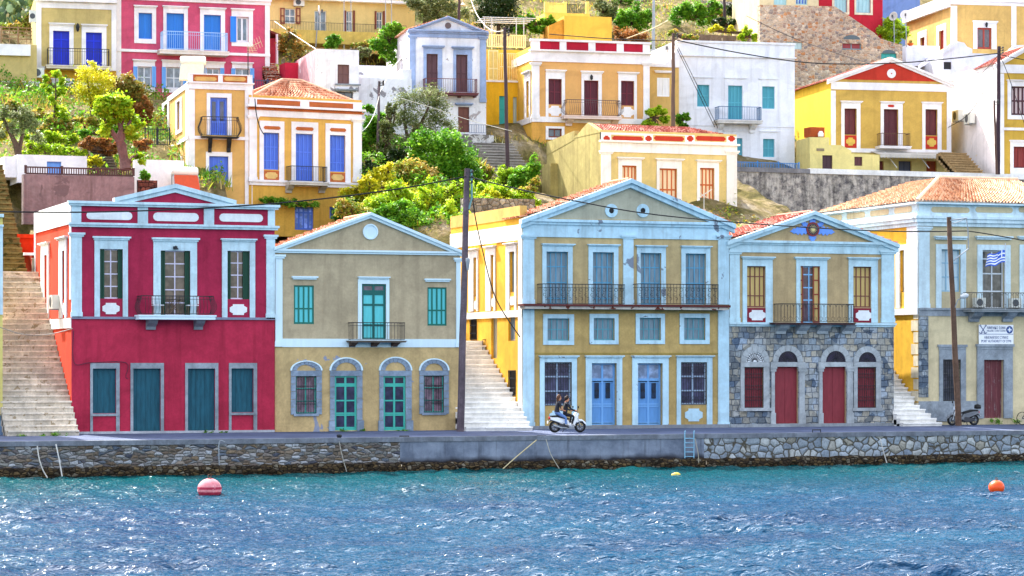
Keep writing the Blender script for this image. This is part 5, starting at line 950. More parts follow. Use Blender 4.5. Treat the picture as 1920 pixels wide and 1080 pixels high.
for x in (1024, 1060): u = F_.uz(x, 15)[0]; F_.box(mb, (u-.12, H.zt, u+.12, F_.uz(x, 3)[1]), -.25, 0)
H.part('balustrade', mb, plaster('#f2da7c', .1)); mb = MB(); u = F_.uz(1102, 15)[0]; F_.box(mb, (u-.12, H.zt, u+.12, F_.uz(1102, 3)[1]), -.25, 0); H.part('post', mb, plaster('#f2da7c', .1)); mb = MB(); q = F_.rect(1062, 8, 1100, 24); bars(mb, F_, (q[0], H.zt, q[2], q[3]), -.3, 12, (0, 1), .02); H.part('railing', mb, iron())

rl = thing('stair_railing', 'small scrolled iron railing at the landing of the whitewashed stairs', 'railing', at(919, 680, 123.4)); f_ = Fr(at(905, 680, 123.4), Vector((1, 0, 0)), Vector((0, -1, 0))); a, b = f_.uz(905, 640)[0], f_.uz(933, 640)[0]; mb = MB(); q = (a, f_.uz(915, 672)[1], b, f_.uz(915, 637)[1]); bars(mb, f_, q, 0, 7, (0, 1), .02)
for k in range(3): ring(mb, f_, a+(b-a)*(k+.5)/3, (q[1]+q[3])/2, .14, 0, .014)
mb.build('railing', iron(), rl); mb = MB(); mb.box((f_.p(a, 0).x, 123.45, 1.7), (f_.p(b, 0).x+.6, 123.9, q[1])); mb.build('parapet', WW, rl)
# ================================================================== GARDENS, WALLS, PLANTS
def D_at(px, Y): return ray(px, 0).y and Y/ray(px, 0).y
def box_wall(name, label, px0, px1, ytop, ybot, Y, mat, thick=.5, cat='wall', coping=None):
    a, b = at(px0, ytop, Y), at(px1, ytop, Y); zt = (at(px0, ytop, Y).z+at(px1, ytop, Y).z)/2 if not isinstance(ytop, tuple) else 0; zb = min(at(px0, ybot, Y).z, at(px1, ybot, Y).z)
    root = thing(name, label, cat, ((a.x+b.x)/2, Y, zb)); mb = MB(); mb.box((a.x, Y, zb), (b.x, Y+thick, zt)); mb.build('wall', mat, root)
    if coping:
        for c0, c1, m, h in coping: p, q = at(c0, ytop, Y), at(c1, ytop, Y); mb = MB(); mb.box((p.x, Y-.08, zt), (q.x, Y+thick+.1, zt+h)); mb.build('coping', m, root)
    return root
box_wall('garden_wall', 'mauve grey stained retaining wall under the brown garden fence', 44, 252, 329, 420, 134, plaster('#93807f', .3, peel='#6f6060', pth=.58, psc=.8, stain=.6), .6)
t = NT('stained_masonry'); m1 = t.noise(1.6, 10, .78); m2 = t.noise(1, 8, .75, t.mapped((3, 3, .5))); col = t.mix(t.ramp(m1, [(.4, G(0)), (.58, G(1))]), lin('#5d5a5e'), lin('#c2bbb4')); col = t.mix(1, col, t.ramp(m2, [(.38, G(.45)), (.6, G(1.1))]), 'MULTIPLY'); t.bump(m1, .6, .06); GRW = t.out(col, .95, .1)
box_wall('retaining_wall', 'long blackened grey retaining wall under the white turquoise shuttered house', 1381, 2100, 332, 440, 149, GRW, 1.2, coping=[(1381, 1518, plaster('#8b8a90', .3, stain=.5), .3), (1518, 2100, plaster('#eeeff2', .15, peel='#9a9890', pth=.68), .34)])
box_wall('white_yard_wall', 'sunlit white yard wall between the big garden tree and the peach corner house', 252, 345, 300, 370, 138.5, WW, .4)
box_wall('terrace_wall', 'grey yellow terrace wall below the black fence of the blue door house', 0, 212, 214, 245, 155, plaster('#b9ab80', .25, stain=.4), .4)
box_wall('rock_terrace', 'dark dry stone terrace wall in the middle of the left garden', 110, 182, 246, 275, 148, stone('dark_rubble', ['#6d6258', '#857a70', '#544c48'], 3, '#3a342f'), .6)
box_wall('rubble_base', 'blotchy whitewashed rubble base under the lavender trimmed house', 862, 926, 252, 310, 155, plaster('#dcdad8', .3, peel='#77726e', pth=.52, psc=1.1, stain=.6), .9)
box_wall('rubble_terrace_wall', 'low dry stone terrace wall behind the sun tinted golden side wall roof', 870, 1003, 372, 400, 134.5, stone('grey_rubble', ['#8c847a', '#a59c90', '#6f675e', '#b8b0a2'], 3.2, '#4c463e'), .6)
box_wall('hill_wall', 'rough grey rubble wall on the hillside above the white house', 1140, 1400, -2, 25, 196, stone('pale_rubble', ['#b5aca4', '#cfc6bc', '#94908c', '#dcd4c8'], 2.6, '#7c756c'), .8)
box_wall('hedge_wall', 'weathered low terrace wall under the bright vines above the white house', 1275, 1425, 66, 90, 175, plaster('#8a7668', .35, peel='#b8aa98', pth=.55, stain=.5), .6)
box_wall('red_planter', 'bright red planter wall beside the tiled hip roof', 535, 572, 118, 155, 158, plaster('#c32a44', .1), 1.5, 'planter')
box_wall('lattice_wall', 'brick lattice panel at the right end of the mauve wall', 258, 295, 338, 362, 134.4, ashlar('lattice_brick', '#8e5a4a', '#7a4a3e', '#40251f', .3, .22), .2)
# small hut with blue door
H = House('garden_hut', 'low white garden hut with a pale blue door behind the brown fence', 33, 137, 0, 332, 4); H.opening((88, 303, 115, 331), None, None, 'door', [paint('#5f8fd8'), paint('#6fa0e4')], None, 1, 1, .05); H.body(163, 293, [WW])
mb = MB(); F_ = H.F; F_.prism(mb, [(-.65, H.zb), (0, H.zb), (0, H.zt-.1), (-.65, H.zt-.1)], -3, -.3); H.part('side_wall', mb, WW)
def fence(name, label, px0, px1, y0, y1, Y, n, mat, rad=.02, posts=4, cat='fence', hz_=(0, .95)):
    a, b = at(px0, y1, Y), at(px1, y1, Y); zt = (at(px0, y0, Y).z+at(px1, y0, Y).z)/2; zb = (a.z+b.z)/2; root = thing(name, label, cat, ((a.x+b.x)/2, Y, zb)); fr = Fr(Vector((a.x, Y, zb)), Vector((1, 0, 0)), Vector((0, -1, 0)))
    mb = MB(); bars(mb, fr, (0, zb, b.x-a.x, zt), 0, n, hz_, rad); mb.build('railing', mat, root)
    for i in range(posts): x = (b.x-a.x)*i/(posts-1); mb = MB(); mb.tube([fr.p(x, zb, 0), fr.p(x, zt+.08, 0)], rad*2.2, 5); mb.build('post', mat, root)
fence('garden_fence', 'dark brown slatted fence on top of the mauve garden wall', 48, 250, 315, 327.5, 134.2, 46, paint('#4a2c28'), .035)
fence('terrace_fence', 'black railing in front of the yellow annex with blue shutters', -5, 172, 197, 213, 155.2, 60, iron(), .02)
fence('yard_railing', 'blue railing at the foot of the white turquoise shuttered house', 1381, 1498, 304.5, 320, 150.5, 40, paint('#3a78b4'), .022)
fence('landing_railing', 'black landing railing left of the peach corner house', 272, 318, 241, 271, 141, 14, iron(), .018, 3)
fence('step_railing', 'dark blue step railing at the right foot of the pink house', 476, 528, 150, 178, 157, 12, paint('#3b4a6a'), .02, 3)
fence('wire_fence', 'rusty wire fence below the cactus at the upper left', 2, 66, 52, 82, 166, 5, paint('#8a7460'), .03, 3, hz_=(.3, .55, .8, 1))
fence('slope_railing', 'thin dark railing on the scarp above the white house', 1195, 1262, 93, 118, 168, 14, paint('#9aa0a8'), .02, 3)
a = at(177, 318, 140); b = at(217, 318, 140); stairs('dark garden steps behind the trunk of the big bright green tree', a.x, b.x, 139.5, at(190, 319, 139.5).z, 8, .3, .17, plaster('#6f6252', .3), seed=9); CUTS.pop()
a = at(1783, 326, 152); b = at(1832, 326, 152); stairs('sandy steps beside the long white side wall at the right', a.x, b.x, 151, at(1800, 328, 151).z, 9, .3, .19, plaster('#a78c64', .3), seed=10); CUTS.pop()
P0, P1 = at(930, 332, 146), at(1002, 332, 146); stairs('broad grey stone stairs climbing to the yellow stairway house', P0.x, P1.x+.2, 146, P0.z-.2, 18, .72, .235, plaster('#a39c94', .25, stain=.3), seed=11, xs=lambda i: (P0.x+.14*i, P1.x+.1+.14*i))
a = at(503, 170, 158); b = at(530, 170, 158); stairs('red brick steps between the pink house and the red planter', a.x, b.x, 157, at(515, 178, 157).z, 10, .3, .23, ashlar('red_brick', '#a8442e', '#c05c40', '#d8c4b4', .3, .14), seed=12); CUTS.pop()
# small porch beside the pink house
ph = thing('red_porch', 'small red porch with a rusty sloping roof beside the pink house', 'porch', at(517, 120, 163)); mb = MB(); p, q = at(506, 118, 163), at(520, 72, 163); mb.box((p.x, 163, p.z), (q.x, 165.5, q.z)); mb.build('wall', plaster('#b93848'), ph); mb = MB(); e0, e1, e2 = at(503, 55, 162.6), at(531, 66, 162.6), at(531, 68, 162.6); mb.hexa([e0-Vector((0, 0, .12)), e2-Vector((0, 0, .12)), e2+Vector((0, 3, -.12)), e0+Vector((0, 3, -.12)), e0, e1, e1+Vector((0, 3, 0)), e0+Vector((0, 3, 0))]); mb.build('roof', paint('#7a3a30', .8, .3), ph); mb = MB(); mb.tube([at(519, 120, 162.6), at(519, 64, 162.6)], .09, 6); mb.build('post', WW, ph)
# ------------------------------------------------------------------ foliage
BARK = plaster('#5d4a3c', .35); BARKP = plaster('#7d5a54', .3)
LV_ = {'bright': tinted('leaf_bright', ['#5f8a16', '#8fb41c', '#b4cc2c', '#cfdc48'], .5, .45, .3), 'green': tinted('leaf_green', ['#2f5a14', '#4f8a1c', '#76a828', '#94bc3c'], .5, .4, .3), 'olive': tinted('leaf_olive', ['#3f4a26', '#5f6c3a', '#7f8a54', '#a3aa7c'], .55, .3, .3),
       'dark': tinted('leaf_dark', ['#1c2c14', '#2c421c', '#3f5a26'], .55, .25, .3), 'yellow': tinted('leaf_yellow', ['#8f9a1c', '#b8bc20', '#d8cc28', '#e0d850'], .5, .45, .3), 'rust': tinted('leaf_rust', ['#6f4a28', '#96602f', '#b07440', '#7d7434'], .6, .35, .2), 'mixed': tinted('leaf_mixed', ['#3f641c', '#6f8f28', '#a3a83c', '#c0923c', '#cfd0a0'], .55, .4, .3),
       'citrus': tinted('leaf_citrus', ['#55602a', '#747a34', '#948a3c', '#a8843a', '#dc9434'], .55, .35, .3)}
def leaves(name, blobs, n, size, kind, parent, seed=0, asp=.5, up=.5, spread=.31, clump=None):
    rs = np.random.RandomState(seed); bl = [(np.array(c), np.array(r)) for c, r in blobs]; wts = np.array([float(np.prod(r))**(2/3) for _, r in bl]); wts /= wts.sum(); P = []; T = []
    for (c, r), wt in zip(bl, wts):
        m = max(8, int(n*wt)); k = clump or max(6, int(m/55)); d = rs.normal(size=(k, 3)); d /= np.linalg.norm(d, axis=1)[:, None]; rad = rs.uniform(.35, 1, (k, 1))**.6
        cc = c+d*rad*r; ct = rs.uniform(0, 1, k); pick = rs.randint(0, k, m); sp = spread*r.mean()*rs.uniform(.6, 1.3, k)[pick][:, None]
        P.append(cc[pick]+rs.normal(size=(m, 3))*sp*np.array([1, 1, .75])); T.append(np.clip(ct[pick]*.65+rs.uniform(0, .35, m), 0, 1))
    P = np.concatenate(P); T = np.concatenate(T); m = len(P); nr = rs.normal(size=(m, 3)); nr[:, 2] = np.abs(nr[:, 2])+up; nr /= np.linalg.norm(nr, axis=1)[:, None]
    a = rs.normal(size=(m, 3)); a -= nr*(a*nr).sum(1)[:, None]; a /= np.linalg.norm(a, axis=1)[:, None]; b = np.cross(nr, a); s = size*rs.uniform(.55, 1.35, (m, 1))
    V = np.stack([P-a*s*.5, P+b*s*asp*.5+nr*s*.06, P+a*s*.5, P-b*s*asp*.5+nr*s*.06], 1).reshape(-1, 3); Fq = np.arange(4*m).reshape(m, 4)
    return raw_mesh(name, V, Fq, LV_[kind], T, parent, tuple(bl[0][0]) if parent is None else (0, 0, 0))
def px_blobs(Y, lst, dy=.8):
    out = []
    for t in lst:
        px, py, rx, ry = t[:4]; yy = Y+(t[4] if len(t) > 4 else 0); c = at(px, py, yy); k = D_at(px, yy)/F; out.append((tuple(c), (rx*k, max(rx, ry)*k*dy, ry*k)))
    return out
def plant(name, label, cat, Y, blobs, n, size, kind, base=None, stems=None, seed=0, group=None, bark=None, **k):
    bl = px_blobs(Y, blobs)
    if name == 'shrub':                                   # break the round outline with smaller shoots
        r3 = np.random.RandomState(seed+500); more = []
        for c, r in bl:
            for _ in range(4):
                a = r3.uniform(0, 6.28); q = r3.uniform(.28, .5); more.append(((c[0]+r[0]*math.cos(a)*.95, c[1]-r[1]*r3.uniform(0, .8), c[2]+r[2]*r3.uniform(.1, 1.15)*abs(math.sin(a)+.2)), (r[0]*q*.8, r[1]*q, r[2]*q*1.25)))
        bl = [(c, tuple(np.array(r)*.86)) for c, r in bl]+more
    b = at(*base, Y) if base else Vector(bl[0][0])-Vector((0, 0, bl[0][1][2])); root = thing(name, label, cat, b, 0, group); leaves('crown' if 'tree' in name or name in ('olive_tree', 'sapling') else 'foliage', bl, n, size, kind, root, seed, **k); mb = MB(); rs = random.Random(seed)
    if stems:
        for st in stems: mb.tube([at(x, y, Y)+Vector((0, rs.uniform(-.1, .1), 0)) for x, y, r in st], [r for x, y, r in st], 7)
    else:
        for c, r in bl:
            for _ in range(3): mb.tube([b+Vector((rs.uniform(-.1, .1), 0, 0)), (b+Vector(c))/2+Vector((rs.uniform(-.2, .2), 0, 0)), Vector(c)+Vector((rs.uniform(-.5, .5)*r[0], 0, rs.uniform(0, .5)*r[2]))], [.05, .035, .012], 5)
    mb.build('trunk' if stems else 'stem', bark or BARK, root); return root
T_ = 'tree'
plant('garden_tree', 'big bright green garden tree with a thick bare trunk behind the brown fence', T_, 136, [(205, 200, 22, 16), (225, 190, 18, 14), (182, 212, 12, 12), (245, 215, 16, 14), (207, 228, 14, 12), (240, 242, 13, 10), (197, 248, 12, 8), (258, 232, 9, 9), (228, 212, 18, 14), (262, 300, 9, 10), (248, 258, 10, 9), (190, 190, 10, 8)], 5600, .27, 'bright', (236, 318), [[(236, 318, .33), (233, 296, .26), (228, 270, .27), (222, 262, .2)], [(226, 268, .2), (212, 250, .14), (200, 230, .09), (187, 208, .05)], [(226, 266, .18), (226, 240, .12), (214, 212, .06), (208, 192, .03)], [(228, 264, .15), (236, 240, .1), (250, 218, .06)], [(222, 255, .1), (232, 222, .06), (225, 190, .03)], [(240, 308, .14), (252, 292, .09), (258, 290, .05)]], 1, bark=BARKP, spread=.3)
plant('sapling', 'thin sapling with loose bright leaf tufts in front of the blue house door', T_, 147, [(85, 146, 7, 6), (104, 140, 8, 6), (118, 153, 7, 7), (94, 168, 6, 5), (112, 172, 9, 7), (104, 190, 8, 8), (82, 160, 5, 4), (112, 212, 10, 10), (120, 225, 8, 8)], 1500, .26, 'bright', (102, 262), [[(101, 262, .09), (102, 220, .07), (104, 180, .05), (104, 142, .02)], [(103, 190, .04), (112, 172, .02)], [(104, 165, .04), (86, 148, .015)]], 2)
plant('acacia_tree', 'fine leaved yellow green tree right of the sapling', T_, 149, [(165, 140, 22, 18), (185, 160, 22, 20), (150, 170, 16, 16), (175, 180, 24, 18), (170, 120, 10, 7), (200, 150, 12, 16)], 5200, .14, 'yellow', (172, 235), [[(172, 235, .12), (172, 200, .1), (165, 160, .05), (160, 130, .02)], [(172, 200, .07), (190, 160, .03)]], 3, spread=.32)
ct = plant('orange_tree', 'citrus tree with orange fruit beside the pink house', T_, 152, [(232, 155, 20, 16), (252, 170, 20, 18), (215, 170, 12, 14), (262, 195, 20, 14), (240, 190, 16, 12)], 5200, .19, 'citrus', (245, 225), [[(245, 225, .14), (243, 200, .1), (235, 165, .05)], [(243, 200, .08), (258, 175, .04)]], 4)
plant('olive_tree', 'grey green olive tree with a forked trunk at the left edge', T_, 140, [(12, 215, 12, 14), (40, 215, 18, 12), (60, 235, 16, 14), (30, 240, 16, 14), (72, 258, 12, 12), (5, 245, 10, 12)], 5200, .17, 'olive', (35, 295), [[(36, 295, .2), (30, 270, .16), (15, 240, .1), (2, 210, .05)], [(34, 290, .17), (42, 255, .1), (48, 225, .05)]], 5, asp=.3)
plant('olive_tree', 'large grey green olive tree below the brown wooden balcony', T_, 149, [(765, 190, 26, 22), (800, 180, 30, 20), (825, 205, 22, 20), (790, 225, 36, 22), (755, 225, 20, 22), (840, 235, 20, 16), (770, 270, 30, 22), (820, 262, 26, 20), (745, 262, 14, 14)], 11000, .19, 'olive', (735, 315), [[(722, 318, .12), (745, 290, .16), (765, 262, .18), (790, 230, .12), (805, 195, .05)], [(765, 262, .12), (758, 225, .08), (760, 195, .04)]], 6, asp=.3)
plant('fig_tree', 'leafy dark green fig tree right of the tile roofed house', T_, 147.5, [(690, 205, 10, 9), (695, 235, 14, 14), (686, 265, 12, 16), (710, 222, 11, 8), (715, 275, 8, 10), (690, 290, 14, 14), (700, 255, 10, 14)], 4200, .28, 'green', (693, 318), [[(693, 318, .12), (692, 270, .09), (692, 215, .04)]], 7)
plant('bright_shrub', 'large fresh green shrub spreading before the grey green olive tree', 'shrub', 143, [(795, 268, 26, 20), (838, 268, 30, 22), (868, 300, 24, 26), (818, 305, 36, 26), (852, 332, 34, 24), (884, 325, 18, 20), (888, 352, 20, 18), (825, 345, 26, 20), (870, 375, 22, 22), (780, 300, 20, 18)], 17000, .22, 'green', (845, 372), None, 8)
plant('speckled_shrub', 'shrub with mottled orange and white leaf tips in the middle slope', 'shrub', 141, [(775, 318, 26, 16), (765, 337, 28, 16), (802, 332, 22, 16), (745, 345, 18, 14), (758, 310, 14, 12)], 7500, .18, 'mixed', (772, 362), None, 9)
for i, (lab, Y, bl, n, s, kd) in enumerate([
    ('dark bush at the foot of the leaning olive trunk', 145, [(760, 292, 24, 12), (700, 305, 20, 12), (730, 312, 20, 10), (790, 295, 20, 12)], 3800, .2, 'dark'),
    ('yellow flowering bush at the right corner of the tile roofed house', 138, [(690, 345, 14, 10), (712, 352, 14, 10), (700, 362, 20, 10)], 3600, .15, 'yellow'),
    ('green bush behind the ridge of the beige gabled house', 136, [(745, 365, 22, 14), (720, 385, 26, 16), (765, 392, 24, 16), (700, 395, 20, 14)], 5600, .17, 'bright'),
    ('bright green thicket left of the tall quay pole', 136.5, [(815, 365, 22, 16), (845, 380, 24, 20), (800, 395, 24, 18), (830, 410, 26, 16), (870, 352, 16, 14)], 7000, .18, 'bright'),
    ('low shrubs at the left above the beige house roof', 134.5, [(655, 388, 20, 12), (680, 405, 22, 12), (640, 398, 12, 10)], 3400, .17, 'mixed'),
    ('dark green bush behind the gable of the beige house', 133.5, [(790, 425, 22, 12), (755, 418, 22, 10), (825, 432, 18, 10)], 3400, .18, 'green'),
    ('green undergrowth right of the tall quay pole', 135.5, [(900, 385, 18, 14), (890, 410, 18, 16), (925, 398, 20, 12), (910, 425, 18, 10)], 4800, .17, 'bright'),
    ('grey green bush under the dry stone terrace', 135, [(940, 412, 18, 10), (960, 405, 16, 8), (912, 418, 12, 8)], 2600, .17, 'olive'),
    ('yellow bush at the left frame edge beside the olive tree', 141, [(5, 243, 11, 14), (0, 260, 8, 8)], 1800, .16, 'yellow'),
    ('bright green bushes on top of the white garden hut', 141, [(70, 278, 16, 10), (95, 280, 18, 11), (120, 285, 16, 9), (55, 288, 12, 8), (148, 288, 12, 8)], 4600, .16, 'bright'),
    ('mixed flowering bush in the centre of the left garden', 147, [(100, 240, 16, 12), (80, 250, 16, 14), (125, 238, 14, 10)], 3800, .17, 'mixed'),
    ('green bush behind the thin sapling', 151, [(122, 222, 13, 10), (135, 235, 12, 9)], 2000, .17, 'green'),
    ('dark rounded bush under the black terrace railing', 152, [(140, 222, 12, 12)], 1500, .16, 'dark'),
    ('white flowered bush left of the big garden tree', 148, [(176, 232, 15, 10), (185, 240, 12, 8)], 2600, .15, 'mixed'),
    ('rusty orange creeper left of the garden tree trunk', 141, [(165, 272, 16, 7), (190, 268, 18, 8), (175, 262, 12, 5), (205, 275, 14, 7), (200, 284, 16, 6)], 3400, .15, 'rust'),
    ('rusty brown creeper right of the garden tree trunk', 140.5, [(262, 270, 12, 5), (275, 266, 8, 5), (270, 278, 8, 5)], 1200, .15, 'rust'),
    ('yellow tuft beside the dark garden steps', 139, [(180, 300, 8, 8), (172, 305, 8, 8), (188, 308, 5, 6)], 1500, .15, 'yellow'),
    ('dry pinkish shrub over the red planter', 160, [(545, 75, 18, 14), (555, 95, 16, 14), (535, 85, 10, 14)], 2800, .17, 'citrus'),
    ('round green bush on the bank below the long yellow house', 168, [(625, 80, 14, 10), (615, 86, 8, 6)], 1900, .2, 'green'),
    ('tall green bush left of the lavender trimmed house', 161, [(730, 68, 18, 16), (745, 55, 14, 10), (725, 90, 14, 16), (735, 110, 10, 12), (705, 82, 14, 12)], 4600, .2, 'green'),
    ('red flowered bush under the terrace of the long yellow house', 168.5, [(690, 85, 14, 7), (665, 88, 10, 6)], 1300, .18, 'mixed'),
    ('leafy green vine beside the yellow rooftop room', 178, [(985, 40, 14, 12), (1005, 52, 16, 12), (975, 60, 10, 10), (1030, 42, 14, 7)], 3600, .24, 'green'),
    ('silvery tangled shrub right of the yellow balustrade', 186, [(1135, 20, 18, 14), (1125, 10, 10, 10), (1150, 30, 12, 10)], 3400, .2, 'olive'),
    ('green shrub right of the yellow rooftop room', 184, [(1185, 32, 20, 16), (1205, 45, 16, 14), (1165, 48, 14, 14), (1215, 30, 8, 10)], 4800, .22, 'green'),
    ('dry brown creeper hanging under the green shrub', 182, [(1170, 65, 22, 12), (1200, 72, 20, 10)], 2200, .18, 'rust'),
    ('dark green hillside bush left of the dark pole', 188, [(1295, 20, 20, 18), (1320, 35, 18, 14), (1270, 30, 14, 16), (1340, 15, 12, 14)], 5600, .24, 'green'),
    ('dusky bush on the terrace above the white house', 182, [(1370, 42, 18, 8), (1395, 48, 14, 8), (1345, 45, 12, 7)], 2400, .2, 'dark'),
    ('yellow green vine leaves on the terrace above the white house', 174, [(1345, 55, 10, 5), (1370, 58, 8, 5), (1395, 65, 9, 9), (1335, 58, 6, 4)], 1300, .24, 'yellow'),
    ('yellow green vine at the edge of the fieldstone house', 173.5, [(1402, 62, 8, 8), (1392, 72, 8, 6), (1415, 72, 6, 8)], 1100, .24, 'bright'),
    ('flower bush behind the utility pole on the scarp', 172, [(1287, 70, 9, 6), (1300, 74, 8, 5), (1260, 62, 8, 8)], 1300, .22, 'mixed'),
    ('green plant in the lattice corner of the yard', 137, [(273, 332, 8, 6), (268, 326, 4, 6)], 900, .2, 'green'),
    ('vine draped over the wall of the tile roofed house', 141.3, [(520, 378, 16, 5), (545, 382, 20, 5), (580, 384, 18, 4), (500, 376, 10, 5)], 1900, .17, 'green'),
    ('big leaved small plant at the base of the peach wing', 154, [(1222, 212, 10, 8), (1238, 210, 9, 6), (1215, 232, 9, 5), (1230, 240, 12, 6), (1245, 225, 8, 6)], 1600, .3, 'bright'),
    ('small leafy plant between pole and white house', 154.5, [(1275, 224, 8, 6), (1285, 222, 7, 5), (1280, 238, 8, 6)], 900, .28, 'green'),
    ('broad yellow green bush filling the slope left of the tall quay pole', 139, [(720, 330, 20, 12), (690, 372, 22, 14), (740, 355, 20, 12), (780, 372, 20, 12), (655, 365, 18, 12)], 7500, .17, 'yellow'),
    ('green scrub under the whitewashed rubble base', 146, [(905, 330, 18, 14), (930, 345, 20, 10), (890, 318, 12, 10), (955, 352, 14, 8)], 4200, .19, 'mixed'),
    ('tall yellow green reeds right of the tall quay pole', 138.5, [(930, 362, 22, 12), (965, 368, 22, 10), (990, 380, 14, 8), (900, 360, 14, 12)], 6000, .2, 'bright'),
    ('leafy scrub between the fig tree and the leaning olive', 146.5, [(725, 245, 12, 20), (735, 215, 10, 14), (720, 290, 14, 14)], 2600, .2, 'olive'),
    ('dense ivy like bush on the bank behind the dark sapling trunk', 150, [(60, 215, 18, 10), (20, 200, 14, 8), (90, 222, 14, 8), (150, 228, 18, 7)], 4200, .16, 'mixed'),
    ('bright undergrowth between the olive and the sapling', 143, [(70, 268, 18, 10), (105, 262, 18, 10), (130, 262, 12, 8), (50, 262, 10, 8)], 4600, .16, 'bright'),
    ('dark green bush beside the bare trunk of the garden tree', 143, [(215, 245, 14, 10), (195, 252, 10, 8), (160, 252, 12, 7)], 2600, .17, 'green'),
    ('dry brown brambles at the left of the peach corner house', 151, [(270, 205, 12, 16), (255, 215, 14, 12), (278, 225, 8, 10)], 3000, .16, 'rust'),
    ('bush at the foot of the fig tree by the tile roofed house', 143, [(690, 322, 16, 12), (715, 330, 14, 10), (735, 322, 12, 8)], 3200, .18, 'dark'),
    ('scrub on the hillside between the grey pole and dark pole', 192, [(1245, 60, 16, 14), (1300, 55, 20, 12), (1330, 70, 16, 8), (1350, 25, 12, 10)], 4600, .24, 'mixed'),
    ('dark scrub above the weathered terrace wall', 190, [(1400, 25, 16, 12), (1375, 20, 14, 12), (1415, 45, 8, 12)], 3200, .24, 'dark'),
    ('hillside scrub behind the yellow balustrade', 194, [(1090, -2, 20, 8), (1040, -4, 20, 8), (1165, 5, 20, 10), (1010, 5, 10, 10)], 3000, .24, 'green'),
    ('fresh green bush directly behind the ridge of the beige gabled house', 134, [(730, 405, 22, 16), (765, 410, 24, 16), (700, 412, 18, 12)], 5200, .18, 'green'),
    ('lush light green bush against the tall quay pole', 134.2, [(845, 405, 20, 20), (820, 420, 22, 14), (855, 430, 14, 10)], 4600, .18, 'bright'),
    ('rough grass tussocks between rubble terrace and grey stairs', 143, [(960, 335, 20, 10), (985, 345, 14, 8), (930, 350, 16, 8), (945, 325, 12, 8)], 3600, .16, 'bright'),
    ('dusty scrub left of the orange shutter house side wall', 138.5, [(985, 358, 14, 9), (1000, 345, 10, 8), (965, 372, 14, 8)], 2600, .17, 'mixed'),
    ('scraggly bush below the tile roofed house vine', 138.5, [(640, 405, 16, 12), (662, 392, 14, 12), (650, 420, 14, 10)], 2800, .17, 'green'),
    ('tangled green bush against the olive side wall of the orange shutter house', 142, [(985, 330, 16, 14), (1000, 318, 10, 12), (970, 345, 16, 10)], 4200, .19, 'green'),
    ('pale grassy bush above the rubble terrace beside the sun tinted golden wall', 137.5, [(950, 388, 20, 12), (985, 392, 18, 10), (920, 375, 14, 12)], 4200, .18, 'yellow'),
    ('green bank below the long yellow house terrace', 165, [(560, 100, 16, 7), (590, 105, 16, 6), (640, 100, 18, 7), (680, 100, 18, 6)], 2600, .18, 'olive'),
    ]): plant('shrub', lab, 'shrub', Y, [(q[0], q[1], q[2]*(1.22 if 640 < q[0] < 1010 and q[1] > 280 else 1.05), q[3]*(1.28 if 640 < q[0] < 1010 and q[1] > 280 else 1.08)) for q in bl], int(n*1.25), s, kd, None, None, 20+i)
plant('lemon_tree', 'sunlit lemon tree beside the satellite dishes', T_, 175, [(1672, 45, 14, 14), (1660, 62, 12, 12), (1690, 62, 12, 12), (1675, 78, 14, 8)], 4200, .24, 'bright', (1675, 92), [[(1675, 92, .12), (1674, 60, .06)]], 60)
plant('dark_olive_tree', 'dark olive tree in front of the right end of the long yellow house', T_, 168, [(800, 8, 26, 20), (825, 20, 22, 18), (775, 2, 18, 16), (850, 22, 16, 16), (795, 32, 14, 10), (820, -10, 30, 14), (870, 28, 12, 10)], 8500, .22, 'olive', (795, 75), [[(796, 75, .16), (796, 40, .14), (800, 5, .07)], [(797, 45, .1), (830, 15, .05)]], 61, asp=.32)
plant('cypress_tree', 'dark dense cypress at the top centre', T_, 180, [(925, 10, 32, 24), (945, 20, 26, 26), (915, 35, 22, 20), (940, -15, 30, 20), (955, 45, 16, 16)], 9000, .2, 'dark', (935, 80), [[(935, 80, .2), (935, 10, .08)]], 62)
# prickly pear
cr = random.Random(3); cac = thing('prickly_pear', 'tall clump of prickly pear cactus in the upper left corner', 'cactus', at(30, 62, 170)); mb = MB(); tt = []
for i in range(150):
    c = at(cr.uniform(-6, 66), cr.uniform(-12, 52), 170+cr.uniform(-1.5, 1.5)); a = cr.uniform(0, 6.28); b = cr.uniform(-.7, .7); ax = Vector((math.cos(a)*math.cos(b), math.sin(a)*math.cos(b), math.sin(b))); x = ax.cross(Vector((0, 0, 1))).normalized(); y = ax.cross(x); s_ = cr.uniform(.2, .36); m = 9; n0 = len(mb.f)
    ringp = [c+x*math.cos(6.283*k/m)*s_*.72+y*math.sin(6.283*k/m)*s_ for k in range(m)]; f0, b0 = c+ax*.06, c-ax*.06
    for k in range(m): mb.poly([f0, ringp[k], ringp[(k+1) % m]]); mb.poly([b0, ringp[(k+1) % m], ringp[k]])
    v = cr.random(); tt += [v]*(len(mb.f)-n0)
mb.t = tt; mb.build('pads', tinted('cactus_skin', ['#3a5236', '#5a7450', '#7f9a70', '#a3a860'], .6, 0, .3), cac)
plant('bush', 'green weeds under the prickly pear', 'shrub', 168, [(35, 50, 24, 8), (55, 40, 10, 14), (10, 48, 12, 6), (62, 15, 6, 8)], 2400, .2, 'mixed', seed=63)
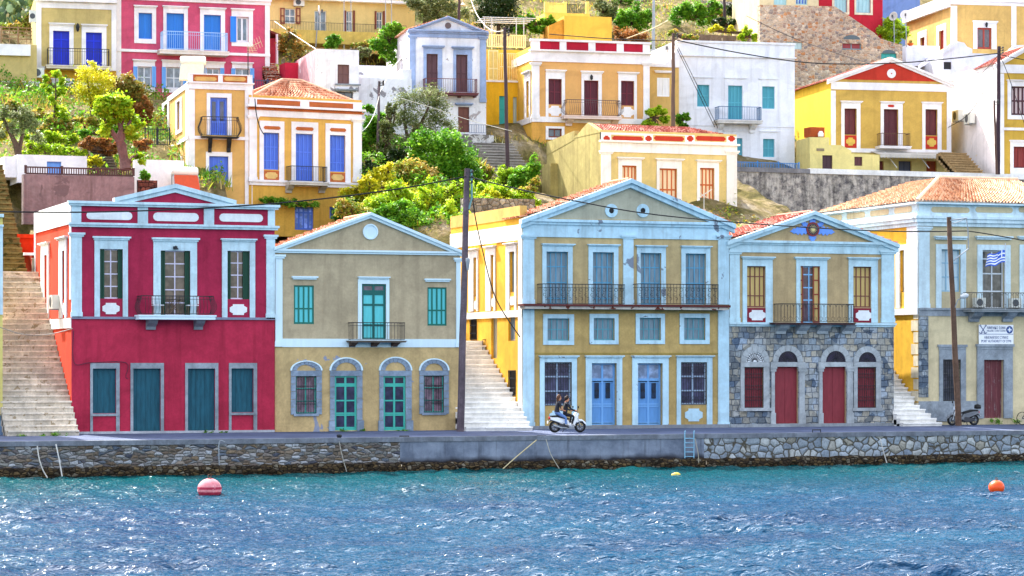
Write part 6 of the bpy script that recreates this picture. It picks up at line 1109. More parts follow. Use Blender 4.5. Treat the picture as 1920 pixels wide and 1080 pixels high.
# ground cover
def grass(name, boxes, n, h, kind, seed):
    rs = np.random.RandomState(seed); xs, ys = [], []
    for xa, xb, ya, yb, k in boxes: m = int(n*k); xs.append(rs.uniform(xa, xb, m)); ys.append(rs.uniform(ya, yb, m))
    x = np.concatenate(xs); y = np.concatenate(ys); keep = (np.sin(x*.9+3*np.sin(y*.5))+np.sin(y*1.1+x*.3)+rs.normal(size=len(x))*.6) > -.5
    for ca in CUTS: keep &= ~((x > ca[0]) & (x < ca[1]) & (y > ca[2]) & (y < ca[3]))
    x, y = x[keep], y[keep]; z = hill(x, y)-.05; m = len(x)
    a = rs.uniform(0, 6.28, m); hh = h*rs.uniform(.4, 1.3, m); ln = rs.normal(size=(m, 2))*.35*hh[:, None]; wd = .035+.02*rs.rand(m); dx, dy = np.cos(a)*wd, np.sin(a)*wd
    V = np.stack([np.stack([x-dx, y-dy, z], 1), np.stack([x+dx, y+dy, z], 1), np.stack([x+ln[:, 0]*.5+dx*.7, y+ln[:, 1]*.5+dy*.7, z+hh*.6], 1), np.stack([x+ln[:, 0], y+ln[:, 1], z+hh], 1)], 1).reshape(-1, 3)
    t = np.clip(.5+.35*np.sin(x*.7)*np.sin(y*.9)+rs.uniform(-.3, .3, m), 0, 1); return prop(raw_mesh(name, V, np.arange(4*m).reshape(m, 4), LV_[kind], t), kind='stuff')
grass('wild_grass', [(38, 60, 128, 150, .5), (48, 58, 133, 139, .2), (12, 36, 136, 160, .3)], 52000, .5, 'mixed', 1)
grass('tall_grass', [(49, 58, 133.5, 138.5, .6), (38, 47, 136, 142, .4)], 14000, .8, 'yellow', 3)
grass('dry_grass', [(36, 110, 160, 200, .7), (38, 60, 140, 156, .3)], 36000, .45, 'mixed', 2)
# weeds at the foot of the walls
def carpet(name, boxes, n, size, h, kind, seed):
    rs = np.random.RandomState(seed); P = []
    for xa, xb, ya, yb, k in boxes: m = int(n*k); P.append(np.stack([rs.uniform(xa, xb, m), rs.uniform(ya, yb, m)], 1))
    P = np.concatenate(P); x, y = P[:, 0], P[:, 1]; d = np.sin(x*1.3+2.2*np.sin(y*.8))+np.sin(y*1.7+x*.6)+np.sin(x*3.1-y*2.3)*.6; keep = d+rs.normal(size=len(x))*.5 > -.6
    for ca in CUTS: keep &= ~((x > ca[0]) & (x < ca[1]) & (y > ca[2]) & (y < ca[3]))
    x, y, d = x[keep], y[keep], d[keep]; m = len(x); hh = np.clip(.35+.35*d, .1, 1.2)*h; z = hill(x, y)+hh*rs.uniform(0, 1, m)**.7; Pp = np.stack([x, y, z], 1); nr = rs.normal(size=(m, 3)); nr[:, 2] = np.abs(nr[:, 2])+.5; nr /= np.linalg.norm(nr, axis=1)[:, None]; a = rs.normal(size=(m, 3)); a -= nr*(a*nr).sum(1)[:, None]; a /= np.linalg.norm(a, axis=1)[:, None]; b = np.cross(nr, a); s = size*rs.uniform(.5, 1.4, (m, 1))
    V = np.stack([Pp-a*s*.5, Pp+b*s*.28, Pp+a*s*.5, Pp-b*s*.28], 1).reshape(-1, 3); t = np.clip(.5+.3*np.sin(x*2.1+y)*np.cos(y*1.9)+rs.uniform(-.3, .3, m), 0, 1)
    return prop(raw_mesh(name, V, np.arange(4*m).reshape(m, 4), LV_[kind], t), kind='stuff')
carpet('undergrowth', [(38, 60, 129, 150, .6), (10, 37, 134, 159, .4)], 90000, .2, 1.3, 'green', 11)
carpet('scrub', [(38, 66, 128, 152, .35), (10, 37, 134, 159, .2), (40, 112, 162, 205, .45)], 60000, .2, .9, 'mixed', 12)
def weeds(label, spots, Y, seed):
    bl = [(tuple(at(x, y, Y)), (w*.026, .12, .09)) for x, y, w in spots]; o = leaves('weed', bl, 320, .1, 'green', None, seed); prop(o, label, 'weed')
weeds('low weeds at the right foot of the crimson house doors', [(388, 812, 10), (418, 812, 7)], 117.75, 1); weeds('weeds at the foot of the beige house doorways', [(645, 809, 14), (682, 809, 7), (762, 808, 9), (748, 810, 6)], 117.8, 2); weeds('weeds along the bottom step of the pinkish stairs', [(40, 818, 8), (110, 816, 16), (80, 818, 8)], 116.0, 3); weeds('weeds beside the worn door of the harbour office', [(1868, 789, 18), (1905, 790, 12)], 118.2, 4)

OA = House('orange_annex', 'narrow orange annex with a pale framed door behind the crimson house side wall', 60, 128.2, 0, 602, 6)
OA.opening((62.5, 500, 67.5, 594), (59.5, 488, 70, 596), (58.5, 484, 71, 488), 'door', [paint('#d8c8a8'), paint('#cdbb98')], plaster('#e4d3ba', .2), 2, 1, .03, .03, plaque=True)
OA.body(82, 478, [ORG_SUN]); OA.trim('cornice', [(44, 474, 82, 479, -.2, .2)], WHT); mb = MB(); F_ = OA.F; F_.box(mb, (-.5, OA.zt+.9, OA.u1, OA.zt+1.1), -3, -1.5, 0, True); F_.box(mb, (-.4, OA.zt, OA.u1, OA.zt+.9), -2.9, -1.6, 0, True); OA.part('parapet', mb, ORG_SUN)

a = at(1378, 362, 147.2); b = at(1460, 414, 147.2); rw = thing('ramp_wall', 'tan stained ramp wall sloping down between the orange shutter house and the blackened retaining wall', 'wall', (a.x, 147.2, b.z-1)); rw['label'] = 'tan ramp wall sloping down beside the orange shutter house'; mb = MB(); f_ = Fr(Vector((a.x, 147.2, b.z-1)), Vector((1, 0, 0)), Vector((0, -1, 0))); f_.prism(mb, [(0, b.z-1), (b.x-a.x, b.z-1), (b.x-a.x, b.z), ((b.x-a.x)*.55, b.z+(a.z-b.z)*.6), (0, a.z)], -1.2, 0); mb.build('wall', plaster('#bba27a', .3, peel='#7d6c58', pth=.58, stain=.5), rw); mb = MB(); f_.prism(mb, [(b.x-a.x, b.z), (b.x-a.x, b.z+.18), ((b.x-a.x)*.55, b.z+(a.z-b.z)*.6+.18), (0, a.z+.18), (0, a.z), ((b.x-a.x)*.55, b.z+(a.z-b.z)*.6)], -1.25, .06); mb.build('coping', plaster('#cbb894', .3, stain=.4), rw)
# ================================================================== POLES, CABLES, FIXTURES
WOOD = plaster('#6d6068', .35, stain=.5); WOODB = plaster('#6f5648', .35, stain=.4); GALV = paint('#8d949c', .5, .1)
def pole(label, top, base, Y, r, mat=WOOD, fittings=1, lamp=None, arm=None):
    a, b = at(*base, Y), at(*top, Y); root = thing('utility_pole', label, 'pole', a); mb = MB(); mb.tube([a+(b-a)*(i/8)+Vector((math.sin(i*1.7)*.012, 0, 0)) for i in range(9)], [r*(1-.25*i/8) for i in range(9)], 10); mb.build('shaft', mat, root)
    if fittings:
        mb = MB()
        for k in range(3): z = b-(b-a)*(.015+.02*k); mb.tube([z+Vector((-.1, -.1, 0)), z+Vector((.22, -.14, 0))], .025, 5); mb.lathe(z+Vector((.22, -.14, .0)), [(.03, -.02), (.06, .02), (.06, .08), (.02, .12)], 6)
        mb.build('insulators', paint('#3d3a3a'), root)
    return root, a, b
p1, a1, b1 = pole('tall weathered grey pole at the right corner of the beige house', (876, 316), (863, 811), 116.3, .19)
mb = MB(); mb.tube([at(884, 318, 116.2), at(884.5, 372, 116.2), at(879, 392, 116.2)], .05, 6); mb.build('pipe', paint('#6f9c9c', .5), p1)
mb = MB(); c = at(877, 487, 116.0); mb.lathe(c, [(.02, .1), (.1, .06), (.12, -.05), (.05, -.5), (.04, -.52)], 8); mb.build('junction_cap', GALV, p1)
p2, a2, b2 = pole('brown leaning pole in front of the harbour office with a bent metal frame', (1779, 407), (1797.5, 798), 116.0, .16, WOODB, 0)
mb = MB(); fr_ = [(1781, 413), (1812, 409), (1815, 432), (1816, 466), (1789, 488)]; mb.tube([at(x, y, 115.9) for x, y in fr_], .035, 6); mb.tube([at(1783, 421, 115.9), at(1812, 410, 115.9)], .02, 5); mb.build('bracket', GALV, p2)
mb = MB(); mb.tube([at(1791, 600, 115.9), at(1790, 578, 115.9), at(1796, 562, 115.8), at(1806, 557, 115.7)], .03, 6); mb.build('lamp_arm', GALV, p2); mb = MB(); mb.lathe(at(1800, 557, 115.7), [(.02, 0), (.09, .04), (.14, .2), (.12, .36), (.04, .46)], 10, 0, RT+UP*.25); mb.build('lamp_head', paint('#c4c8cc', .35), p2)
pole('dark pole standing on the grey stairs left of the red panel house', (946, 52), (952, 328), 147.5, .13, paint('#4a3a40', .8, .3))
pole('brown pole in front of the peach side wing', (1262.5, 62), (1262, 246), 151, .14, paint('#6a544a', .8, .3))
pole('thick dark pole in front of the white side wall at the right', (1873, 87), (1871, 327), 148.3, .15, paint('#3d2c38', .8, .3))
pole('short thin brown pole beside the thick dark pole at the right', (1864, 188), (1869, 327), 148.0, .09, paint('#5c4640', .8, .3))
pole('thin grey pole on the slope between the olive and the fig tree', (711, 152), (708, 305), 146.5, .1)
pole('straight grey pole behind the red panel parapet', (1226, -10), (1225, 100), 172, .13, GALV, 0)
pole('dark pole in the bushes above the white house', (1358, -10), (1359, 40), 183, .13, paint('#3d343c', .8, .3), 0)
p9, a9, b9 = pole('dark pole with a pale street lamp above the lavender trimmed gable', (862, -20), (860, 45), 165, .11, paint('#4a3a3c', .8, .3), 0); mb = MB(); mb.tube([at(862, -4, 165), at(866, -2, 165), at(868, 5, 165)], .03, 5); mb.lathe(at(868, 8, 165), [(.03, .12), (.08, .06), (.17, -.04), (.15, -.08)], 10); mb.build('lamp_head', paint('#e8dcc0', .4), p9)
def cable(label, pts, Y, r=.016, mat=None, sag=0, name='cable'):
    Ys = Y if isinstance(Y, (list, tuple)) else [Y]*len(pts); P = [at(x, y, yy) for (x, y), yy in zip(pts, Ys)]; out = []
    for i in range(len(P)-1):                          # Catmull-Rom through the given points
        p0, p1_, p2_, p3 = P[max(0, i-1)], P[i], P[i+1], P[min(len(P)-1, i+2)]
        for k in range(6): t = k/6; out.append(.5*((2*p1_)+(p2_-p0)*t+(2*p0-5*p1_+4*p2_-p3)*t*t+(3*p1_-p0-3*p2_+p3)*t**3))
    out.append(P[-1]); mb = MB(); mb.tube(out, r, 5); prop(mb.build(name, mat or BLK), label, 'cable')
BLK = paint('#16161a', .6, .05); WHC = paint('#d8d4cc', .6, .05)
cable('thick black cable sagging left from the tall grey pole across the crimson house', [(874, 331), (760, 352), (620, 371), (480, 384), (300, 394), (130, 398), (-60, 396)], 116.1, .035)
cable('thick black cable running from the tall grey pole over the blue and sunburst gables', [(878, 331), (960, 352), (1080, 377), (1210, 400), (1370, 416), (1560, 429), (1700, 434), (1814, 433)], 116.2, .032)
cable('black cable leaving the bent frame towards the right edge', [(1814, 433), (1860, 440), (1960, 458)], 116.4, .03)
cable('black cable drooping down the sun tinted golden side wall', [(884, 345), (890, 400), (905, 470), (930, 560), (975, 632)], [116.3, 116.5, 117, 117.3, 117.7], .03)
cable('long black cable between the two upper poles past the white house', [(1263, 74), (1380, 98), (1500, 116), (1600, 120), (1700, 117), (1790, 109), (1871, 100)], [151, 150.6, 150, 149.6, 149.2, 148.8, 148.3], .04)
cable('black cable from the thick dark pole to the right edge', [(1875, 102), (1900, 108), (1960, 120)], 148.3, .03)
cable('thin cable from the fieldstone house to the red pediment', [(1400, 30), (1480, 68), (1560, 97), (1640, 122)], [168, 166, 162, 157.5], .022)
cable('slanting cable down the left side of the white house', [(1264, 80), (1300, 155), (1340, 238)], [151, 152, 156], .022); cable('second slanting cable down the left side of the white house, just right of the first', [(1267, 80), (1305, 155), (1346, 240)], [151, 152, 156], .022)
cable('cable looping from the thick dark pole to the white side wall', [(1871, 104), (1840, 138), (1810, 152), (1776, 152)], [148.3, 150, 153, 157], .02); cable('slack cable from the thick dark pole to the corner of the ochre house', [(1868, 118), (1845, 170), (1815, 215), (1776, 240)], [148.3, 149, 152, 157], .025); cable('cable falling right from the thick dark pole', [(1875, 104), (1890, 140), (1915, 215), (1940, 290)], [148.3, 148.6, 149, 149.5], .022)
cable('pale cable curving down to the dark pole at the top centre', [(880, -10), (893, 25), (912, 50), (930, 59), (946, 57)], [165, 160, 155, 150, 147.6], .022, WHC); cable('pale cable from the tile roofed house up to the thin grey pole', [(678, 247), (690, 235), (702, 212), (711, 180)], [142, 143, 145, 146.4], .02, WHC); cable('white cable rising from the thin grey pole to the whitewashed wing', [(711, 175), (735, 130), (760, 100)], [146.4, 150, 155], .025, WHC); cable('pale cable crossing the olive tree towards the grey stairs', [(752, 184), (820, 205), (880, 225), (960, 246)], 147.4, .018, WHC)
cable('pale cable above the red planter to the whitewashed ruin', [(515, 40), (540, 58), (592, 92)], [166, 160, 153], .025, WHC); cable('black wire behind the red panel parapet', [(1030, 64), (1150, 73), (1262, 76)], [152, 151.6, 151], .03); cable('yellowish rope from the scarp post to the parapet', [(1175, 72), (1220, 55), (1253, 38)], 171, .03, paint('#c4b48c')); cable('thin wire crossing the sun tinted orange side wall to the stairs', [(-20, 606), (40, 626), (90, 627), (136, 616)], [116.5, 117, 117.5, 117.9], .02, paint('#8a8880'))
cable('black cord hanging down the peach corner house edge', [(478, 185), (481, 215), (488, 240), (495, 252)], 141.3, .03); cable('conduit running along the crimson ground floor', [(138, 620), (139, 680), (170, 680), (236, 680), (236, 706), (240, 710)], 117.92, .02, paint('#5a1c34'))
# air conditioners
def aircon(label, px, py, w, h, fr, v=.32, depth=.35):
    u, z = fr.uz(px, py, v); root = thing('air_conditioner', label, 'air conditioner', fr.p(u, z-h/2, v-.2), math.atan2(fr.e.y, fr.e.x)); mb = MB(); fr.box(mb, (u-w/2, z-h/2, u+w/2, z+h/2), v-depth, v, 0, True); mb.build('casing', paint('#d4d4cc', .5, .06), root); mb = MB(); disc(mb, fr, u-w*.08, z, min(w, h)*.38, v, v+.012, 16); mb.build('fan_grille', paint('#4c5056', .5), root)
    mb = MB()
    for s_ in (-1, 1): fr.box(mb, (u+s_*w*.35-.02, z-h/2-.06, u+s_*w*.35+.02, z-h/2-.01), -.0, v, 0, True); 
    mb.build('bracket', GALV, root)
YW = [o for o in COL.objects if o.name.startswith('yellow_annex')][0]
def fr_at(px, Y, psi): P = at(px, 400, Y); s_ = R(psi); return Fr(P, Vector((math.cos(s_), math.sin(s_), 0)), Vector((math.sin(s_), -math.cos(s_), 0)))
aircon('beige air conditioner low on the wall between yellow annex and blue door house', 71.5, 136, .75, .6, fr_at(69, 158.9, -7)); aircon('grey air conditioner box beside the prickly pear', 62, 30, .45, .75, fr_at(62, 159.6, -7)); aircon('air conditioner at the top of the long yellow house', 561, 4, .75, .5, fr_at(561, 171.9, -3))
aircon('air conditioner on the sun tinted orange side wall of the crimson house', 95, 566, .8, .65, Fr(RED.O, RED.n, -RED.e), .4); LR = H_L = None
WS = [o for o in COL.objects if o.name.startswith('white_sided_house')][0]; ws = WS.rotation_euler.z; wf = Fr(WS.location, Vector((math.sin(ws), -math.cos(ws), 0)), -Vector((math.cos(ws), math.sin(ws), 0)))
aircon('left air conditioner on the long white side wall', 1791, 217, 1.2, .75, wf, .5); aircon('right air conditioner on the long white side wall', 1813, 222, 1.2, .75, wf, .5)
aircon('air conditioner behind the harbour office balcony railing below the lattice window', 1839, 567, .6, .5, PORT.F, .45); aircon('air conditioner at the right end of the harbour office balcony', 1906, 568, .6, .5, PORT.F, .45)
# solar water heaters
def heater(label, px, py, Y, psi, panel, tilt=.9, L_=1.5, r=.27):
    f = fr_at(px, Y, psi); u, z = f.uz(px, py); root = thing('solar_heater', label, 'water heater', f.p(u, z-1.2, 0), R(psi)); mb = MB(); mb.smooth = True; mb.lathe(f.p(u, z, 0), [(.02, -L_/2), (r*.8, -L_/2+.02), (r, -L_/2+.1), (r, L_/2-.1), (r*.8, L_/2-.02), (.02, L_/2)], 16, 0, f.e); mb.build('tank', paint('#e9e6de', .25, .04), root)
    mb = MB(); a, b = (u-L_*.45, u+L_*.45); mb.hexa([f.p(a, z-1.25, tilt), f.p(b, z-1.25, tilt), f.p(b, z-.25, .25), f.p(a, z-.25, .25), f.p(a, z-1.2, tilt+.06), f.p(b, z-1.2, tilt+.06), f.p(b, z-.2, .31), f.p(a, z-.2, .31)]); mb.build('panel', panel, root)
    mb = MB()
    for uu in (a, b): mb.tube([f.p(uu, z-1.35, tilt), f.p(uu, z-.2, .3)], .03, 5); mb.tube([f.p(uu, z-1.35, -.2), f.p(uu, z-.1, -.15)], .03, 5)
    mb.build('frame', GALV, root)
heater('white solar water heater tank on the roof of the peach corner house', 362, 114, 145, -20, paint('#d9d3b4', .2)); heater('silver solar water heater with a rust red panel behind the crimson pediment', 346, 322, 137.5, 0, paint('#c2491f', .4))
tk = thing('roof_tank', 'rust red tank with a white jar on the outbuilding roof', 'tank', at(1533, 257, 155)); mb = MB(); p, q = at(1520, 256, 155), at(1546, 239, 155); mb.box((p.x, 155, p.z), (q.x, 156, q.z)); mb.build('tank', plaster('#b4542a', .2), tk); mb = MB(); mb.lathe(at(1539, 256, 154.7), [(.02, 0), (.18, 0), (.2, .2), (.12, .32), (.1, .36)], 10); mb.build('jar', WW, tk)
# dishes and aerial
def dish(label, px, py, Y, r, base, mat=None, face=None):
    c = at(px, py, Y); b = at(base[0], base[1], Y); root = thing('satellite_dish', label, 'satellite dish', b); ax = face or Vector((-.5, -.8, .25)); mb = MB(); mb.smooth = True; mb.lathe(c, [(r*k/6, .25*r*(k/6)**2) for k in range(7)]+[(r*k/6, .25*r*(k/6)**2-.02) for k in range(6, -1, -1)], 20, 0, ax); mb.build('reflector', mat or paint('#dcd8d4', .4), root); mb = MB(); mb.tube([b, c], .04, 6); mb.build('mast', GALV, root); mb = MB(); n = ax.normalized(); mb.tube([c-Vector((0, 0, r*.9)), c+n*r*.7-Vector((0, 0, .1))], .02, 5); mb.box(tuple(c+n*r*.7-Vector((.05, .05, .15))), tuple(c+n*r*.7+Vector((.05, .05, .05)))); mb.build('feed_arm', paint('#4a4a4e'), root)
dish('large white satellite dish above the pale parapet box', 1698, 29, 170.5, .4, (1700, 88)); dish('grey satellite dish half hidden by the lemon tree', 1676, 31, 173, .36, (1677, 85), paint('#b4b0ac', .5), Vector((-.8, -.5, .2))); dish('thin pale dish on a mast before the long yellow house', 597, 20, 169.5, .36, (592, 88), None, Vector((1, -.25, .15))); dish('small white dish on the white parapet beside the brown pole', 1251, 90, 157, .24, (1253, 104))
an = thing('tv_aerial', 'television aerial with fanned rods above the tiled hip roof', 'aerial', at(465, 141, 141)); mb = MB(); a, b = at(465, 141, 141), at(465, 88, 141); mb.tube([a, b], .03, 5); mb.build('mast', iron(), an); mb = MB(); c = at(466, 90, 141); e = at(489, 78, 140.6); mb.tube([c, e], .02, 4)
for k in range(6): p = c+(e-c)*(k/5); mb.tube([p+Vector((-.12, -.05, .28)), p-Vector((-.12, -.05, .28))], .014, 4)
for k in range(4): mb.tube([at(463, 89+k*3, 141), at(480+k, 88+k*3.4, 140.8)], .014, 4)
mb.build('rods', paint('#d8c8a0', .4), an)
an = thing('tv_aerial', 'white aerial in front of the orange shutters', 'aerial', at(1320, 402, 138)); mb = MB(); mb.tube([at(1320, 402, 138), at(1320, 365, 138)], .025, 5); mb.build('mast', WHC, an); mb = MB(); mb.tube([at(1310, 371, 138), at(1335, 355, 138)], .03, 4); mb.tube([at(1312, 362, 138), at(1328, 372, 138)], .02, 4); mb.build('rods', WHC, an)
pb = thing('flower_pot', 'orange flower bowl on the pale parapet box', 'flower pot', at(1707, 86, 170.4)); mb = MB(); mb.lathe(at(1707, 86, 170.4), [(.02, 0), (.12, 0), (.24, .16), (.26, .18), (.22, .17), (.02, .1)], 12); mb.build('bowl', plaster('#d8642c'), pb); leaves('flowers', [(tuple(at(1707, 79, 170.4)), (.22, .2, .1))], 160, .12, 'citrus', pb, 5)
# ================================================================== QUAY AND WATER THINGS
def Wp(px, py, Y): return at(px, py, Y)
lad = thing('quay_ladder', 'short blue grey metal ladder hanging on the concrete quay wall', 'ladder', at(1292, 860, 110.85)); YL_ = 110.82
for x in (1284, 1301): mb = MB(); mb.tube([at(x+1, 808, 111.25), at(x, 809, YL_), at(x, 859, YL_)], .03, 6); mb.build('rail', paint('#7fb0cc', .4), lad)
for k in range(5): y = 822+k*8.5; mb = MB(); mb.tube([at(1284, y, YL_), at(1301, y, YL_)], .022, 6); mb.build('rung', paint('#7fb0cc', .4), lad)
for lab, pts, mt, r in (('long pale mooring pole leaning from the quay edge into the water', [(1006, 825), (970, 855), (935, 886)], paint('#c4b48c'), .028), ('thin mooring rope curving down the concrete quay wall', [(1024, 824), (1032, 850), (1042, 868), (1052, 884)], paint('#b8b2a4'), .02), ('rope hanging beside the blue grey ladder', [(1303, 822), (1309, 850), (1310, 868)], paint('#a8a090'), .02), ('white rope curving down the rubble quay at the far left', [(70, 836), (73, 858), (80, 880), (89, 896)], paint('#cfcac4'), .028), ('second white rope at the far left, nearly straight', [(105, 833), (111, 862), (117, 896)], paint('#d8d4d0'), .03), ('grey rope on the rubble quay below the beige house', [(636, 828), (642, 856), (650, 884)], paint('#a8a49c'), .02), ('white rope on the boulder quay below the sunburst gable house', [(1650, 822), (1656, 845), (1664, 872)], paint('#c8c4c0'), .025), ('pipe standing down the rubble quay wall left of the beige house', [(422, 829), (411, 829), (411, 872)], GALV, .025)):
    cable(lab, pts, 110.6, r, mt, name='mooring_rope'); COL.objects[-1]['category'] = 'rope'
for i, (x, y, lab) in enumerate(((1015, 822, 'iron mooring hoop at the start of the long pale pole'), (758, 823, 'iron mooring hoop where rubble and concrete quay meet'), (1531, 811, 'iron mooring hoop on the boulder quay edge'), (62, 834, 'iron mooring hoop above the far left ropes'))):
    c = at(x, y, 111.2); mb = MB(); mb.tube([c+Vector((-.22, 0, -.08)), c+Vector((-.22, 0, .13)), c+Vector((.22, 0, .13)), c+Vector((.22, 0, -.08))], .03, 6); prop(mb.build('mooring_hoop', iron()), lab, 'mooring hoop')
mb = MB(); c = at(636, 826, 111.2); mb.lathe(c, [(.02, -.05), (.1, -.05), (.09, .15), (.13, .2), (.11, .27), (.02, .28)], 12); prop(mb.build('bollard', iron()), 'small dark bollard on the quay edge below the beige house', 'bollard')
def buoy(label, px, ywl, r, mats, squash=.9, stripe=False):
    c = onz(px, ywl, .02); root = thing('buoy', label, 'buoy', c); mb = MB(); mb.smooth = True; n, m = 28, 14; cz = c+Vector((0, 0, r*.42)); base = len(mb.v)
    for j in range(m+1):
        t = math.pi*j/m
        for i in range(n): a = 2*math.pi*i/n; mb.v.append(cz+Vector((r*math.sin(t)*math.cos(a), r*math.sin(t)*math.sin(a), r*squash*math.cos(t))))
    for j in range(m):
        for i in range(n): k = base+j*n+i; q = base+j*n+(i+1) % n; mb.f.append((k, k+n, q+n, q)); mb.m.append((1 if (j == 6 or j >= 8) else 0) if stripe else 0)
    mb.build('float', mats, root); mb = MB(); top = cz+Vector((0, 0, r*squash)); mb.lathe(top, [(.14*r, -.05*r), (.16*r, .06*r), (.05*r, .08*r)], 10); ring(mb, Fr(top, Vector((1, 0, 0)), Vector((0, -1, 0))), 0, top.z+.18*r, .14*r, 0, .035*r, 12); mb.build('shackle', plaster('#6a4434', .3), root)
buoy('large faded pink buoy with a rusty shackle in the left water', 393, 927, .46, [plaster('#e08a92', .2, peel='#f0dcd8', pth=.6, psc=2, stain=.3), plaster('#a8324a', .2, peel='#c8707c', pth=.6, psc=3)], stripe=True)
buoy('bright orange buoy in the water near the right edge', 1868.5, 920, .31, [paint('#f0521a', .35, .1)])
c = onz(1268, 891, .02); fb = MB(); fb.smooth = True; fb.lathe(c, [(.01, -.22), (.1, -.2), (.13, -.05), (.11, .1), (.05, .2), (.01, .22)], 12, 0, Vector((1, .2, .1))); prop(fb.build('float', paint('#d8b84a', .5)), 'tiny yellow float drifting close to the quay ladder', 'float')
# table and chairs on the crimson balcony
def furn(kind, label, px0, px1, yt, yb, v):
    F_ = RED.F; u0, z0 = F_.uz(px0, yb, v); u1, _ = F_.uz(px1, yb, v); z0 = F_.uz(330, 590, v)[1]; w_ = u1-u0; root = thing(kind, label, 'table' if kind == 'folding_table' else 'chair', F_.p((u0+u1)/2, z0, v)); WD = paint('#6a5038', .6); 
    if kind == 'folding_table':
        mb = MB(); F_.box(mb, (u0, z0+.7, u1, z0+.73), v-.25, v+.25, 0, True); mb.build('tabletop', WD, root)
        for vv in (v-.2, v+.2): mb = MB(); mb.tube([F_.p(u0+.05, z0, vv), F_.p(u1-.05, z0+.7, vv)], .018, 5); mb.tube([F_.p(u1-.05, z0, vv), F_.p(u0+.05, z0+.7, vv)], .018, 5); mb.build('leg', WD, root)
    else:
        sgn = 1 if kind == 'balcony_chair' and px0 < 320 else -1; mb = MB(); F_.box(mb, (u0, z0+.42, u1, z0+.46), v-.2, v+.2, 0, True); mb.build('seat', paint('#e8eaf0'), root); ub = u0 if sgn > 0 else u1-.04; mb = MB(); F_.box(mb, (ub, z0+.5, ub+.04, z0+.88), v-.2, v+.2, 0, True); mb.build('backrest', paint('#e8eaf0'), root)
        for uu in (u0+.03, u1-.03):
            for vv in (v-.18, v+.18): mb = MB(); mb.tube([F_.p(uu, z0, vv), F_.p(uu, z0+.42, vv)], .018, 5); mb.build('leg', WD, root)
furn('folding_table', 'dark folding table with crossed legs on the crimson house balcony', 313, 340, 565, 590, .5); furn('balcony_chair', 'white slatted chair left of the folding table on the balcony', 286, 306, 560, 590, .5); furn('balcony_chair', 'white slatted chair right of the folding table on the balcony', 350, 371, 560, 590, .5)
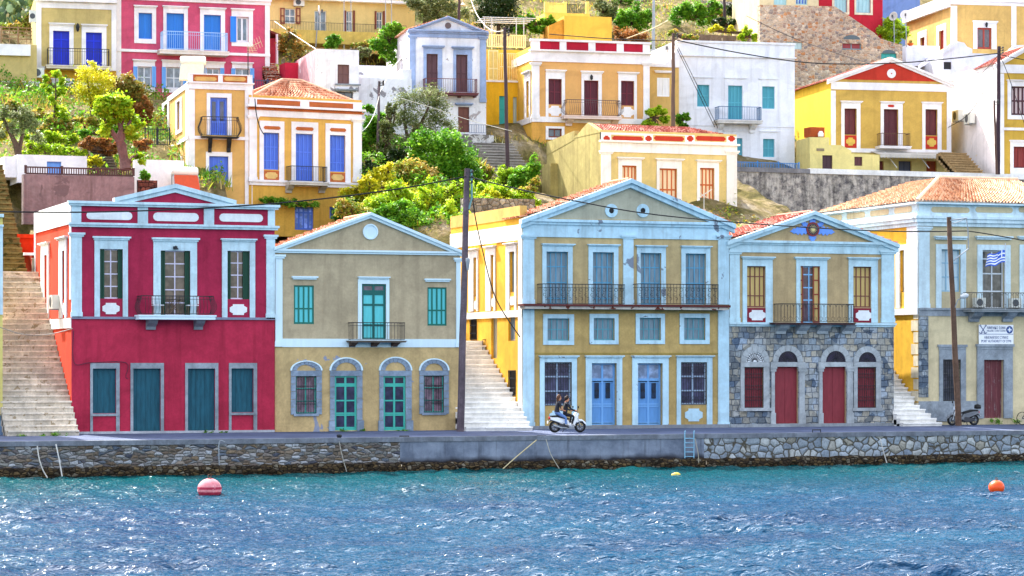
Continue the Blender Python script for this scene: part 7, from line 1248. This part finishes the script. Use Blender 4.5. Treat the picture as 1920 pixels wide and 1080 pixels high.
# ================================================================== SCOOTERS AND RIDERS
RUB_ = paint('#141416', .8, .1); CHR = paint('#a8acb2', .25, .05, metal=.8); SEATM = paint('#17171a', .5, .05); RIMM = paint('#4a4a50', .4)
def scooter(label, loc, rz, body, accent, screen=False, topbox=False):
    root = thing('scooter', label, 'scooter', loc, rz); M = Matrix.Translation(loc) @ Matrix.Rotation(rz, 4, 'Z'); P = lambda x, y, z: M @ Vector((x, y, z)); ax = (M.to_3x3() @ Vector((0, 1, 0)))
    def shell(prof, wfun, name, mat, k=5):
        """side outline (x,z) closed; width per point"""
        mb = MB(); n = len(prof); ws = [wfun(x, z) for x, z in prof]
        cx = sum(x for x, z in prof)/n; cz = sum(z for x, z in prof)/n
        rows = []
        for y, s_ in ((-1, .82), (-.8, 1), (.8, 1), (1, .82)): rows.append([P(cx+(x-cx)*s_, y*w_, cz+(z-cz)*s_) for (x, z), w_ in zip(prof, ws)])
        for a, b in zip(rows, rows[1:]):
            for i in range(n): j = (i+1) % n; mb.poly([a[i], a[j], b[j], b[i]])
        mb.poly(rows[0][::-1]); mb.poly(rows[-1]); return mb.build(name, mat, root)
    for x in (-.64, .66):
        mb = MB(); mb.smooth = True; mb.lathe(P(x, 0, .29), [(.2, -.05), (.26, -.055), (.285, -.03), (.29, 0), (.285, .03), (.26, .055), (.2, .05), (.2, -.05)], 24, 0, ax); t = mb.build('wheel', RUB_, root)
        mb = MB(); mb.lathe(P(x, 0, .29), [(.2, -.03), (.21, 0), (.2, .03), (.17, .03), (.17, -.03), (.2, -.03)], 20, 0, ax); mb.lathe(P(x, 0, .29), [(.01, -.07), (.05, -.07), (.05, .07), (.01, .07)], 8, 0, ax)
        for k in range(7): a = 2*math.pi*k/7; mb.tube([P(x, 0, .29), P(x+.18*math.cos(a), 0, .29+.18*math.sin(a))], .016, 5)
        mb.build('rim', RIMM, t)
    shell([(-.86, .62), (-.9, .74), (-.6, .76), (-.2, .66), (.0, .6), (.12, .42), (.2, .34), (-.1, .3), (-.3, .42), (-.5, .5)], lambda x, z: .13 if z > .45 else .1, 'tail_body', body)
    shell([(.02, .3), (.3, .3), (.46, .55), (.52, .86), (.44, .98), (.36, .9), (.32, .62), (.2, .44), (.02, .4)], lambda x, z: .17 if z < .9 else .1, 'leg_shield', body)
    shell([(.36, .52), (.5, .62), (.72, .64), (.92, .5), (.98, .36), (.92, .4), (.78, .55), (.6, .56), (.48, .48)], lambda x, z: .07, 'front_fender', body); shell([(-.98, .52), (-.86, .62), (-.5, .6), (-.42, .5), (-.6, .56), (-.82, .56)], lambda x, z: .07, 'rear_fender', accent)
    shell([(-.86, .74), (-.84, .82), (-.5, .84), (-.15, .76), (.08, .68), (.06, .62), (-.2, .66), (-.6, .75)], lambda x, z: .13, 'seat', SEATM); shell([(-.5, .2), (-.1, .16), (.06, .24), (.1, .38), (-.1, .46), (-.4, .4), (-.6, .3)], lambda x, z: .12, 'engine', paint('#3a3a40', .5))
    for y in (-.07, .07): mb = MB(); mb.tube([P(.66, y, .29), P(.56, y, .6), P(.46, y*.6, .95)], .024, 6); mb.build('fork', CHR, root)
    mb = MB(); mb.tube([P(.36, -.34, 1.02), P(.42, -.2, 1.03), P(.46, 0, 1.0), P(.42, .2, 1.03), P(.36, .34, 1.02)], .018, 6); h = mb.build('handlebar', RUB_, root)
    for y in (-.3, .3): mb = MB(); mb.tube([P(.4, y, 1.03), P(.43, y*1.15, 1.2)], .01, 4); mb.lathe(P(.43, y*1.15, 1.22), [(.01, -.015), (.06, -.01), (.06, .01), (.01, .015)], 10, 0, M.to_3x3() @ Vector((1, 0, 0))); mb.build('mirror', RUB_, h)
    mb = MB(); mb.lathe(P(.53, 0, .86), [(.01, -.02), (.08, -.02), (.09, .03), (.04, .07), (.01, .075)], 12, 0, M.to_3x3() @ Vector((1, 0, .1))); mb.build('headlight', glass('#aab4c0'), root); mb = MB(); mb.box((0, 0, 0), (0, 0, 0)) if False else mb.lathe(P(-.9, 0, .7), [(.01, 0), (.07, 0), (.06, .05), (.01, .06)], 10, 0, M.to_3x3() @ Vector((-1, 0, 0))); mb.build('tail_light', paint('#c8141c', .3), root)
    mb = MB(); mb.tube([P(-.05, -.14, .22), P(-.35, -.16, .24), P(-.8, -.17, .38)], [.03, .05, .06], 8); mb.build('exhaust', CHR, root)
    mb = MB(); mb.tube([P(-.1, .1, .2), P(-.16, .22, .02)], .015, 5); mb.build('stand', RUB_, root)
    if screen: mb = MB(); mb.poly([P(.5, -.16, .95), P(.5, .16, .95), P(.36, .12, 1.25), P(.36, -.12, 1.25)]); mb.build('windscreen', glass('#8a98a4'), root)
    if topbox: mb = MB(); mb.lathe(P(-.86, 0, .86), [(.01, 0), (.17, .02), (.19, .1), (.16, .22), (.01, .26)], 14); mb.build('top_box', SEATM, root)
    mb = MB(); mb.lathe(P(-1.0, 0, .5), [(.01, 0), (.09, 0), (.09, .012), (.01, .012)], 4, 0, M.to_3x3() @ Vector((-1, 0, 0))); mb.build('number_plate', paint('#e8e8ea', .5), root); return root, P
SY = 113.6; s0 = at(1063.5, 815, SY); s0.z = 1.625
sc1, PS = scooter('white scooter carrying two riders past the light blue trimmed house', s0, 0, paint('#e6e9ee', .3, .05), paint('#2a2a30', .4))
s1 = at(1806, 797, 117.3); s1.z = 1.665
scooter('silver black scooter parked behind the leaning pole at the harbour office', s1, math.pi, paint('#74787e', .3, .05), paint('#1c1c20', .4), True, True)
def person(label, P, joints, edges, radii, zones, hair, mats, glasses=True):
    """one continuous skinned body; zones(v_local, face normal) -> material index"""
    me = bpy.data.meshes.new('body'); names = list(joints); me.from_pydata([joints[n] for n in names], [(names.index(a), names.index(b)) for a, b in edges], []); o = bpy.data.objects.new('body', me); COL.objects.link(o)
    sk_ = o.modifiers.new('skin', 'SKIN'); sk_.use_smooth_shade = True; sv = me.skin_vertices[0].data
    for i, n in enumerate(names): r = radii[n]; sv[i].radius = r if isinstance(r, tuple) else (r, r); sv[i].use_root = (n == 'pelvis')
    sb = o.modifiers.new('sub', 'SUBSURF'); sb.levels = 2; bpy.context.view_layer.update(); dg = bpy.context.evaluated_depsgraph_get(); m2 = bpy.data.meshes.new_from_object(o.evaluated_get(dg)); bpy.data.objects.remove(o)
    for m in mats: m2.materials.append(m)
    for p in m2.polygons: c = p.center; p.material_index = zones(c); p.use_smooth = True
    w0 = P(0, 0, 0); hp = joints['pelvis']; root = thing('person', label, 'person', P(*hp)); M = INV[root.name]
    for v in m2.vertices: v.co = M @ P(*v.co)
    m2.name = 'body'; b = bpy.data.objects.new('body', m2); COL.objects.link(b); b.parent = root; INV[b.name] = M
    hx, hy, hzv = joints['head']; mb = MB(); mb.smooth = True
    for q in hair: mb.tube([P(hx+a, hy+y, hzv+z) for a, y, z, r in q], [r for a, y, z, r in q], 10)
    mb.build('hair', paint('#2a1c16', .7) if 'ponytail' not in label else paint('#5a3a26', .7), root)
    mb = MB(); mb.tube([P(hx+.09, hy-.075, hzv+.02), P(hx+.125, hy-.04, hzv+.02), P(hx+.13, hy+.04, hzv+.02), P(hx+.09, hy+.075, hzv+.02)], .02, 6); mb.tube([P(hx+.09, hy-.08, hzv+.025), P(hx-.03, hy-.085, hzv+.03)], .006, 4); mb.tube([P(hx+.09, hy+.08, hzv+.025), P(hx-.03, hy+.085, hzv+.03)], .006, 4); mb.build('sunglasses', RUB_, root); return root
SKIN_ = paint('#c98a6a', .6, .05); JK = paint('#23252e', .8, .1); JE = paint('#5f7fb4', .8, .12); DKP = paint('#1e1e26', .8, .1); SHOE = paint('#b8b4b0', .7)
def rider(x0, lean, armreach, knee, foot, back, hands_y=.2, hand=None):
    J = {'pelvis': (x0, 0, .9), 'waist': (x0+lean*.3, 0, 1.06), 'chest': (x0+lean*.75, 0, 1.26), 'shl': (x0+lean, 0, 1.4), 'neck': (x0+lean+.03, 0, 1.47), 'head': (x0+lean+.07, 0, 1.6), 'crown': (x0+lean+.06, 0, 1.7), 'nose': (x0+lean+.165, 0, 1.585)}
    E = [('pelvis', 'waist'), ('waist', 'chest'), ('chest', 'shl'), ('shl', 'neck'), ('neck', 'head'), ('head', 'crown'), ('head', 'nose')]; Rr = {'pelvis': (.15, .13), 'waist': (.14, .11), 'chest': (.17, .12), 'shl': (.1, .08), 'neck': .055, 'head': (.09, .1), 'crown': .06, 'nose': .022}
    for s_, n in ((-1, 'r'), (1, 'l')):
        sx, sz = x0+lean, 1.39; hx, hy_, hz_ = hand(s_); J.update({'sh'+n: (sx, .17*s_, sz), 'el'+n: ((sx+hx)/2-.04, .26*s_, (sz+hz_)/2-.1), 'wr'+n: (hx-.06, hy_, hz_+.01), 'pa'+n: (hx, hy_, hz_)}); E += [('shl', 'sh'+n), ('sh'+n, 'el'+n), ('el'+n, 'wr'+n), ('wr'+n, 'pa'+n)]; Rr.update({'sh'+n: .075, 'el'+n: .052, 'wr'+n: .034, 'pa'+n: (.04, .025)})
        for k in range(4):                                   # four curled fingers, then the thumb from the side of the palm
            f = f'f{n}{k}'; off = (k-1.5)*.02; ln = (.06, .07, .066, .05)[k]; J[f+'a'] = (hx+.045, hy_+off, hz_+.006); J[f+'b'] = (hx+.045+ln*.5, hy_+off, hz_-.015); J[f+'c'] = (hx+.03+ln*.4, hy_+off, hz_-.04); E += [('pa'+n, f+'a'), (f+'a', f+'b'), (f+'b', f+'c')]; Rr.update({f+'a': .0095, f+'b': .0085, f+'c': .0075})
        J['t'+n+'a'] = (hx+.005, hy_-.035*s_, hz_-.012); J['t'+n+'b'] = (hx+.035, hy_-.04*s_, hz_-.035); E += [('pa'+n, 't'+n+'a'), ('t'+n+'a', 't'+n+'b')]; Rr.update({'t'+n+'a': .011, 't'+n+'b': .009})
        kx, ky, kz = knee; fx, fy, fz = foot; J.update({'hi'+n: (x0+.03, .1*s_, .88), 'kn'+n: (kx, ky*s_, kz), 'an'+n: (fx-.03, fy*s_, fz+.09), 'he'+n: (fx-.05, fy*s_, fz+.04), 'to'+n: (fx+.17, fy*s_, fz+.03)}); E += [('pelvis', 'hi'+n), ('hi'+n, 'kn'+n), ('kn'+n, 'an'+n), ('an'+n, 'he'+n), ('an'+n, 'to'+n)]; Rr.update({'hi'+n: .095, 'kn'+n: .065, 'an'+n: .045, 'he'+n: .04, 'to'+n: .035})
    return J, E, Rr
hd = lambda s_: (.36, .3*s_, 1.05)
J, E, Rr = rider(-.12, .06, 0, (.28, .17, .78), (.2, .16, .3), 0, hand=hd)
person('rider with dark jacket and sunglasses steering the white scooter', PS, J, E, Rr, lambda c: 0 if (c.z > 1.47 or (c.x > .28 and c.z > .98 and abs(c.y) > .22)) else 1 if c.z > .96 and c.x < .3 else 3 if c.z < .42 else 2, [[(-.02, 0, .1, .06), (-.05, 0, .07, .1), (-.07, 0, 0, .085), (-.07, 0, -.05, .04)], [(.05, 0, .09, .05), (0, 0, .11, .085), (-.04, 0, .1, .09)]], [SKIN_, JK, DKP, SHOE])
hd2 = lambda s_: (-.24, .2*s_, 1.0)
J, E, Rr = rider(-.56, .1, 0, (-.14, .2, .72), (-.12, .2, .32), 0, hand=hd2)
for k in list(J): x, y, z = J[k]; J[k] = (x, y, z+.06 if z > .8 else z)
person('passenger with a ponytail, black top and blue jeans behind the rider', PS, J, E, Rr, lambda c: 0 if (c.z > 1.53 or (c.x > -.42 and .95 < c.z < 1.25 and abs(c.y) > .17)) else 1 if c.z > .98 else 3 if c.z < .42 else 2, [[(.03, 0, .1, .055), (-.03, 0, .11, .085), (-.06, 0, .06, .1), (-.085, 0, -.02, .08), (-.1, 0, -.12, .05), (-.11, 0, -.24, .035), (-.1, 0, -.32, .015)]], [SKIN_, JK, JE, SHOE])
# bicycle at the right edge
bk = at(1932, 795, 117.4); bk.z = 1.67; bc = thing('bicycle', 'dark bicycle leaning at the right edge of the quay', 'bicycle', bk)
for x in (-.5, .5):
    fr = Fr(bk, Vector((1, 0, 0)), Vector((0, -1, 0))); mb = MB(); ring(mb, fr, x, bk.z+.34, .33, 0, .02, 24); w = mb.build('wheel', RUB_, bc); mb = MB()
    for k in range(10): a = 2*math.pi*k/10; mb.tube([fr.p(x, bk.z+.34), fr.p(x+.32*math.cos(a), bk.z+.34+.32*math.sin(a))], .005, 4)
    mb.build('spokes', CHR, w)
mb = MB(); q = lambda x, z: fr.p(x, bk.z+z)
for a, b in (((-.5, .34), (-.15, .82)), ((-.5, .34), (-.05, .3)), ((-.05, .3), (-.17, .9)), ((-.15, .75), (.33, .8)), ((-.05, .3), (.34, .72)), ((.5, .34), (.32, .95))): mb.tube([q(*a), q(*b)], .02, 6)
mb.build('frame', paint('#20222a', .4), bc); mb = MB(); mb.tube([q(-.28, .92), q(-.06, .93)], [.06, .025], 6); mb.build('saddle', RUB_, bc); mb = MB(); mb.tube([q(.32, .95)+Vector((0, -.25, .05)), q(.34, 1.0), q(.32, .95)+Vector((0, .25, .05))], .014, 5); mb.build('handlebar', RUB_, bc)
terrain()
